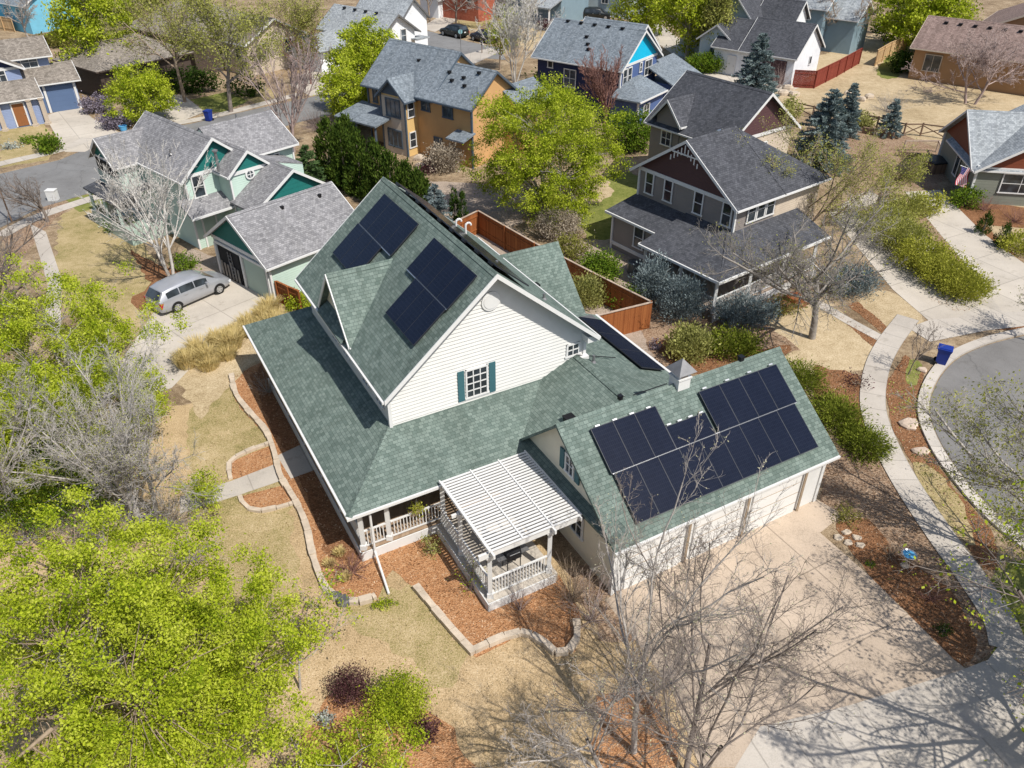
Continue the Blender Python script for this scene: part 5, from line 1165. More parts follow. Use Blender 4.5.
tree('pale feathery bare tree beside the tall lime green tree at top left', G(118, 46), 11.5, 'slim', 'bark_pale', 'lf_pale', 36, 3000, .2, .4, r=.17, rmin=.02)
crown_tree('lime green tree at the top edge above the tan roof', G(148, 2, 6), 6, (6, 5), 5, 'lf_haze', 37, 200, 70, .8, .4, r=.25)
tree('pinkish bare tree by the road right of the mint roofs', G(294, 152), 10.5, 'fan', 'bark_pink', None, 38, r=.16, dens=.85, rmin=.018, open_=1.0)
tree('small budding tree in front of the dark brown garage wall', G(108, 86), 6.0, 'vase', 'bark_tan', 'lf_bud', 39, 2600, .16, .3, .25, .1, dens=.6, rmin=.015, name='budding_tree')
crown_tree('lime green tree in front of the white gabled house', G(368, 62, 5.0), 5.2, (3.7, 3.5), 3.6, 'lf_lime', 40, 320, 110, .5, .19, r=.2, lump=.3)
crown_tree('lower lime green tree overlapping the ochre house roof on its left', G(350, 98, 3.0), 3.2, (2.6, 2.6), 2.8, 'lf_lime', 41, 220, 100, .45, .18, r=.16, lump=.35)
tree('small reddish-brown tree on the bare driveway left of the lime green trees', G(311, 84), 6.5, 'vase', 'bark_red', 'lf_olive', 42, 2200, .16, .3, .3, .12, dens=.6, rmin=.014)
tree('reddish bare tree in front of the navy house wall', G(604, 132), 8.2, 'fan', 'bark_red', None, 43, r=.15, dens=1.0, rmin=.016, open_=.95)
tree('pale clump of bare trunks left of the navy house', G(515, 84), 10.5, 'vase', 'bark_pale', 'lf_pale', 44, 1500, .14, .25, .4, .16, stems=4, dens=.6, rmin=.02, open_=.75)
tree('loose lime tipped tree behind the ochre roof, left of the pale trunks', G(500, 70), 7.0, 'vase', 'bark_tan', 'lf_lime', 45, 4200, .18, .35, .25, .12, dens=.6, rmin=.016, name='leafy_tree')
tree('tall slim yellow-green tree right of the navy house', G(709, 66), 11.0, 'slim', 'bark_tan', 'lf_haze', 46, 14000, .22, .42, r=.18, rmin=.02, name='leafy_tree')
crown_tree('lime green tree at the top behind the turquoise gable', G(692, 8, 6), 6.5, (4.0, 4.0), 6.0, 'lf_lime', 47, 220, 80, .7, .28, r=.25)
crown_tree('broad dark-shaded green tree at the top left of the slim yellow-green tree', G(645, 14, 3), 4.0, (4.5, 4.0), 3.8, 'lf_spring', 48, 200, 80, .7, .28, r=.22)
tree('pale bare tree at the top between the green trees and the navy roof', G(660, 34), 8.0, 'vase', 'bark_pale', None, 49, r=.14, dens=.5, rmin=.022)
crown_tree('bright lime green tree behind the mauve brown roof at the top right', G(925, 14, 4.5), 4.8, (6.2, 5), 4.6, 'lf_lime', 50, 360, 90, .75, .28, r=.25)
tree('large bare tree with a thick pale trunk at the top right', G(896, 36), 13, 'vase', 'bark_grey', None, 51, r=.32, dens=.55, rmin=.025, open_=.8)
tree('bare bushy tree left of the thick pale trunk at the top right', G(838, 50), 8.5, 'wide', 'bark_tan', None, 52, r=.18, dens=.75, rmin=.022)
tree('wide bare tree in front of the long ochre-brown house', G(970, 104), 8.0, 'wide', 'bark_pink', None, 53, r=.2, dens=.85, rmin=.02, trunk=.22, stems=2)
tree('dead-brown budding tree between the two neighbouring driveways on the right', G(872, 222), 6.0, 'vase', 'bark_tan', 'lf_haze', 54, 6000, .1, .2, .22, .13, dens=.6, rmin=.012, name='budding_tree')
tree('small bare grey tree in front of the red brick house', G(456, 24), 7.5, 'wide', 'bark_dark', None, 55, r=.16, dens=.5, rmin=.022)
tree('grey bushy bare tree right of the red brick house', G(494, 30), 7.0, 'wide', 'bark_grey', None, 56, r=.18, dens=.9, rmin=.022)
tree('tall white-barked tree at the top above the navy roof', G(528, 40), 11.5, 'slim', 'bark_pale', None, 57, r=.16, rmin=.022)
tree('purplish bare tree by the columned porch at the top', G(582, 18), 8, 'vase', 'bark_red', None, 58, r=.15, dens=.6, rmin=.024)
tree('bare grey tree behind the white gabled house', G(430, 22), 8, 'vase', 'bark_tan', None, 59, r=.15, dens=.6, rmin=.022)
tree('bare grey tree in front of the sky blue house', G(30, 42), 7, 'vase', 'bark_grey', None, 60, r=.15, dens=.7, rmin=.022)
# --- conifers
spruce('tall blue spruce in front of the white house garage', G(752, 104), 7.2, 2.9, 'lf_spruce', 61, lsize=.34, per=120)
spruce('broad blue spruce behind the taupe house gable', G(818, 166), 6.6, 2.9, 'lf_spruce', 62, lsize=.32, per=130)
spruce('narrow blue spruce just right of the broad blue spruce', G(843, 136), 5.0, 1.4, 'lf_spruce', 63, lsize=.28, per=100)
spruce('small pointed blue spruce beside the rail fence', G(887, 136), 3.6, 1.25, 'lf_spruce', 64, lsize=.24, per=100)
spruce('small pale blue spruce behind the ridge of the main roof', G(437, 236), 4.0, 1.5, 'lf_bluejun', 65, lsize=.22, per=90)
spruce('light green pine left of the dark evergreen hedge', G(312, 196), 4.2, 1.7, 'lf_pine', 66, lsize=.24, per=90, name='pine_tree')
for i, (x, y, hh) in enumerate(((332, 176, 4.6), (346, 186, 4.9), (362, 194, 4.8), (378, 202, 4.6), (393, 210, 4.4), (409, 216, 4.0), (350, 168, 4.4), (420, 218, 3.4))):
    column(['leftmost column of the dark evergreen hedge beside the light green pine', 'tall column of the dark evergreen hedge, second from its left end', 'dark hedge column, third from the left end', 'dark hedge column in the middle of the row', 'dark hedge column right of the middle of the row', 'dark hedge column, second from the right end by the main roof', 'dark hedge column standing behind the left part of the row', 'lowest column of the dark evergreen hedge, at its right end'][i], G(x, y), hh, 1.35, 'lf_yew', 70+i, 6500, .26, group='dark evergreen hedge trees')
for i, (x, y) in enumerate(((455, 222), (463, 226))): column(['slim dark arborvitae beside the pale blue spruce', 'slim dark arborvitae at the corner of the cedar fence'][i], G(x, y), 2.6, .42, 'lf_dark', 80+i, 1800, .16, name='arborvitae', group='slim arborvitae pair')
for i, (x, y, hh) in enumerate(((982, 234, 1.5), (1000, 246, 1.6))): column(['small dark conical evergreen by the right driveway', 'second small dark conical evergreen nearer the turning circle'][i], G(x, y), hh, .55, 'lf_dark', 84+i, 1500, .14, name='dwarf_evergreen')
# --- shrubs, one by one
SH = [
 ('upright blue juniper at the left of the taupe house porch', (652, 303), 1.15, 3.0, 'lf_bluejun', 9000, .15, 'up', 'juniper_shrub'), ('upright blue juniper in front of the taupe house porch', (680, 318), 1.4, 2.7, 'lf_bluejun', 11000, .15, 'up', 'juniper_shrub'),
 ('spreading blue juniper at the corner of the taupe house porch', (742, 322), (1.9, 1.4), 1.5, 'lf_bluejun', 11000, .15, 'out', 'juniper_shrub'), ('blue grey juniper between the porch stairs and the driveway', (848, 292), (1.8, 1.3), 1.7, 'lf_bluejun', 10000, .15, 'out', 'juniper_shrub'),
 ('feathery yellow-green shrub by the cupola', (688, 356), 1.2, 1.7, 'lf_bud', 6500, .15, 'up', 'shrub'), ('dark olive shrub right of the feathery yellow-green shrub', (728, 352), (1.9, 1.2), 1.1, 'lf_juniper', 7000, .12, 'out', 'shrub'),
 ('rounded juniper beside the upper right corner of the garage', (793, 384), (1.5, 1.4), .95, 'lf_juniper', 9000, .13, 'out', 'juniper_shrub'), ('long low green juniper along the right side of the garage', (836, 420), (1.2, 1.9), .65, 'lf_juniper', 9500, .14, 'out', 'juniper_shrub'), ('low green juniper touching the pavement', (862, 446), (1.1, 1.4), .55, 'lf_juniper', 8500, .14, 'out', 'juniper_shrub'),
 ('big grey-tan budding shrub above the rear green roof', (558, 238), (1.9, 1.6), 2.0, 'lf_greytan', 9000, .1, None, 'shrub'), ('olive shrub beside the corner of the rear green roof', (572, 262), 1.2, 1.9, 'lf_olive', 3000, .13, None, 'shrub'),
 ('green shrub by the taupe house wall', (600, 280), 1.25, 1.8, 'lf_green', 7500, .13, None, 'shrub'), ('yellow-green shrub by the end of the low solar roof', (588, 304), 1.1, 1.9, 'lf_bud', 6000, .13, 'up', 'shrub'), ('dark green shrub inside the cedar fence corner', (624, 306), 1.0, 1.2, 'lf_green', 2400, .13, None, 'shrub'),
 ('clipped dark boxwood hedge in front of the pale blue wall', (708, 72), (2.7, 1.6), 2.2, 'lf_green', 10000, .17, None, 'hedge'),
 ('large olive shrub behind the dormer house, left of the plum gable', (632, 150), 2.1, 3.4, 'lf_green', 9000, .18, None, 'shrub'),
 ('yellow-green forsythia at the near end of the row between the driveways', (962, 296), (1.6, 1.4), 1.5, 'lf_forsy', 8500, .12, 'out', 'forsythia_shrub'), ('yellow-green forsythia, second from the near end of the row', (940, 283), (1.8, 1.6), 1.7, 'lf_forsy', 9500, .12, 'out', 'forsythia_shrub'),
 ('yellow-green forsythia in the middle of the row between the driveways', (922, 268), (1.9, 1.7), 1.8, 'lf_forsy', 9500, .12, 'out', 'forsythia_shrub'), ('olive forsythia at the far end of the row between the driveways', (900, 250), (2.0, 1.8), 2.0, 'lf_haze', 9500, .12, 'out', 'forsythia_shrub'),
 ('yellow-green shrub at the right edge above the turning circle', (1018, 252), 1.3, 1.2, 'lf_forsy', 2800, .14, 'out', 'forsythia_shrub'),
 ('bright green shrub below the flag', (964, 206), 1.2, 1.3, 'lf_green', 2400, .16, None, 'shrub'), ('yellow-green bush at the foot of the grey-green house patio', (925, 212), 1.3, 1.4, 'lf_forsy', 2200, .16, None, 'shrub'),
 ('yellowish bush beside the blue spruces and rail fence', (862, 126), 1.3, 1.3, 'lf_bud', 1800, .18, None, 'shrub'), ('olive shrub in front of the broad blue spruce', (812, 162), 1.8, 1.6, 'lf_olive', 2600, .17, None, 'shrub'), ('yellow-green shrub behind the plum gable of the taupe house', (790, 118), 1.2, 1.9, 'lf_bud', 1800, .18, None, 'shrub'),
 ('bright yellow-green shrub by the mint garage wall and red fence', (304, 310), (1.1, .8), 1.0, 'lf_spring', 2200, .12, None, 'shrub'), ('green shrub below the white birch', (186, 268), .9, .9, 'lf_green', 1600, .12, None, 'shrub'), ('dark green shrub at the mint house porch', (120, 228), 1.1, .9, 'lf_green', 1600, .13, None, 'shrub'),
 ('round green and yellow shrub on the front lawn', (400, 716), .95, 1.5, 'lf_spring', 11000, .065, None, 'shrub'), ('dark maroon barberry on the front lawn', (352, 694), .70, .95, 'lf_maroon', 5000, .055, None, 'barberry_shrub'), ('small dark maroon barberry right of the round green shrub', (424, 738), .5, .8, 'lf_maroon', 1600, .07, None, 'barberry_shrub'),
 ('small silvery plant on the mulch below the barberry', (325, 722), .3, .4, 'lf_silver', 400, .08, None, 'plant'), ('tiny yellow-flecked green plant at the end of the downspout', (384, 606), (.5, .25), .3, 'lf_spring', 700, .06, None, 'plant'),
 ('greyish purple shrub in front of the brown garage', (98, 112), (1.6, 1.3), 1.5, 'lf_lav', 2800, .18, None, 'shrub'), ('greyish purple shrub nearer the mint roof', (116, 128), (1.5, 1.2), 1.4, 'lf_lav', 2600, .18, None, 'shrub'), ('dark maroon shrub by the lilac blue garage', (84, 88), 1.4, 2.0, 'lf_maroon', 1800, .2, None, 'shrub'),
 ('spiky green plant at the road edge in front of the lilac blue house', (50, 152), 1.1, 1.3, 'lf_green', 1500, .22, 'up', 'plant'), ('grey green clump in the lilac blue house garden', (12, 148), .7, .5, 'lf_silver', 500, .15, None, 'plant'), ('second grey green clump in the lilac blue house garden, nearer the driveway', (27, 143), .7, .5, 'lf_green', 500, .15, None, 'plant'),
 ('tawny bare shrub against the ochre house wall', (445, 172), (1.7, 1.4), 2.3, 'lf_greytan', 3600, .16, 'out', 'shrub'), ('red-brown low shrub at the foot of the ochre bay', (428, 172), 1.0, .8, 'lf_maroon', 900, .14, None, 'shrub'),
 ('small dark green weed in the mulch bed beside the driveway', (942, 632), .3, .3, 'lf_dark', 300, .07, None, 'plant'), ('tiny green plant near the birdbath', (870, 565), .2, .2, 'lf_green', 200, .06, None, 'plant'),
 ('olive bush at the corner of the garage driveway', (846, 520), .6, .5, 'lf_olive', 900, .07, None, 'shrub'), ('reddish brown shrub on the mulch by the bent pavement', (856, 384), .8, .5, 'lf_maroon', 500, .08, 'out', 'shrub'), ('dull olive shrub below the spreading bare tree', (780, 312), (1.3, .8), .8, 'lf_olive', 1400, .11, None, 'shrub'),
 ('dark shrub at the corner of the long ochre-brown house', (900, 72), 1.6, 2.4, 'lf_dark', 3600, .2, None, 'shrub'), ('rust coloured hedge by the columned porch', (552, 30), (2.4, 1.4), 1.4, 'lf_maroon', 1400, .26, None, 'hedge'), ('dark bushy shrub at the top by the thick pale trunk', (884, 40), 2.2, 2.6, 'lf_dark', 1400, .28, None, 'shrub'),
 ('olive hedge in front of the sky blue house', (66, 46), (3.6, 2.2), 2.2, 'lf_olive', 5000, .2, None, 'hedge'), ('dark olive hedge in front of the broad tan roof', (190, 92), (4.0, 1.8), 2.6, 'lf_dark', 5000, .22, None, 'hedge'), ('dark shrub under the pinkish bare tree', (246, 96), (2.4, 1.4), 2.0, 'lf_dark', 1400, .24, None, 'shrub'),
 ('dark low shrub at the ochre house porch', (350, 126), 1.1, 1.2, 'lf_dark', 1000, .18, None, 'shrub'), ('small plum shrub on the gravel by the low solar roof', (656, 348), .4, .5, 'lf_lav', 500, .08, None, 'plant'), ('light green shrub by the porch railing', (432, 552), .45, .9, 'lf_bud', 700, .07, None, 'shrub'), ('pale shrub behind the pale trunks left of the navy house', (540, 90), 1.5, 2.2, 'lf_green', 1500, .22, None, 'shrub'),
]
for i, (lab, b, Rr, hh, lf, n, ls, dr, nm) in enumerate(SH):
    asp = .28 if 'juniper' in nm else .6
    shrub(lab, G(*b), Rr, hh, lf, 200+i, n, ls, nm, 'plant' if nm == 'plant' else ('hedge' if nm == 'hedge' else 'shrub'), dirs=dr, aspect=asp)
BS = [('bare grey shrub by the small pointed blue spruce', (888, 112), 2.0, 1.9, 'bark_grey', 70), ('bare purplish shrubs by the road right of the mint roofs', (318, 130), 2.6, 2.0, 'bark_pink', 90), ('bare pinkish shrub at the corner of the mint roof', (336, 134), 2.2, 1.6, 'bark_pink', 60), ('bare brown shrub by the porch stairs of the taupe house', (800, 300), 1.3, 1.1, 'bark_tan', 50),
      ('bare brown shrub on the mulch in front of the left porch', (268, 392), .8, 1.0, 'bark_grey', 40), ('bare brown bush behind the dead-brown tree', (868, 214), 2.2, 2.2, 'bark_tan', 70), ('bare reddish shrub on the mulch left of the downspout', (352, 572), .9, .7, 'bark_red', 46), ('bare rust brown shrub by the grey-green house wall', (985, 210), 1.6, 1.0, 'bark_red', 50), ('rusty bare shrub at the far right by the grey-green house', (1015, 222), 1.6, .9, 'bark_red', 50),
      ('small bare bush beside the birdbath', (890, 556), .55, .6, 'bark_tan', 34), ('small bare bush on the mulch below the birdbath', (930, 600), .6, .6, 'bark_red', 34), ('pink bare shrub in front of the white house garage', (778, 88), 1.4, 2.6, 'bark_pink', 40), ('bare thorny shrub by the pergola railing', (520, 610), .5, 1.2, 'bark_pink', 18), ('bare grey shrub at the left edge of the front lawn', (190, 560), 1.3, 1.3, 'bark_grey', 60), ('low bare twigs among the lime trees at bottom left', (120, 690), 1.6, 3.0, 'bark_grey', 60)]
for i, (lab, b, Rr, hh, bk, n) in enumerate(BS): bare_shrub(lab, G(*b), Rr, hh, bk, 300+i, n)
gr_ = random.Random(4)
for i in range(22):
    t = (i+.5)/22; x, y = 186+(282-186)*t+gr_.uniform(-5, 5), 372-(372-311)*t+gr_.uniform(-13, 13)
    grassy('tall straw yellow ornamental grass on the strip beside the minivan driveway', G(x, y), .75+.55*gr_.random(), .55+.4*gr_.random(), 'lf_straw', 340+i, 420, group='straw yellow ornamental grasses')
for i, (x, y) in enumerate(((330, 566), (345, 580), (340, 555))): grassy('small straw tuft in the mulch bed left of the porch corner', G(x, y), .35, .35, 'lf_straw', 360+i, 160, group='straw tufts by the porch corner')

# extra low shrubs of the yards
EX = [('olive-brown loose bush at the far top of the forsythia row', (884, 232), (2.2, 2.0), 2.0, 'lf_haze', 6000, .12), ('yellow-green bush spilling over the far end of the right driveway', (905, 216), (1.8, 1.5), 1.6, 'lf_haze', 5000, .12)]
for i, (lab, b, Rr, hh, lf, n, ls) in enumerate(EX): shrub(lab, G(*b), Rr, hh, lf, 400+i, n, ls, dirs='out')

tree('budding tree outside the right edge shading the mulch bed and driveway', G(1135, 690), 11.0, 'wide', 'bark_dark', 'lf_spring', 61, 8000, .10, .22, .25, .18, dens=1.0, rmin=.010, name='budding_tree')

BS2 = [('grey bare thicket under the budding tree, left of the garden path', (165, 528), 1.9, 1.5), ('grey bare thicket at the left edge behind the corner maple', (30, 540), 2.4, 1.7), ('grey bare thicket between the budding tree and the corner maple', (100, 545), 2.0, 1.5)]
for i, (lab, b_, Rr, hh) in enumerate(BS2): bare_shrub(lab, G(*b_), Rr, hh, 'bark_grey', 380+i, 90, 'lf_haze', 300)
# a darker understorey below the left trees
crown_tree('shaded green bushy tree under the grey budding tree on the left', G(60, 478, 1.8), 1.9, (3.2, 2.4), 1.7, 'lf_green', 62, 110, 170, .36, .09, r=.08, lump=.4, shell=.4)
crown_tree('small yellow-green bushy tree by the end of the garden path', G(200, 492, 1.0), 1.0, (1.0, 1.0), .9, 'lf_lime', 63, 26, 130, .3, .08, r=.06, lump=.4, shell=.35, gap=.2)
crown_tree('lime green young tree between the grey budding tree and the yellow grasses', G(140, 425, 1.5), 1.6, (1.8, 1.6), 1.4, 'lf_lime', 64, 60, 140, .32, .08, r=.06, lump=.4, shell=.35, gap=.2)
crown_tree('lime green bush at the left edge, just above the corner maple', G(8, 500, 1.6), 1.7, (2.2, 2.0), 1.5, 'lf_spring', 65, 90, 150, .33, .085, r=.06, lump=.4, shell=.4)
# ground litter: uncountable, one object each
def inside(p, poly):
    c = False; n = len(poly)
    for i in range(n):
        (x1, y1), (x2, y2) = poly[i], poly[i-1]
        if (y1 > p[1]) != (y2 > p[1]) and p[0] < (x2-x1)*(p[1]-y1)/(y2-y1)+x1: c = not c
    return c
def scatter(name, mats, box, n, leaf, size, seed, z, up, aspect, avoid=()):
    rng = np.random.default_rng(seed); T = bpy.data.objects.new(name+'_origin', None)
    ps = [q for m_, q in GP if m_ in mats]; av = [q for m_, q in GP if m_ in avoid]; out = []
    x0, x1, y0, y1 = box
    while len(out) < n:
        p = (x0+(x1-x0)*rng.random(), y0+(y1-y0)*rng.random())
        if any(inside(p, q) for q in ps) and not any(inside(p, q) for q in av): out.append((p[0], p[1], z+.02*rng.random()))
        else: n -= .12
    C = np.array(out); D = None
    if up: D = unit(rng.normal(size=C.shape)*.6+np.array([0, 0, 1.]))
    V, f = leaf_quads(C, size, rng, aspect=aspect, dirs=D, up=.85)
    m = bpy.data.meshes.new(name); m.from_pydata(V.tolist(), [], f.tolist()); m.materials.append(M[leaf]); o = bpy.data.objects.new(name, m); COL.objects.link(o); tag(o, kind='stuff'); return o
M['lf_dry'] = m_leaf('dry_grass_blades', (.26, .19, .09), (.52, .41, .25), .2, .5, (.66, .55, .37)); M['lf_chip'] = m_leaf('bark_chips', (.13, .06, .03), (.36, .19, .10), .05, .8, (.62, .45, .30)); M['lf_litter'] = m_leaf('leaf_litter', (.12, .075, .045), (.32, .21, .13), .1, .8, (.50, .38, .27))
HARD = ('conc', 'aggregate', 'conc_drive', 'mulch', 'mulch_dark')
tag(scatter('dry_grass', ('lawn', 'lawn_green'), (-15, 8, 12, 45), 42000, 'lf_dry', .11, 1, .015, True, .16, HARD), 'dry grass blades standing on the front lawn', 'grass')
tag(scatter('bark_chips', ('mulch', 'mulch_dark'), (-16, 8, 14, 38), 14000, 'lf_chip', .075, 2, .022, False, .45, ('conc', 'aggregate')), 'loose bark chips on the front mulch beds', 'bark chips')
tag(scatter('leaf_litter', ('cover', 'mulch_dark'), (10, 28, 14, 44), 14000, 'lf_litter', .075, 3, .022, False, .5, ('conc', 'aggregate', 'asphalt')), 'dry leaf litter on the planting right of the driveway', 'leaf litter')
# ------------------------------------------------------------------ fences
def fence(name, label, tops, ht, mat, cap='cap', post=2.4, bw=.0):
    pts = [at(x, y, ht) for x, y in tops]; T = thing(name, label, 'fence', (pts[0].x, pts[0].y, 0))
    for i in range(len(pts)-1):
        a, b = Vector((pts[i].x, pts[i].y, 0)), Vector((pts[i+1].x, pts[i+1].y, 0)); d = b-a; L = d.length; d.normalize(); s = d.cross(Z)
        m = MB(); k = int(L/.142)+1
        for j in range(k):
            o = a+d*(j*L/k); m.box(o-s*.01, d*(L/k-.008), s*.02, Z*(ht-.02+.012*rnd.random()))
        m.build('board_panel', M[mat], T)
        m = MB(); m.cbox((a+b)/2+Z*ht, d*L, s*.13, Z*.04); m.build('cap_rail', M[cap], T)
        m = MB(); m.cbox((a+b)/2+s*.035+Z*.4, d*L, s*.04, Z*.09); m.cbox((a+b)/2+s*.035+Z*(ht-.35), d*L, s*.04, Z*.09); m.build('rail', M[mat], T)
        n = max(1, int(L/post))
        for j in range(n+(i == len(pts)-2)):
            m = MB(); m.cbox(a+d*(j*L/n)+s*.07+Z*ht/2, d*.1, s*.1, Z*(ht+.06)); m.build('post', M[mat], T)
    return T
fence('wood_fence', 'cedar plank fence with pale cap rail enclosing the gravel yard behind the main house', [(452, 223), (478, 210.5), (535, 243), (565, 258), (594, 273), (652, 302), (597, 315.5)], 1.75, 'wood_red')
fence('wood_fence', 'dark red-stained fence running from the white garage across the straw lawn', [(795.5, 70), (817, 71), (840, 60), (862, 48)], 1.9, 'wood_stain', 'wood_stain')
fence('wood_fence', 'tan plank fence at the corner of the long ochre-brown house', [(878, 50), (892, 42), (908, 36)], 1.9, 'wood_tan', 'wood_tan')
fence('wood_fence', 'short red-brown fence beside the mint green garage wall', [(276, 281), (288, 286.5), (299, 291)], 1.5, 'wood_red', 'wood_red')
fence('wood_fence', 'tan plank fence in front of the sky blue house in the top left corner', [(-10, 15), (11, 18)], 1.9, 'wood_tan', 'wood_tan')
fence('wood_fence', 'low weathered fence between the sky blue house and the lime green tree', [(40, 36), (70, 31)], 1.4, 'wood_grey', 'cap')
T = thing('rail_fence', 'dark wooden post and rail fence with crossed braces beside the small blue spruce', 'fence', at(850, 119))
rp = [at(*p) for p in ((786, 112), (812, 118), (850, 124), (876, 129), (903, 136), (920, 136), (943, 139))]
for i, p in enumerate(rp):
    m = MB(); m.tube(p-Z*.1, p+Z*1.25, .09, .085, 8); m.build('post', M['wood_grey'], T)
    if i: 
        m = MB(); q = rp[i-1]; m.beam(q+Z*1.12, p+Z*1.12, .1, .11); m.beam(q+Z*.2, p+Z*1.0, .07, .08); m.beam(q+Z*1.0, p+Z*.2, .07, .08); m.build('rail', M['wood_grey'], T)
T = thing('arbor_frame', 'low timber frame of pale posts and beams in the fenced garden beside the grey-green house', 'garden frame', at(905, 150))
q = [at(*p) for p in ((903, 152), (936, 152), (938, 160), (900, 160))]
for p in q[:3]:
    m = MB(); m.cbox(p+Z*.5, (.12, 0, 0), (0, .12, 0), Z*1.0); m.build('post', M['cap'], T)
m = MB(); m.beam(q[0]+Z*1.02, q[1]+Z*1.02, .12, .12); m.beam(q[1]+Z*1.02, q[2]+Z*1.02, .12, .12); m.build('beam', M['cap'], T)
for lab, a, b, hh in (('dark timber retaining wall by the small pointed blue spruce', (862, 133), (893, 139), .6), ('dark timber edge below the rail fence', (898, 156), (936, 160), .45)):
    p, q = at(*a), at(*b); m = MB(); m.beam(p+Z*hh/2, q+Z*hh/2, .25, hh); tag(m.build('retaining_wall', M['wood_grey'], org=p), lab, 'wall')

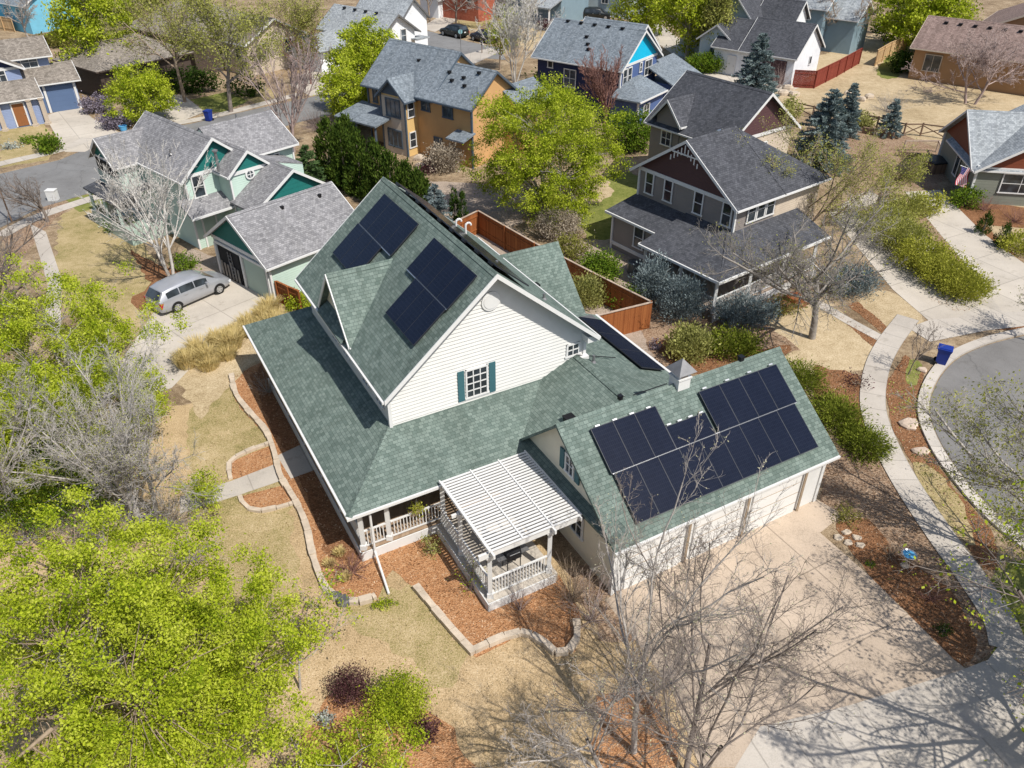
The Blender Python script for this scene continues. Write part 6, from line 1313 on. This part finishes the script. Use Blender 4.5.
# ------------------------------------------------------------------ vehicles
def car_paint(name, c, metal=.4):
    m, nt, out = newmat(name)
    f = noise(nt, 1.3, 3); col = ramp(nt, f, [(.3, scale(c, .93)), (.7, scale(c, 1.07))]); b = bsdf(nt, out, col, .32, metal, spec=.5); b.inputs['Coat Weight'].default_value = .6; b.inputs['Coat Roughness'].default_value = .08; return m
M['silver'] = car_paint('silver_paint', (.40, .415, .45)); M['black_paint'] = car_paint('black_paint', (.012, .016, .016), .2); M['plum_paint'] = car_paint('dark_plum_paint', (.022, .016, .028), .2)
M['tyre'] = m_plain('tyre_rubber', (.018, .018, .018), .85); M['rim'] = m_plain('alloy_rim', (.48, .49, .5), .3, .1, 5, .7); M['tail'] = m_plain('red_lens', (.38, .02, .03), .25, .05); M['lamp'] = m_plain('clear_lens', (.6, .62, .65), .15, .05)
def car(label, cat, ctr, az, st, paint, L, W, wheels, wr=.33, glass=((.6, 1.45), (1.55, 2.5), (2.6, 3.5)), ws=(3.4, 4.1), name='car', trim='black'):
    """st: stations (x, bottom, belt, top, half width factor, roof width factor) from the tail to the nose"""
    f = Vector((math.sin(R(az)), math.cos(R(az)), 0)); s = Vector((f.y, -f.x, 0)); T = thing(name, label, cat, ctr); o = Vector((ctr[0], ctr[1], 0))
    P = lambda x, y, z: o+f*(x-L/2)+s*y+Z*z
    def sec(t):
        x, zb, zl, zt, w, rw = t; h = W/2*w; r = W/2*rw; mid = zb+(zl-zb)*.45
        half = [(h*.86, zb), (h*.97, zb+.12), (h, mid), (h*.985, zl-.08), (h*.955, zl), (r+(h*.955-r)*.14, zl+(zt-zl)*.86), (r*.92, zt-.015), (r*.5, zt+.012), (0, zt+.02)]
        return half
    def lerp_st(x):
        for a, b in zip(st, st[1:]):
            if a[0] <= x <= b[0]: k = (x-a[0])/(b[0]-a[0]); return tuple(a[i]+(b[i]-a[i])*k for i in range(6))
        return st[-1]
    m = MB(); n = 9; rings = []
    for t in st:
        hf = sec(t); ring = [(y, z) for y, z in hf]+[(-y, z) for y, z in hf[-2::-1]]; rings.append([P(t[0], y, z) for y, z in ring])
    for a, b in zip(rings, rings[1:]):
        for i in range(len(a)-1): m.poly([a[i], b[i], b[i+1], a[i+1]])
        m.poly([a[-1], b[-1], b[0], a[0]])
    m.poly(rings[0]); m.poly(rings[-1][::-1]); body = m.build('body', M[paint], T, smooth=False)
    me = body.data; import bmesh; bmm = bmesh.new(); bmm.from_mesh(me); bmesh.ops.remove_doubles(bmm, verts=bmm.verts, dist=.001); bmesh.ops.recalc_face_normals(bmm, faces=bmm.faces); bmm.to_mesh(me); bmm.free()
    for p in me.polygons: p.use_smooth = True
    me.set_sharp_from_angle(angle=R(38))
    for sg in (1, -1):
        for x0, x1 in glass:
            g = MB(); k = 4
            for i in range(k):
                xa, xb = x0+(x1-x0)*i/k, x0+(x1-x0)*(i+1)/k; A, B_ = sec(lerp_st(xa)), sec(lerp_st(xb))
                def pt(x, S, u): y = S[4][0]+(S[5][0]-S[4][0])*u+.014; z = S[4][1]+(S[5][1]-S[4][1])*u; return P(x, sg*y, z)
                q = [pt(xa, A, .08), pt(xb, B_, .08), pt(xb, B_, .84), pt(xa, A, .84)]; g.poly(q if sg > 0 else q[::-1])
            g.build('side_window', M['glass'], T)
        for x0, x1 in ((1.5, 2.52), (2.56, 3.6)):
            hd = MB(); S = sec(lerp_st(x0+.15)); hd.box(P(x0+.1, sg*(S[3][0]-.01), S[3][1]-.07), f*.22, s*sg*.035, Z*.035); hd.build('door_handle', M['alu'], T)
        mr = MB(); S = sec(lerp_st(ws[0]-.1)); mr.cbox(P(ws[0]-.05, sg*(S[4][0]+.13), S[4][1]+.1), f*.12, s*.24, Z*.15); mr.build('wing_mirror', M[paint], T)
        for x in wheels:
            w = MB(); c = P(x, sg*(W/2-.11), wr); w.tube(c-s*sg*.11, c+s*sg*.115, wr, wr, 24); wo = w.build('wheel', M['tyre'], T)
            r = MB(); r.tube(c+s*sg*.1, c+s*sg*.122, wr*.66, wr*.62, 20); r.build('rim', M['rim'], wo)
            sp = MB()
            for q in range(5):
                a = 2*math.pi*q/5+.6; e = c+s*sg*.124+(f*math.cos(a)+Z*math.sin(a))*wr*.42; sp.cbox(e, f*.05, s*.01, Z*.05)
            sp.build('rim_slot', M['tyre'], wo)
            ar = MB()
            pr = [c+s*sg*.04+(f*math.cos(t)+Z*math.sin(t))*(wr+.055) for t in [math.pi*i/12 for i in range(13)]]
            pi = [c+s*sg*.04+(f*math.cos(t)+Z*math.sin(t))*(wr-.02) for t in [math.pi*i/12 for i in range(13)]]
            off = s*sg*.075
            for i in range(12): ar.poly([pr[i]+off, pr[i+1]+off, pi[i+1]+off, pi[i]+off][::sg])
            ar.build('wheel_arch', M['black'], T)
        tl = MB(); t0 = lerp_st(.14); S = sec(t0); tl.box(P(.0, sg*(S[3][0]*.86), S[3][1]-.32), f*.3, s*sg*S[3][0]*.15, Z*.34); tl.build('tail_light', M['tail'], T)
        hl = MB(); S = sec(lerp_st(L-.3)); hl.box(P(L-.42, sg*(S[3][0]*.72), S[3][1]-.2), f*.33, s*sg*S[3][0]*.27, Z*.15); hl.build('headlight', M['lamp'], T)
    for nm, xa, xb in (('windscreen', ws[0], ws[1]), ('rear_window', st[2][0]-.02, st[1][0]+.0)):
        A, B_ = sec(lerp_st(xa)), sec(lerp_st(xb)); za, zb = lerp_st(xa), lerp_st(xb); dx = .012 if nm == 'windscreen' else -.03
        g = MB(); ua = .78 if nm == 'windscreen' else .86
        q = [P(xb+dx, B_[6][0]*.95, zb[3]+.02), P(xa+dx, A[6][0]*.95, za[3]-.01), P(xa+dx, -A[6][0]*.95, za[3]-.01), P(xb+dx, -B_[6][0]*.95, zb[3]+.02)]
        g.prism(q, Z*.012+f*(.01 if nm == 'windscreen' else -.02)); g.build(nm, M['glass'], T)
    bp = MB(); bp.cbox(P(.03, 0, .45), f*.1, s*W*.82, Z*.16); bp.build('bumper', M[paint], T); lp = MB(); lp.cbox(P(-.03, 0, .82), f*.02, s*.34, Z*.14); lp.build('number_plate', M['white'], T)
    return T
VAN = [(0, .42, .80, .86, .88, .70), (.05, .30, .96, 1.02, .95, .78), (.42, .24, 1.04, 1.52, .985, .72), (.9, .22, 1.06, 1.62, 1, .75), (1.8, .22, 1.05, 1.67, 1, .76), (2.6, .22, 1.03, 1.65, 1, .75), (3.2, .22, 1.0, 1.53, 1, .72), (3.95, .22, .96, 1.05, .99, .78), (4.2, .23, .91, .98, .98, .78), (4.65, .26, .77, .86, .93, .70), (4.9, .32, .64, .70, .84, .6), (5.0, .40, .54, .57, .74, .5)]
a, b = at(180, 311.5), at(222, 293); fw = (b-a).normalized(); azv = math.degrees(math.atan2(fw.x, fw.y)); mid = (a+b)/2+fw.cross(Z)*-.88+fw*(-.08)
car('silver minivan parked on the concrete driveway of the mint green house', 'minivan', (mid.x, mid.y, 0), azv, VAN, 'silver', 5.0, 1.88, (1.0, 3.95), .34, ((.55, 1.36), (1.42, 2.38), (2.44, 3.3)), (3.2, 3.92), 'minivan')
SUV = [(0, .45, .85, .92, .90, .70), (.06, .36, 1.0, 1.1, .95, .78), (.4, .3, 1.03, 1.62, .99, .72), (1.0, .28, 1.03, 1.68, 1, .74), (2.0, .28, 1.02, 1.68, 1, .74), (2.7, .28, 1.0, 1.58, 1, .72), (3.4, .28, .98, 1.08, .99, .78), (3.6, .28, .95, 1.04, .98, .78), (4.2, .3, .84, .94, .94, .74), (4.5, .36, .68, .76, .86, .62), (4.6, .44, .58, .62, .78, .5)]
a, b = at(446, 36.5), at(462, 40); d = (b-a); az1 = math.degrees(math.atan2(d.x, d.y)); c1 = at(454, 36.2)
car('black sport utility car parked in the street, left of the other dark car', 'car', (c1.x, c1.y, 0), az1+180, SUV, 'black_paint', 4.6, 1.85, (.9, 3.65), .36, ((.5, 1.2), (1.3, 2.1), (2.2, 2.95)), (2.7, 3.45), 'parked_car')
a, b = at(475, 41.5), at(490, 45); d = (b-a); az2 = math.degrees(math.atan2(d.x, d.y)); c2 = at(484.5, 41.5)
car('dark plum coloured car parked in the street, right of the black one', 'car', (c2.x, c2.y, 0), az2+180, SUV, 'plum_paint', 4.5, 1.85, (.9, 3.6), .34, ((.5, 1.2), (1.3, 2.1), (2.2, 2.95)), (2.7, 3.45), 'parked_car')
c3 = at(597, 19); car('black car half hidden behind the ridge of the navy house', 'car', (c3.x, c3.y, 0), 100, SUV, 'black_paint', 4.6, 1.85, (.9, 3.65), .36, ((.5, 1.2), (1.3, 2.1), (2.2, 2.95)), (2.7, 3.45), 'parked_car')

# ------------------------------------------------------------------ small things
M['bin_blue'] = m_plain('blue_plastic', (.012, .035, .24), .45, .08); M['tub_blue'] = m_plain('light_blue_plastic', (.10, .36, .62), .5); M['terracotta'] = m_plain('terracotta', (.42, .13, .05), .8); M['sign_back'] = m_plain('sign_sheet', (.22, .42, .46), .45, .05)
def wheelie(label, px, az, lidang=0):
    p = at(*px); fr = Fr(az); T = thing('wheeled_bin', label, 'bin', p); A, B_ = fr.A, fr.B
    m = MB(); lo = [p+A*x*.25+B_*y*.24+Z*.06 for x, y in ((-1, -1), (1, -1), (1, 1), (-1, 1))]; hi = [p+A*x*.33+B_*y*.30+Z*1.0 for x, y in ((-1, -1), (1, -1), (1, 1), (-1, 1))]
    for i in range(4): m.poly([lo[i], lo[(i+1) % 4], hi[(i+1) % 4], hi[i]][::-1])
    m.poly(lo); m.poly(hi[::-1]); m.cbox(p+Z*.97, A*.7, B_*.64, Z*.06); m.build('body', M['bin_blue'], T)
    m = MB(); m.cbox(p+Z*1.04, A*.74, B_*.66, Z*.05); m.cbox(p+Z*1.08, A*.6, B_*.5, Z*.04); m.build('lid', M['bin_blue'], T)
    m = MB(); m.tube(p+A*.4-B_*.24+Z*.98, p+A*.4+B_*.24+Z*.98, .02); m.build('handle', M['bin_blue'], T)
    for s in (-1, 1):
        m = MB(); c = p+A*.27+B_*s*.27+Z*.12; m.tube(c-B_*.03, c+B_*.03, .12, .12, 14); m.build('wheel', M['tyre'], T)
wheelie('dark blue wheeled bin standing at the kerb of the turning circle', (940, 364), -60); wheelie('dark blue wheeled bin on the far street behind the mint roofs', (209.5, 121), 20)
p = at(124, 131); T = thing('plastic_tub', 'light blue plastic tub beside the mint roof by the lilac house driveway', 'tub', p); m = MB(); m.lathe(p, [(.001, .01), (.28, .01), (.36, .5), (.39, .5), (.39, .53), (.33, .53), (.26, .05), (.001, .05)], 18); m.build('tub', M['tub_blue'], T)
# birdbath
p = at(904.5, 566); T = thing('birdbath', 'small birdbath with a bright blue bowl in the mulch beside the driveway', 'birdbath', p)
m = MB(); m.lathe(p, [(.001, .04), (.17, .0), (.17, .05), (.07, .12), (.055, .5), (.09, .58)], 16); m.build('pedestal', M['stone'], T, smooth=True)
m = MB(); m.lathe(p+Z*.56, [(.05, 0), (.24, .06), (.30, .12), (.28, .13), (.20, .075), (.001, .06)], 22); m.build('bowl', M['silver'], T, smooth=True)
m = MB(); m.lathe(p+Z*.56, [(.235, .105), (.001, .105)], 22); m.build('water', M['tub_blue'], T)
# grill on the patio
p = P0(18.75, 10.35, .445); T = thing('barbecue_grill', 'black barbecue grill with side shelves on the patio under the pergola', 'grill', p); A, B_ = F0.A, F0.B
m = MB(); m.cbox(p+Z*.72, B_*.62, A*.48, Z*.22); m.build('firebox', M['black'], T)
m = MB(); pr = [(math.cos(t)*.24, math.sin(t)*.26) for t in [math.pi*i/8 for i in range(9)]]; m.prism([p+Z*(.84+z)+A*x-B_*.31 for x, z in pr], B_*.62); m.build('hood', M['black'], T)
m = MB(); m.tube(p+Z*.95-A*.27-B_*.22, p+Z*.95-A*.27+B_*.22, .015); m.build('hood_handle', M['alu'], T)
for sg in (-1, 1):
    m = MB(); m.cbox(p+Z*.8+B_*sg*.5, B_*.34, A*.42, Z*.04); m.build('side_shelf', M['zinc'], T)
for x, y in ((-1, -1), (1, -1), (1, 1), (-1, 1)):
    m = MB(); m.tube(p+B_*x*.28+A*y*.2, p+B_*x*.28+A*y*.2+Z*.64, .02); m.build('leg', M['black'], T)
m = MB(); m.tube(p+B_*.28+A*.26+Z*.09, p+B_*.28+A*.22+Z*.09, .09, .09, 14); m.build('wheel', M['tyre'], T)
# patio chairs hinted at under the slats
def chair(label, p, az):
    T = thing('patio_chair', label, 'chair', p); fr = Fr(az); A, B_ = fr.A, fr.B
    m = MB(); m.cbox(p+Z*.44, A*.46, B_*.48, Z*.04); m.build('seat', M['black'], T)
    m = MB(); m.prism([p+Z*.46-A*.23-B_*.24, p+Z*.46-A*.23+B_*.24, p+Z*.95-A*.33+B_*.24, p+Z*.95-A*.33-B_*.24], A*.03); m.build('backrest', M['black'], T)
    for x in (-1, 1):
        for y in (-1, 1): m = MB(); m.tube(p+A*x*.2+B_*y*.21, p+A*x*.2+B_*y*.21+Z*.43, .016); m.build('leg', M['black'], T)
chair('dark metal patio chair under the pergola slats behind the grill', P0(20.2, 10.2, .445), 100)
# hanging basket
p = P0(22.35, 8.0, 1.35); T = thing('hanging_basket', 'hanging basket of yellow-green trailing leaves below the front porch eave', 'hanging basket', p)
m = MB(); m.lathe(p, [(.001, 0), (.10, .01), (.17, .2), (.19, .2), (.19, .22), (.15, .21), (.001, .19)], 16); m.build('pot', M['tan_trim'], T)
m = MB()
for k in range(3): a = 2*math.pi*k/3; m.tube(p+Vector((math.cos(a)*.18, math.sin(a)*.18, .2)), p+Z*.75, .006, .006, 4)
m.tube(p+Z*.75, p+Z*1.12, .006, .006, 4); m.build('hanger', M['alu'], T)
rg = np.random.default_rng(5); C = rg.normal(size=(420, 3))*np.array([.15, .15, .11])+np.array(p)+[0, 0, .26]; leaves('foliage', C, .08, M['lf_forsy'], T, rg)
# flag on the grey-green house
p = P5(65.0, 24.75, 2.5); T = thing('flag', 'striped red and white flag with blue canton at the grey-green house corner', 'flag', p)
tip = p-F5.A*.5-F5.B*1.3+Z*.5; m = MB(); m.tube(p, tip, .025, .02, 8); m.lathe(tip, [(.001, -.05), (.05, 0), (.001, .05)], 8); m.build('pole', M['white'], T)
M['flag_red'] = m_plain('flag_red', (.50, .04, .07), .8, .06); M['flag_white'] = m_plain('flag_white', (.72, .66, .70), .8, .04); M['flag_blue'] = m_plain('flag_blue', (.03, .03, .16), .8, .06)
hd = F5.B*.83-F5.A*.55; hd.normalize(); du = (p-tip).normalized()
def fl(u, v): return tip+du*(.08+u*.95)+Vector((0, 0, -v*1.5))+F5.B*(.10*math.sin(v*6+u*3))*.8+F5.A*.06*math.sin(u*5)
for col, rows in (('flag_red', range(0, 13, 2)), ('flag_white', range(1, 13, 2))):
    m = MB()
    for r_ in rows:
        for k in range(10):
            if r_ < 7 and k < 4: continue
            u0, u1, v0, v1 = r_/13, (r_+1)/13, k/10, (k+1)/10; m.poly([fl(u0, v0), fl(u1, v0), fl(u1, v1), fl(u0, v1)])
    m.build('stripes', M[col], T)
m = MB()
for r_ in range(7):
    for k in range(4): m.poly([fl(r_/13, k/10), fl((r_+1)/13, k/10), fl((r_+1)/13, (k+1)/10), fl(r_/13, (k+1)/10)])
m.build('canton', M['flag_blue'], T)
m = MB(); nn = (fl(.1, 0)-fl(0, 0)).cross(fl(0, .1)-fl(0, 0)).normalized()
for i in range(5):
    for j in range(5):
        c = fl((.6+i*1.35)/13, (.35+j*.75)/10)
        for sg in (-1, 1): q = c+nn*.006*sg; x = Z*.014; y = du*.014; m.poly([q-x, q+y, q+x, q-y])
m.build('stars', M['flag_white'], T)
# tub on the patio
p = at(934, 170); T = thing('spa_tub', 'square spa tub with a black cover beside the grey-green house', 'spa tub', p); fr = Fr(-12); m = MB(); m.cbox(p+Z*.42, fr.A*1.9, fr.B*1.75, Z*.84); m.build('shell', M['wood_grey'], T); m = MB(); m.cbox(p+Z*.88, fr.A*2.0, fr.B*1.85, Z*.09); m.cbox(p+Z*.93, fr.A*1.7, fr.B*1.55, Z*.03); m.build('cover', M['black'], T)
# sign post and mailbox in the far street
p = at(461, 52); T = thing('street_sign', 'small pale green sign on a thin pole in front of the black car', 'sign', p); m = MB(); m.tube(p, p+Z*2.9, .035, .035, 8); m.build('pole', M['zinc'], T); m = MB(); q = p+Z*2.5; v = [q+Vector((math.cos(a)*.3, 0, math.sin(a)*.3)) for a in [math.pi/8+math.pi*i/4 for i in range(8)]]; m.prism(v, (0, .03, 0)); m.build('sign_panel', M['sign_back'], T)
p = at(482, 53); T = thing('mailbox', 'small black mailbox on a post by the corner of the far street', 'mailbox', p); m = MB(); m.cbox(p+Z*.55, (.1, 0, 0), (0, .1, 0), Z*1.1); m.build('post', M['wood_grey'], T); m = MB(); m.cbox(p+Z*1.2, (.25, 0, 0), (0, .5, 0), Z*.25); m.tube(p+Z*1.32-Vector((0, .25, 0)), p+Z*1.32+Vector((0, .25, 0)), .125, .125, 14); m.build('box', M['black'], T)
p = at(54, 200); T = thing('utility_box', 'white utility box by the road at the left edge', 'utility box', p); m = MB(); m.cbox(p+Z*.4, (.7, 0, 0), (0, .55, 0), Z*.8); m.build('cabinet', M['white'], T); m = MB(); m.cbox(p+Z*.83, (.76, 0, 0), (0, .6, 0), Z*.06); m.build('lid', M['white'], T)
# air conditioners and pots
for lab, px in (('round grey air conditioner at the wall of the taupe house', (633, 272)), ('black air conditioner at the wall of the long ochre-brown house', (929, 78))):
    p = at(*px); T = thing('air_conditioner', lab, 'air conditioner', p); m = MB(); m.lathe(p, [(.40, .02), (.42, .1), (.42, .72), (.38, .78), (.001, .80)], 20); m.build('casing', M['zinc' if 'grey' in lab else 'black'], T); m = MB()
    for k in range(3): m.lathe(p+Z*.805, [(.10+k*.1, 0), (.12+k*.1, .012), (.10+k*.1+.03, 0)], 20)
    m.build('fan_grille', M['black'], T)
p = at(795, 300); T = thing('plant_tub', 'wide tub of orange-red earth at the foot of the taupe house porch stairs', 'planter', p); m = MB(); m.lathe(p, [(.001, .02), (.5, .02), (.55, .3), (.5, .3), (.48, .25), (.001, .26)], 20); m.build('tub', M['terracotta'], T)
# stairs of the taupe house porch
T = thing('porch_stairs', 'white railed stairs leading down from the taupe house porch', 'stairs', P2(25, 42.2)); 
for k in range(3): m = MB(); m.box(P2(25.5-.3*(k+1), 41.6, 0), F2.A*.3, F2.B*1.5, Z*(.40-.13*k)); m.build('step', M['cap'], T)
for b in (41.6, 43.1):
    m = MB(); m.beam(P2(25.5, b, 1.4), P2(24.5, b, 1.0), .06, .07); m.beam(P2(25.5, b, .6), P2(24.5, b, .25), .05, .06)
    for k in range(8): m.cbox(P2(25.4-k*.12, b, .95-k*.048), F2.A*.035, F2.B*.035, Z*.8)
    m.build('railing', M['white'], T)
# flagstones and rocks
def rock(label, px, r, h, mat='rock', seed=0, group=None):
    rg = random.Random(seed); p = at(*px); m = MB(); n = 9; pr = [(r*(.7+.5*rg.random()), 2*math.pi*i/n) for i in range(n)]
    lo = [p+Vector((q*math.cos(a), q*math.sin(a)*.8, -.03)) for q, a in pr]; mi = [p+Vector((q*1.02*math.cos(a), q*.82*math.sin(a), h*.6)) for q, a in pr]; hi = [p+Vector((q*.8*math.cos(a), q*.64*math.sin(a), h*(.9+.25*rg.random()))) for q, a in pr]
    for i in range(n): j = (i+1) % n; m.poly([lo[i], lo[j], mi[j], mi[i]]); m.poly([mi[i], mi[j], hi[j], hi[i]])
    m.poly(hi); tag(m.build('rock', M[mat], org=p), label, 'rock', group)
rock('large pale flagstone on the mulch strip, nearer the blue bin', (909, 425), .55, .18, seed=1); rock('smaller pale flagstone on the mulch strip below the large one', (920, 452), .38, .16, seed=2); rock('small pale flagstone beside the blue bin', (922, 371), .3, .15, seed=3)
rock('dark boulder at the end of the long sandstone edging', (344, 602), .3, .28, 'dark_stone', 4); rock('second dark boulder at the end of the long sandstone edging, further right', (336, 598), .24, .22, 'dark_stone', 5)
for i, (x, y) in enumerate(((838, 538), (848, 543), (856, 538), (846, 533), (860, 546))): rock('pale flat stone in the group on the mulch at the driveway corner', (x, y), .2, .09, 'stone', 20+i, 'pale stones at the driveway corner')
for i, (x, y) in enumerate(((855, 97), (862, 101), (848, 95), (869, 98))): rock('light garden rock in the group by the bare grey shrub', (x, y), .5, .4, 'stone', 30+i, 'garden rocks by the blue spruce')
for i, (x, y) in enumerate(((788, 90), (783, 95), (794, 96))): rock('round rock in the group in front of the white house garage', (x, y), .6, .5, 'stone', 40+i, 'rocks in front of the white garage')
for i, (x, y) in enumerate(((420, 160), (428, 163), (421, 168), (433, 170))): rock('grey-pink boulder in the group at the foot of the ochre bay', (x, y), .5, .4, 'stone', 50+i, 'boulders by the ochre bay')
# tall pole at the left edge
p = at(12, 222); T = thing('utility_pole', 'thin dark pole at the left edge beside the road', 'pole', p); m = MB(); m.tube(p-Z*.1, p+Z*5.2, .06, .05, 10); m.build('pole', M['wood_grey'], T); m = MB(); m.cbox(p+Z*5.2, (.3, 0, 0), (0, .18, 0), Z*.14); m.build('lamp_head', M['black'], T)

# ------------------------------------------------------------------ light, sky, camera
SUN_EL, SUN_AZ = 54.0, 135.0
w = bpy.data.worlds.new('World'); sc.world = w; w.use_nodes = True; nt = w.node_tree
sky = nt.nodes.new('ShaderNodeTexSky'); sky.sky_type = 'NISHITA'; sky.sun_disc = False; sky.sun_elevation = R(SUN_EL); sky.sun_rotation = R(SUN_AZ)
sky.air_density = 1.0; sky.dust_density = 1.5; sky.ozone_density = 1.0
bg = nt.nodes['Background']; bg.inputs[1].default_value = .105; nt.links.new(sky.outputs[0], bg.inputs[0])
sl_ = bpy.data.lights.new('sun', 'SUN'); sl_.energy = 4.6; sl_.angle = R(.53); sl_.color = (1, .95, .87); so = bpy.data.objects.new('sun', sl_); COL.objects.link(so)
sd = Vector((math.sin(R(SUN_AZ))*math.cos(R(SUN_EL)), math.cos(R(SUN_AZ))*math.cos(R(SUN_EL)), math.sin(R(SUN_EL)))); so.rotation_euler = sd.to_track_quat('Z', 'Y').to_euler()
cam = bpy.data.cameras.new('camera'); co = bpy.data.objects.new('camera', cam); COL.objects.link(co); co.location = (0, 0, CAMH); co.rotation_euler = (R(90)-PITCH, 0, 0)
cam.sensor_width = 36; cam.lens = FPX/1024*36; cam.clip_end = 2000; sc.camera = co
sc.view_settings.view_transform = 'Standard'; sc.view_settings.look = 'None'; sc.view_settings.exposure = 0.18; sc.view_settings.gamma = 1
sc.cycles.max_bounces = 6; sc.cycles.diffuse_bounces = 3; sc.cycles.transparent_max_bounces = 4; sc.cycles.use_denoising = True
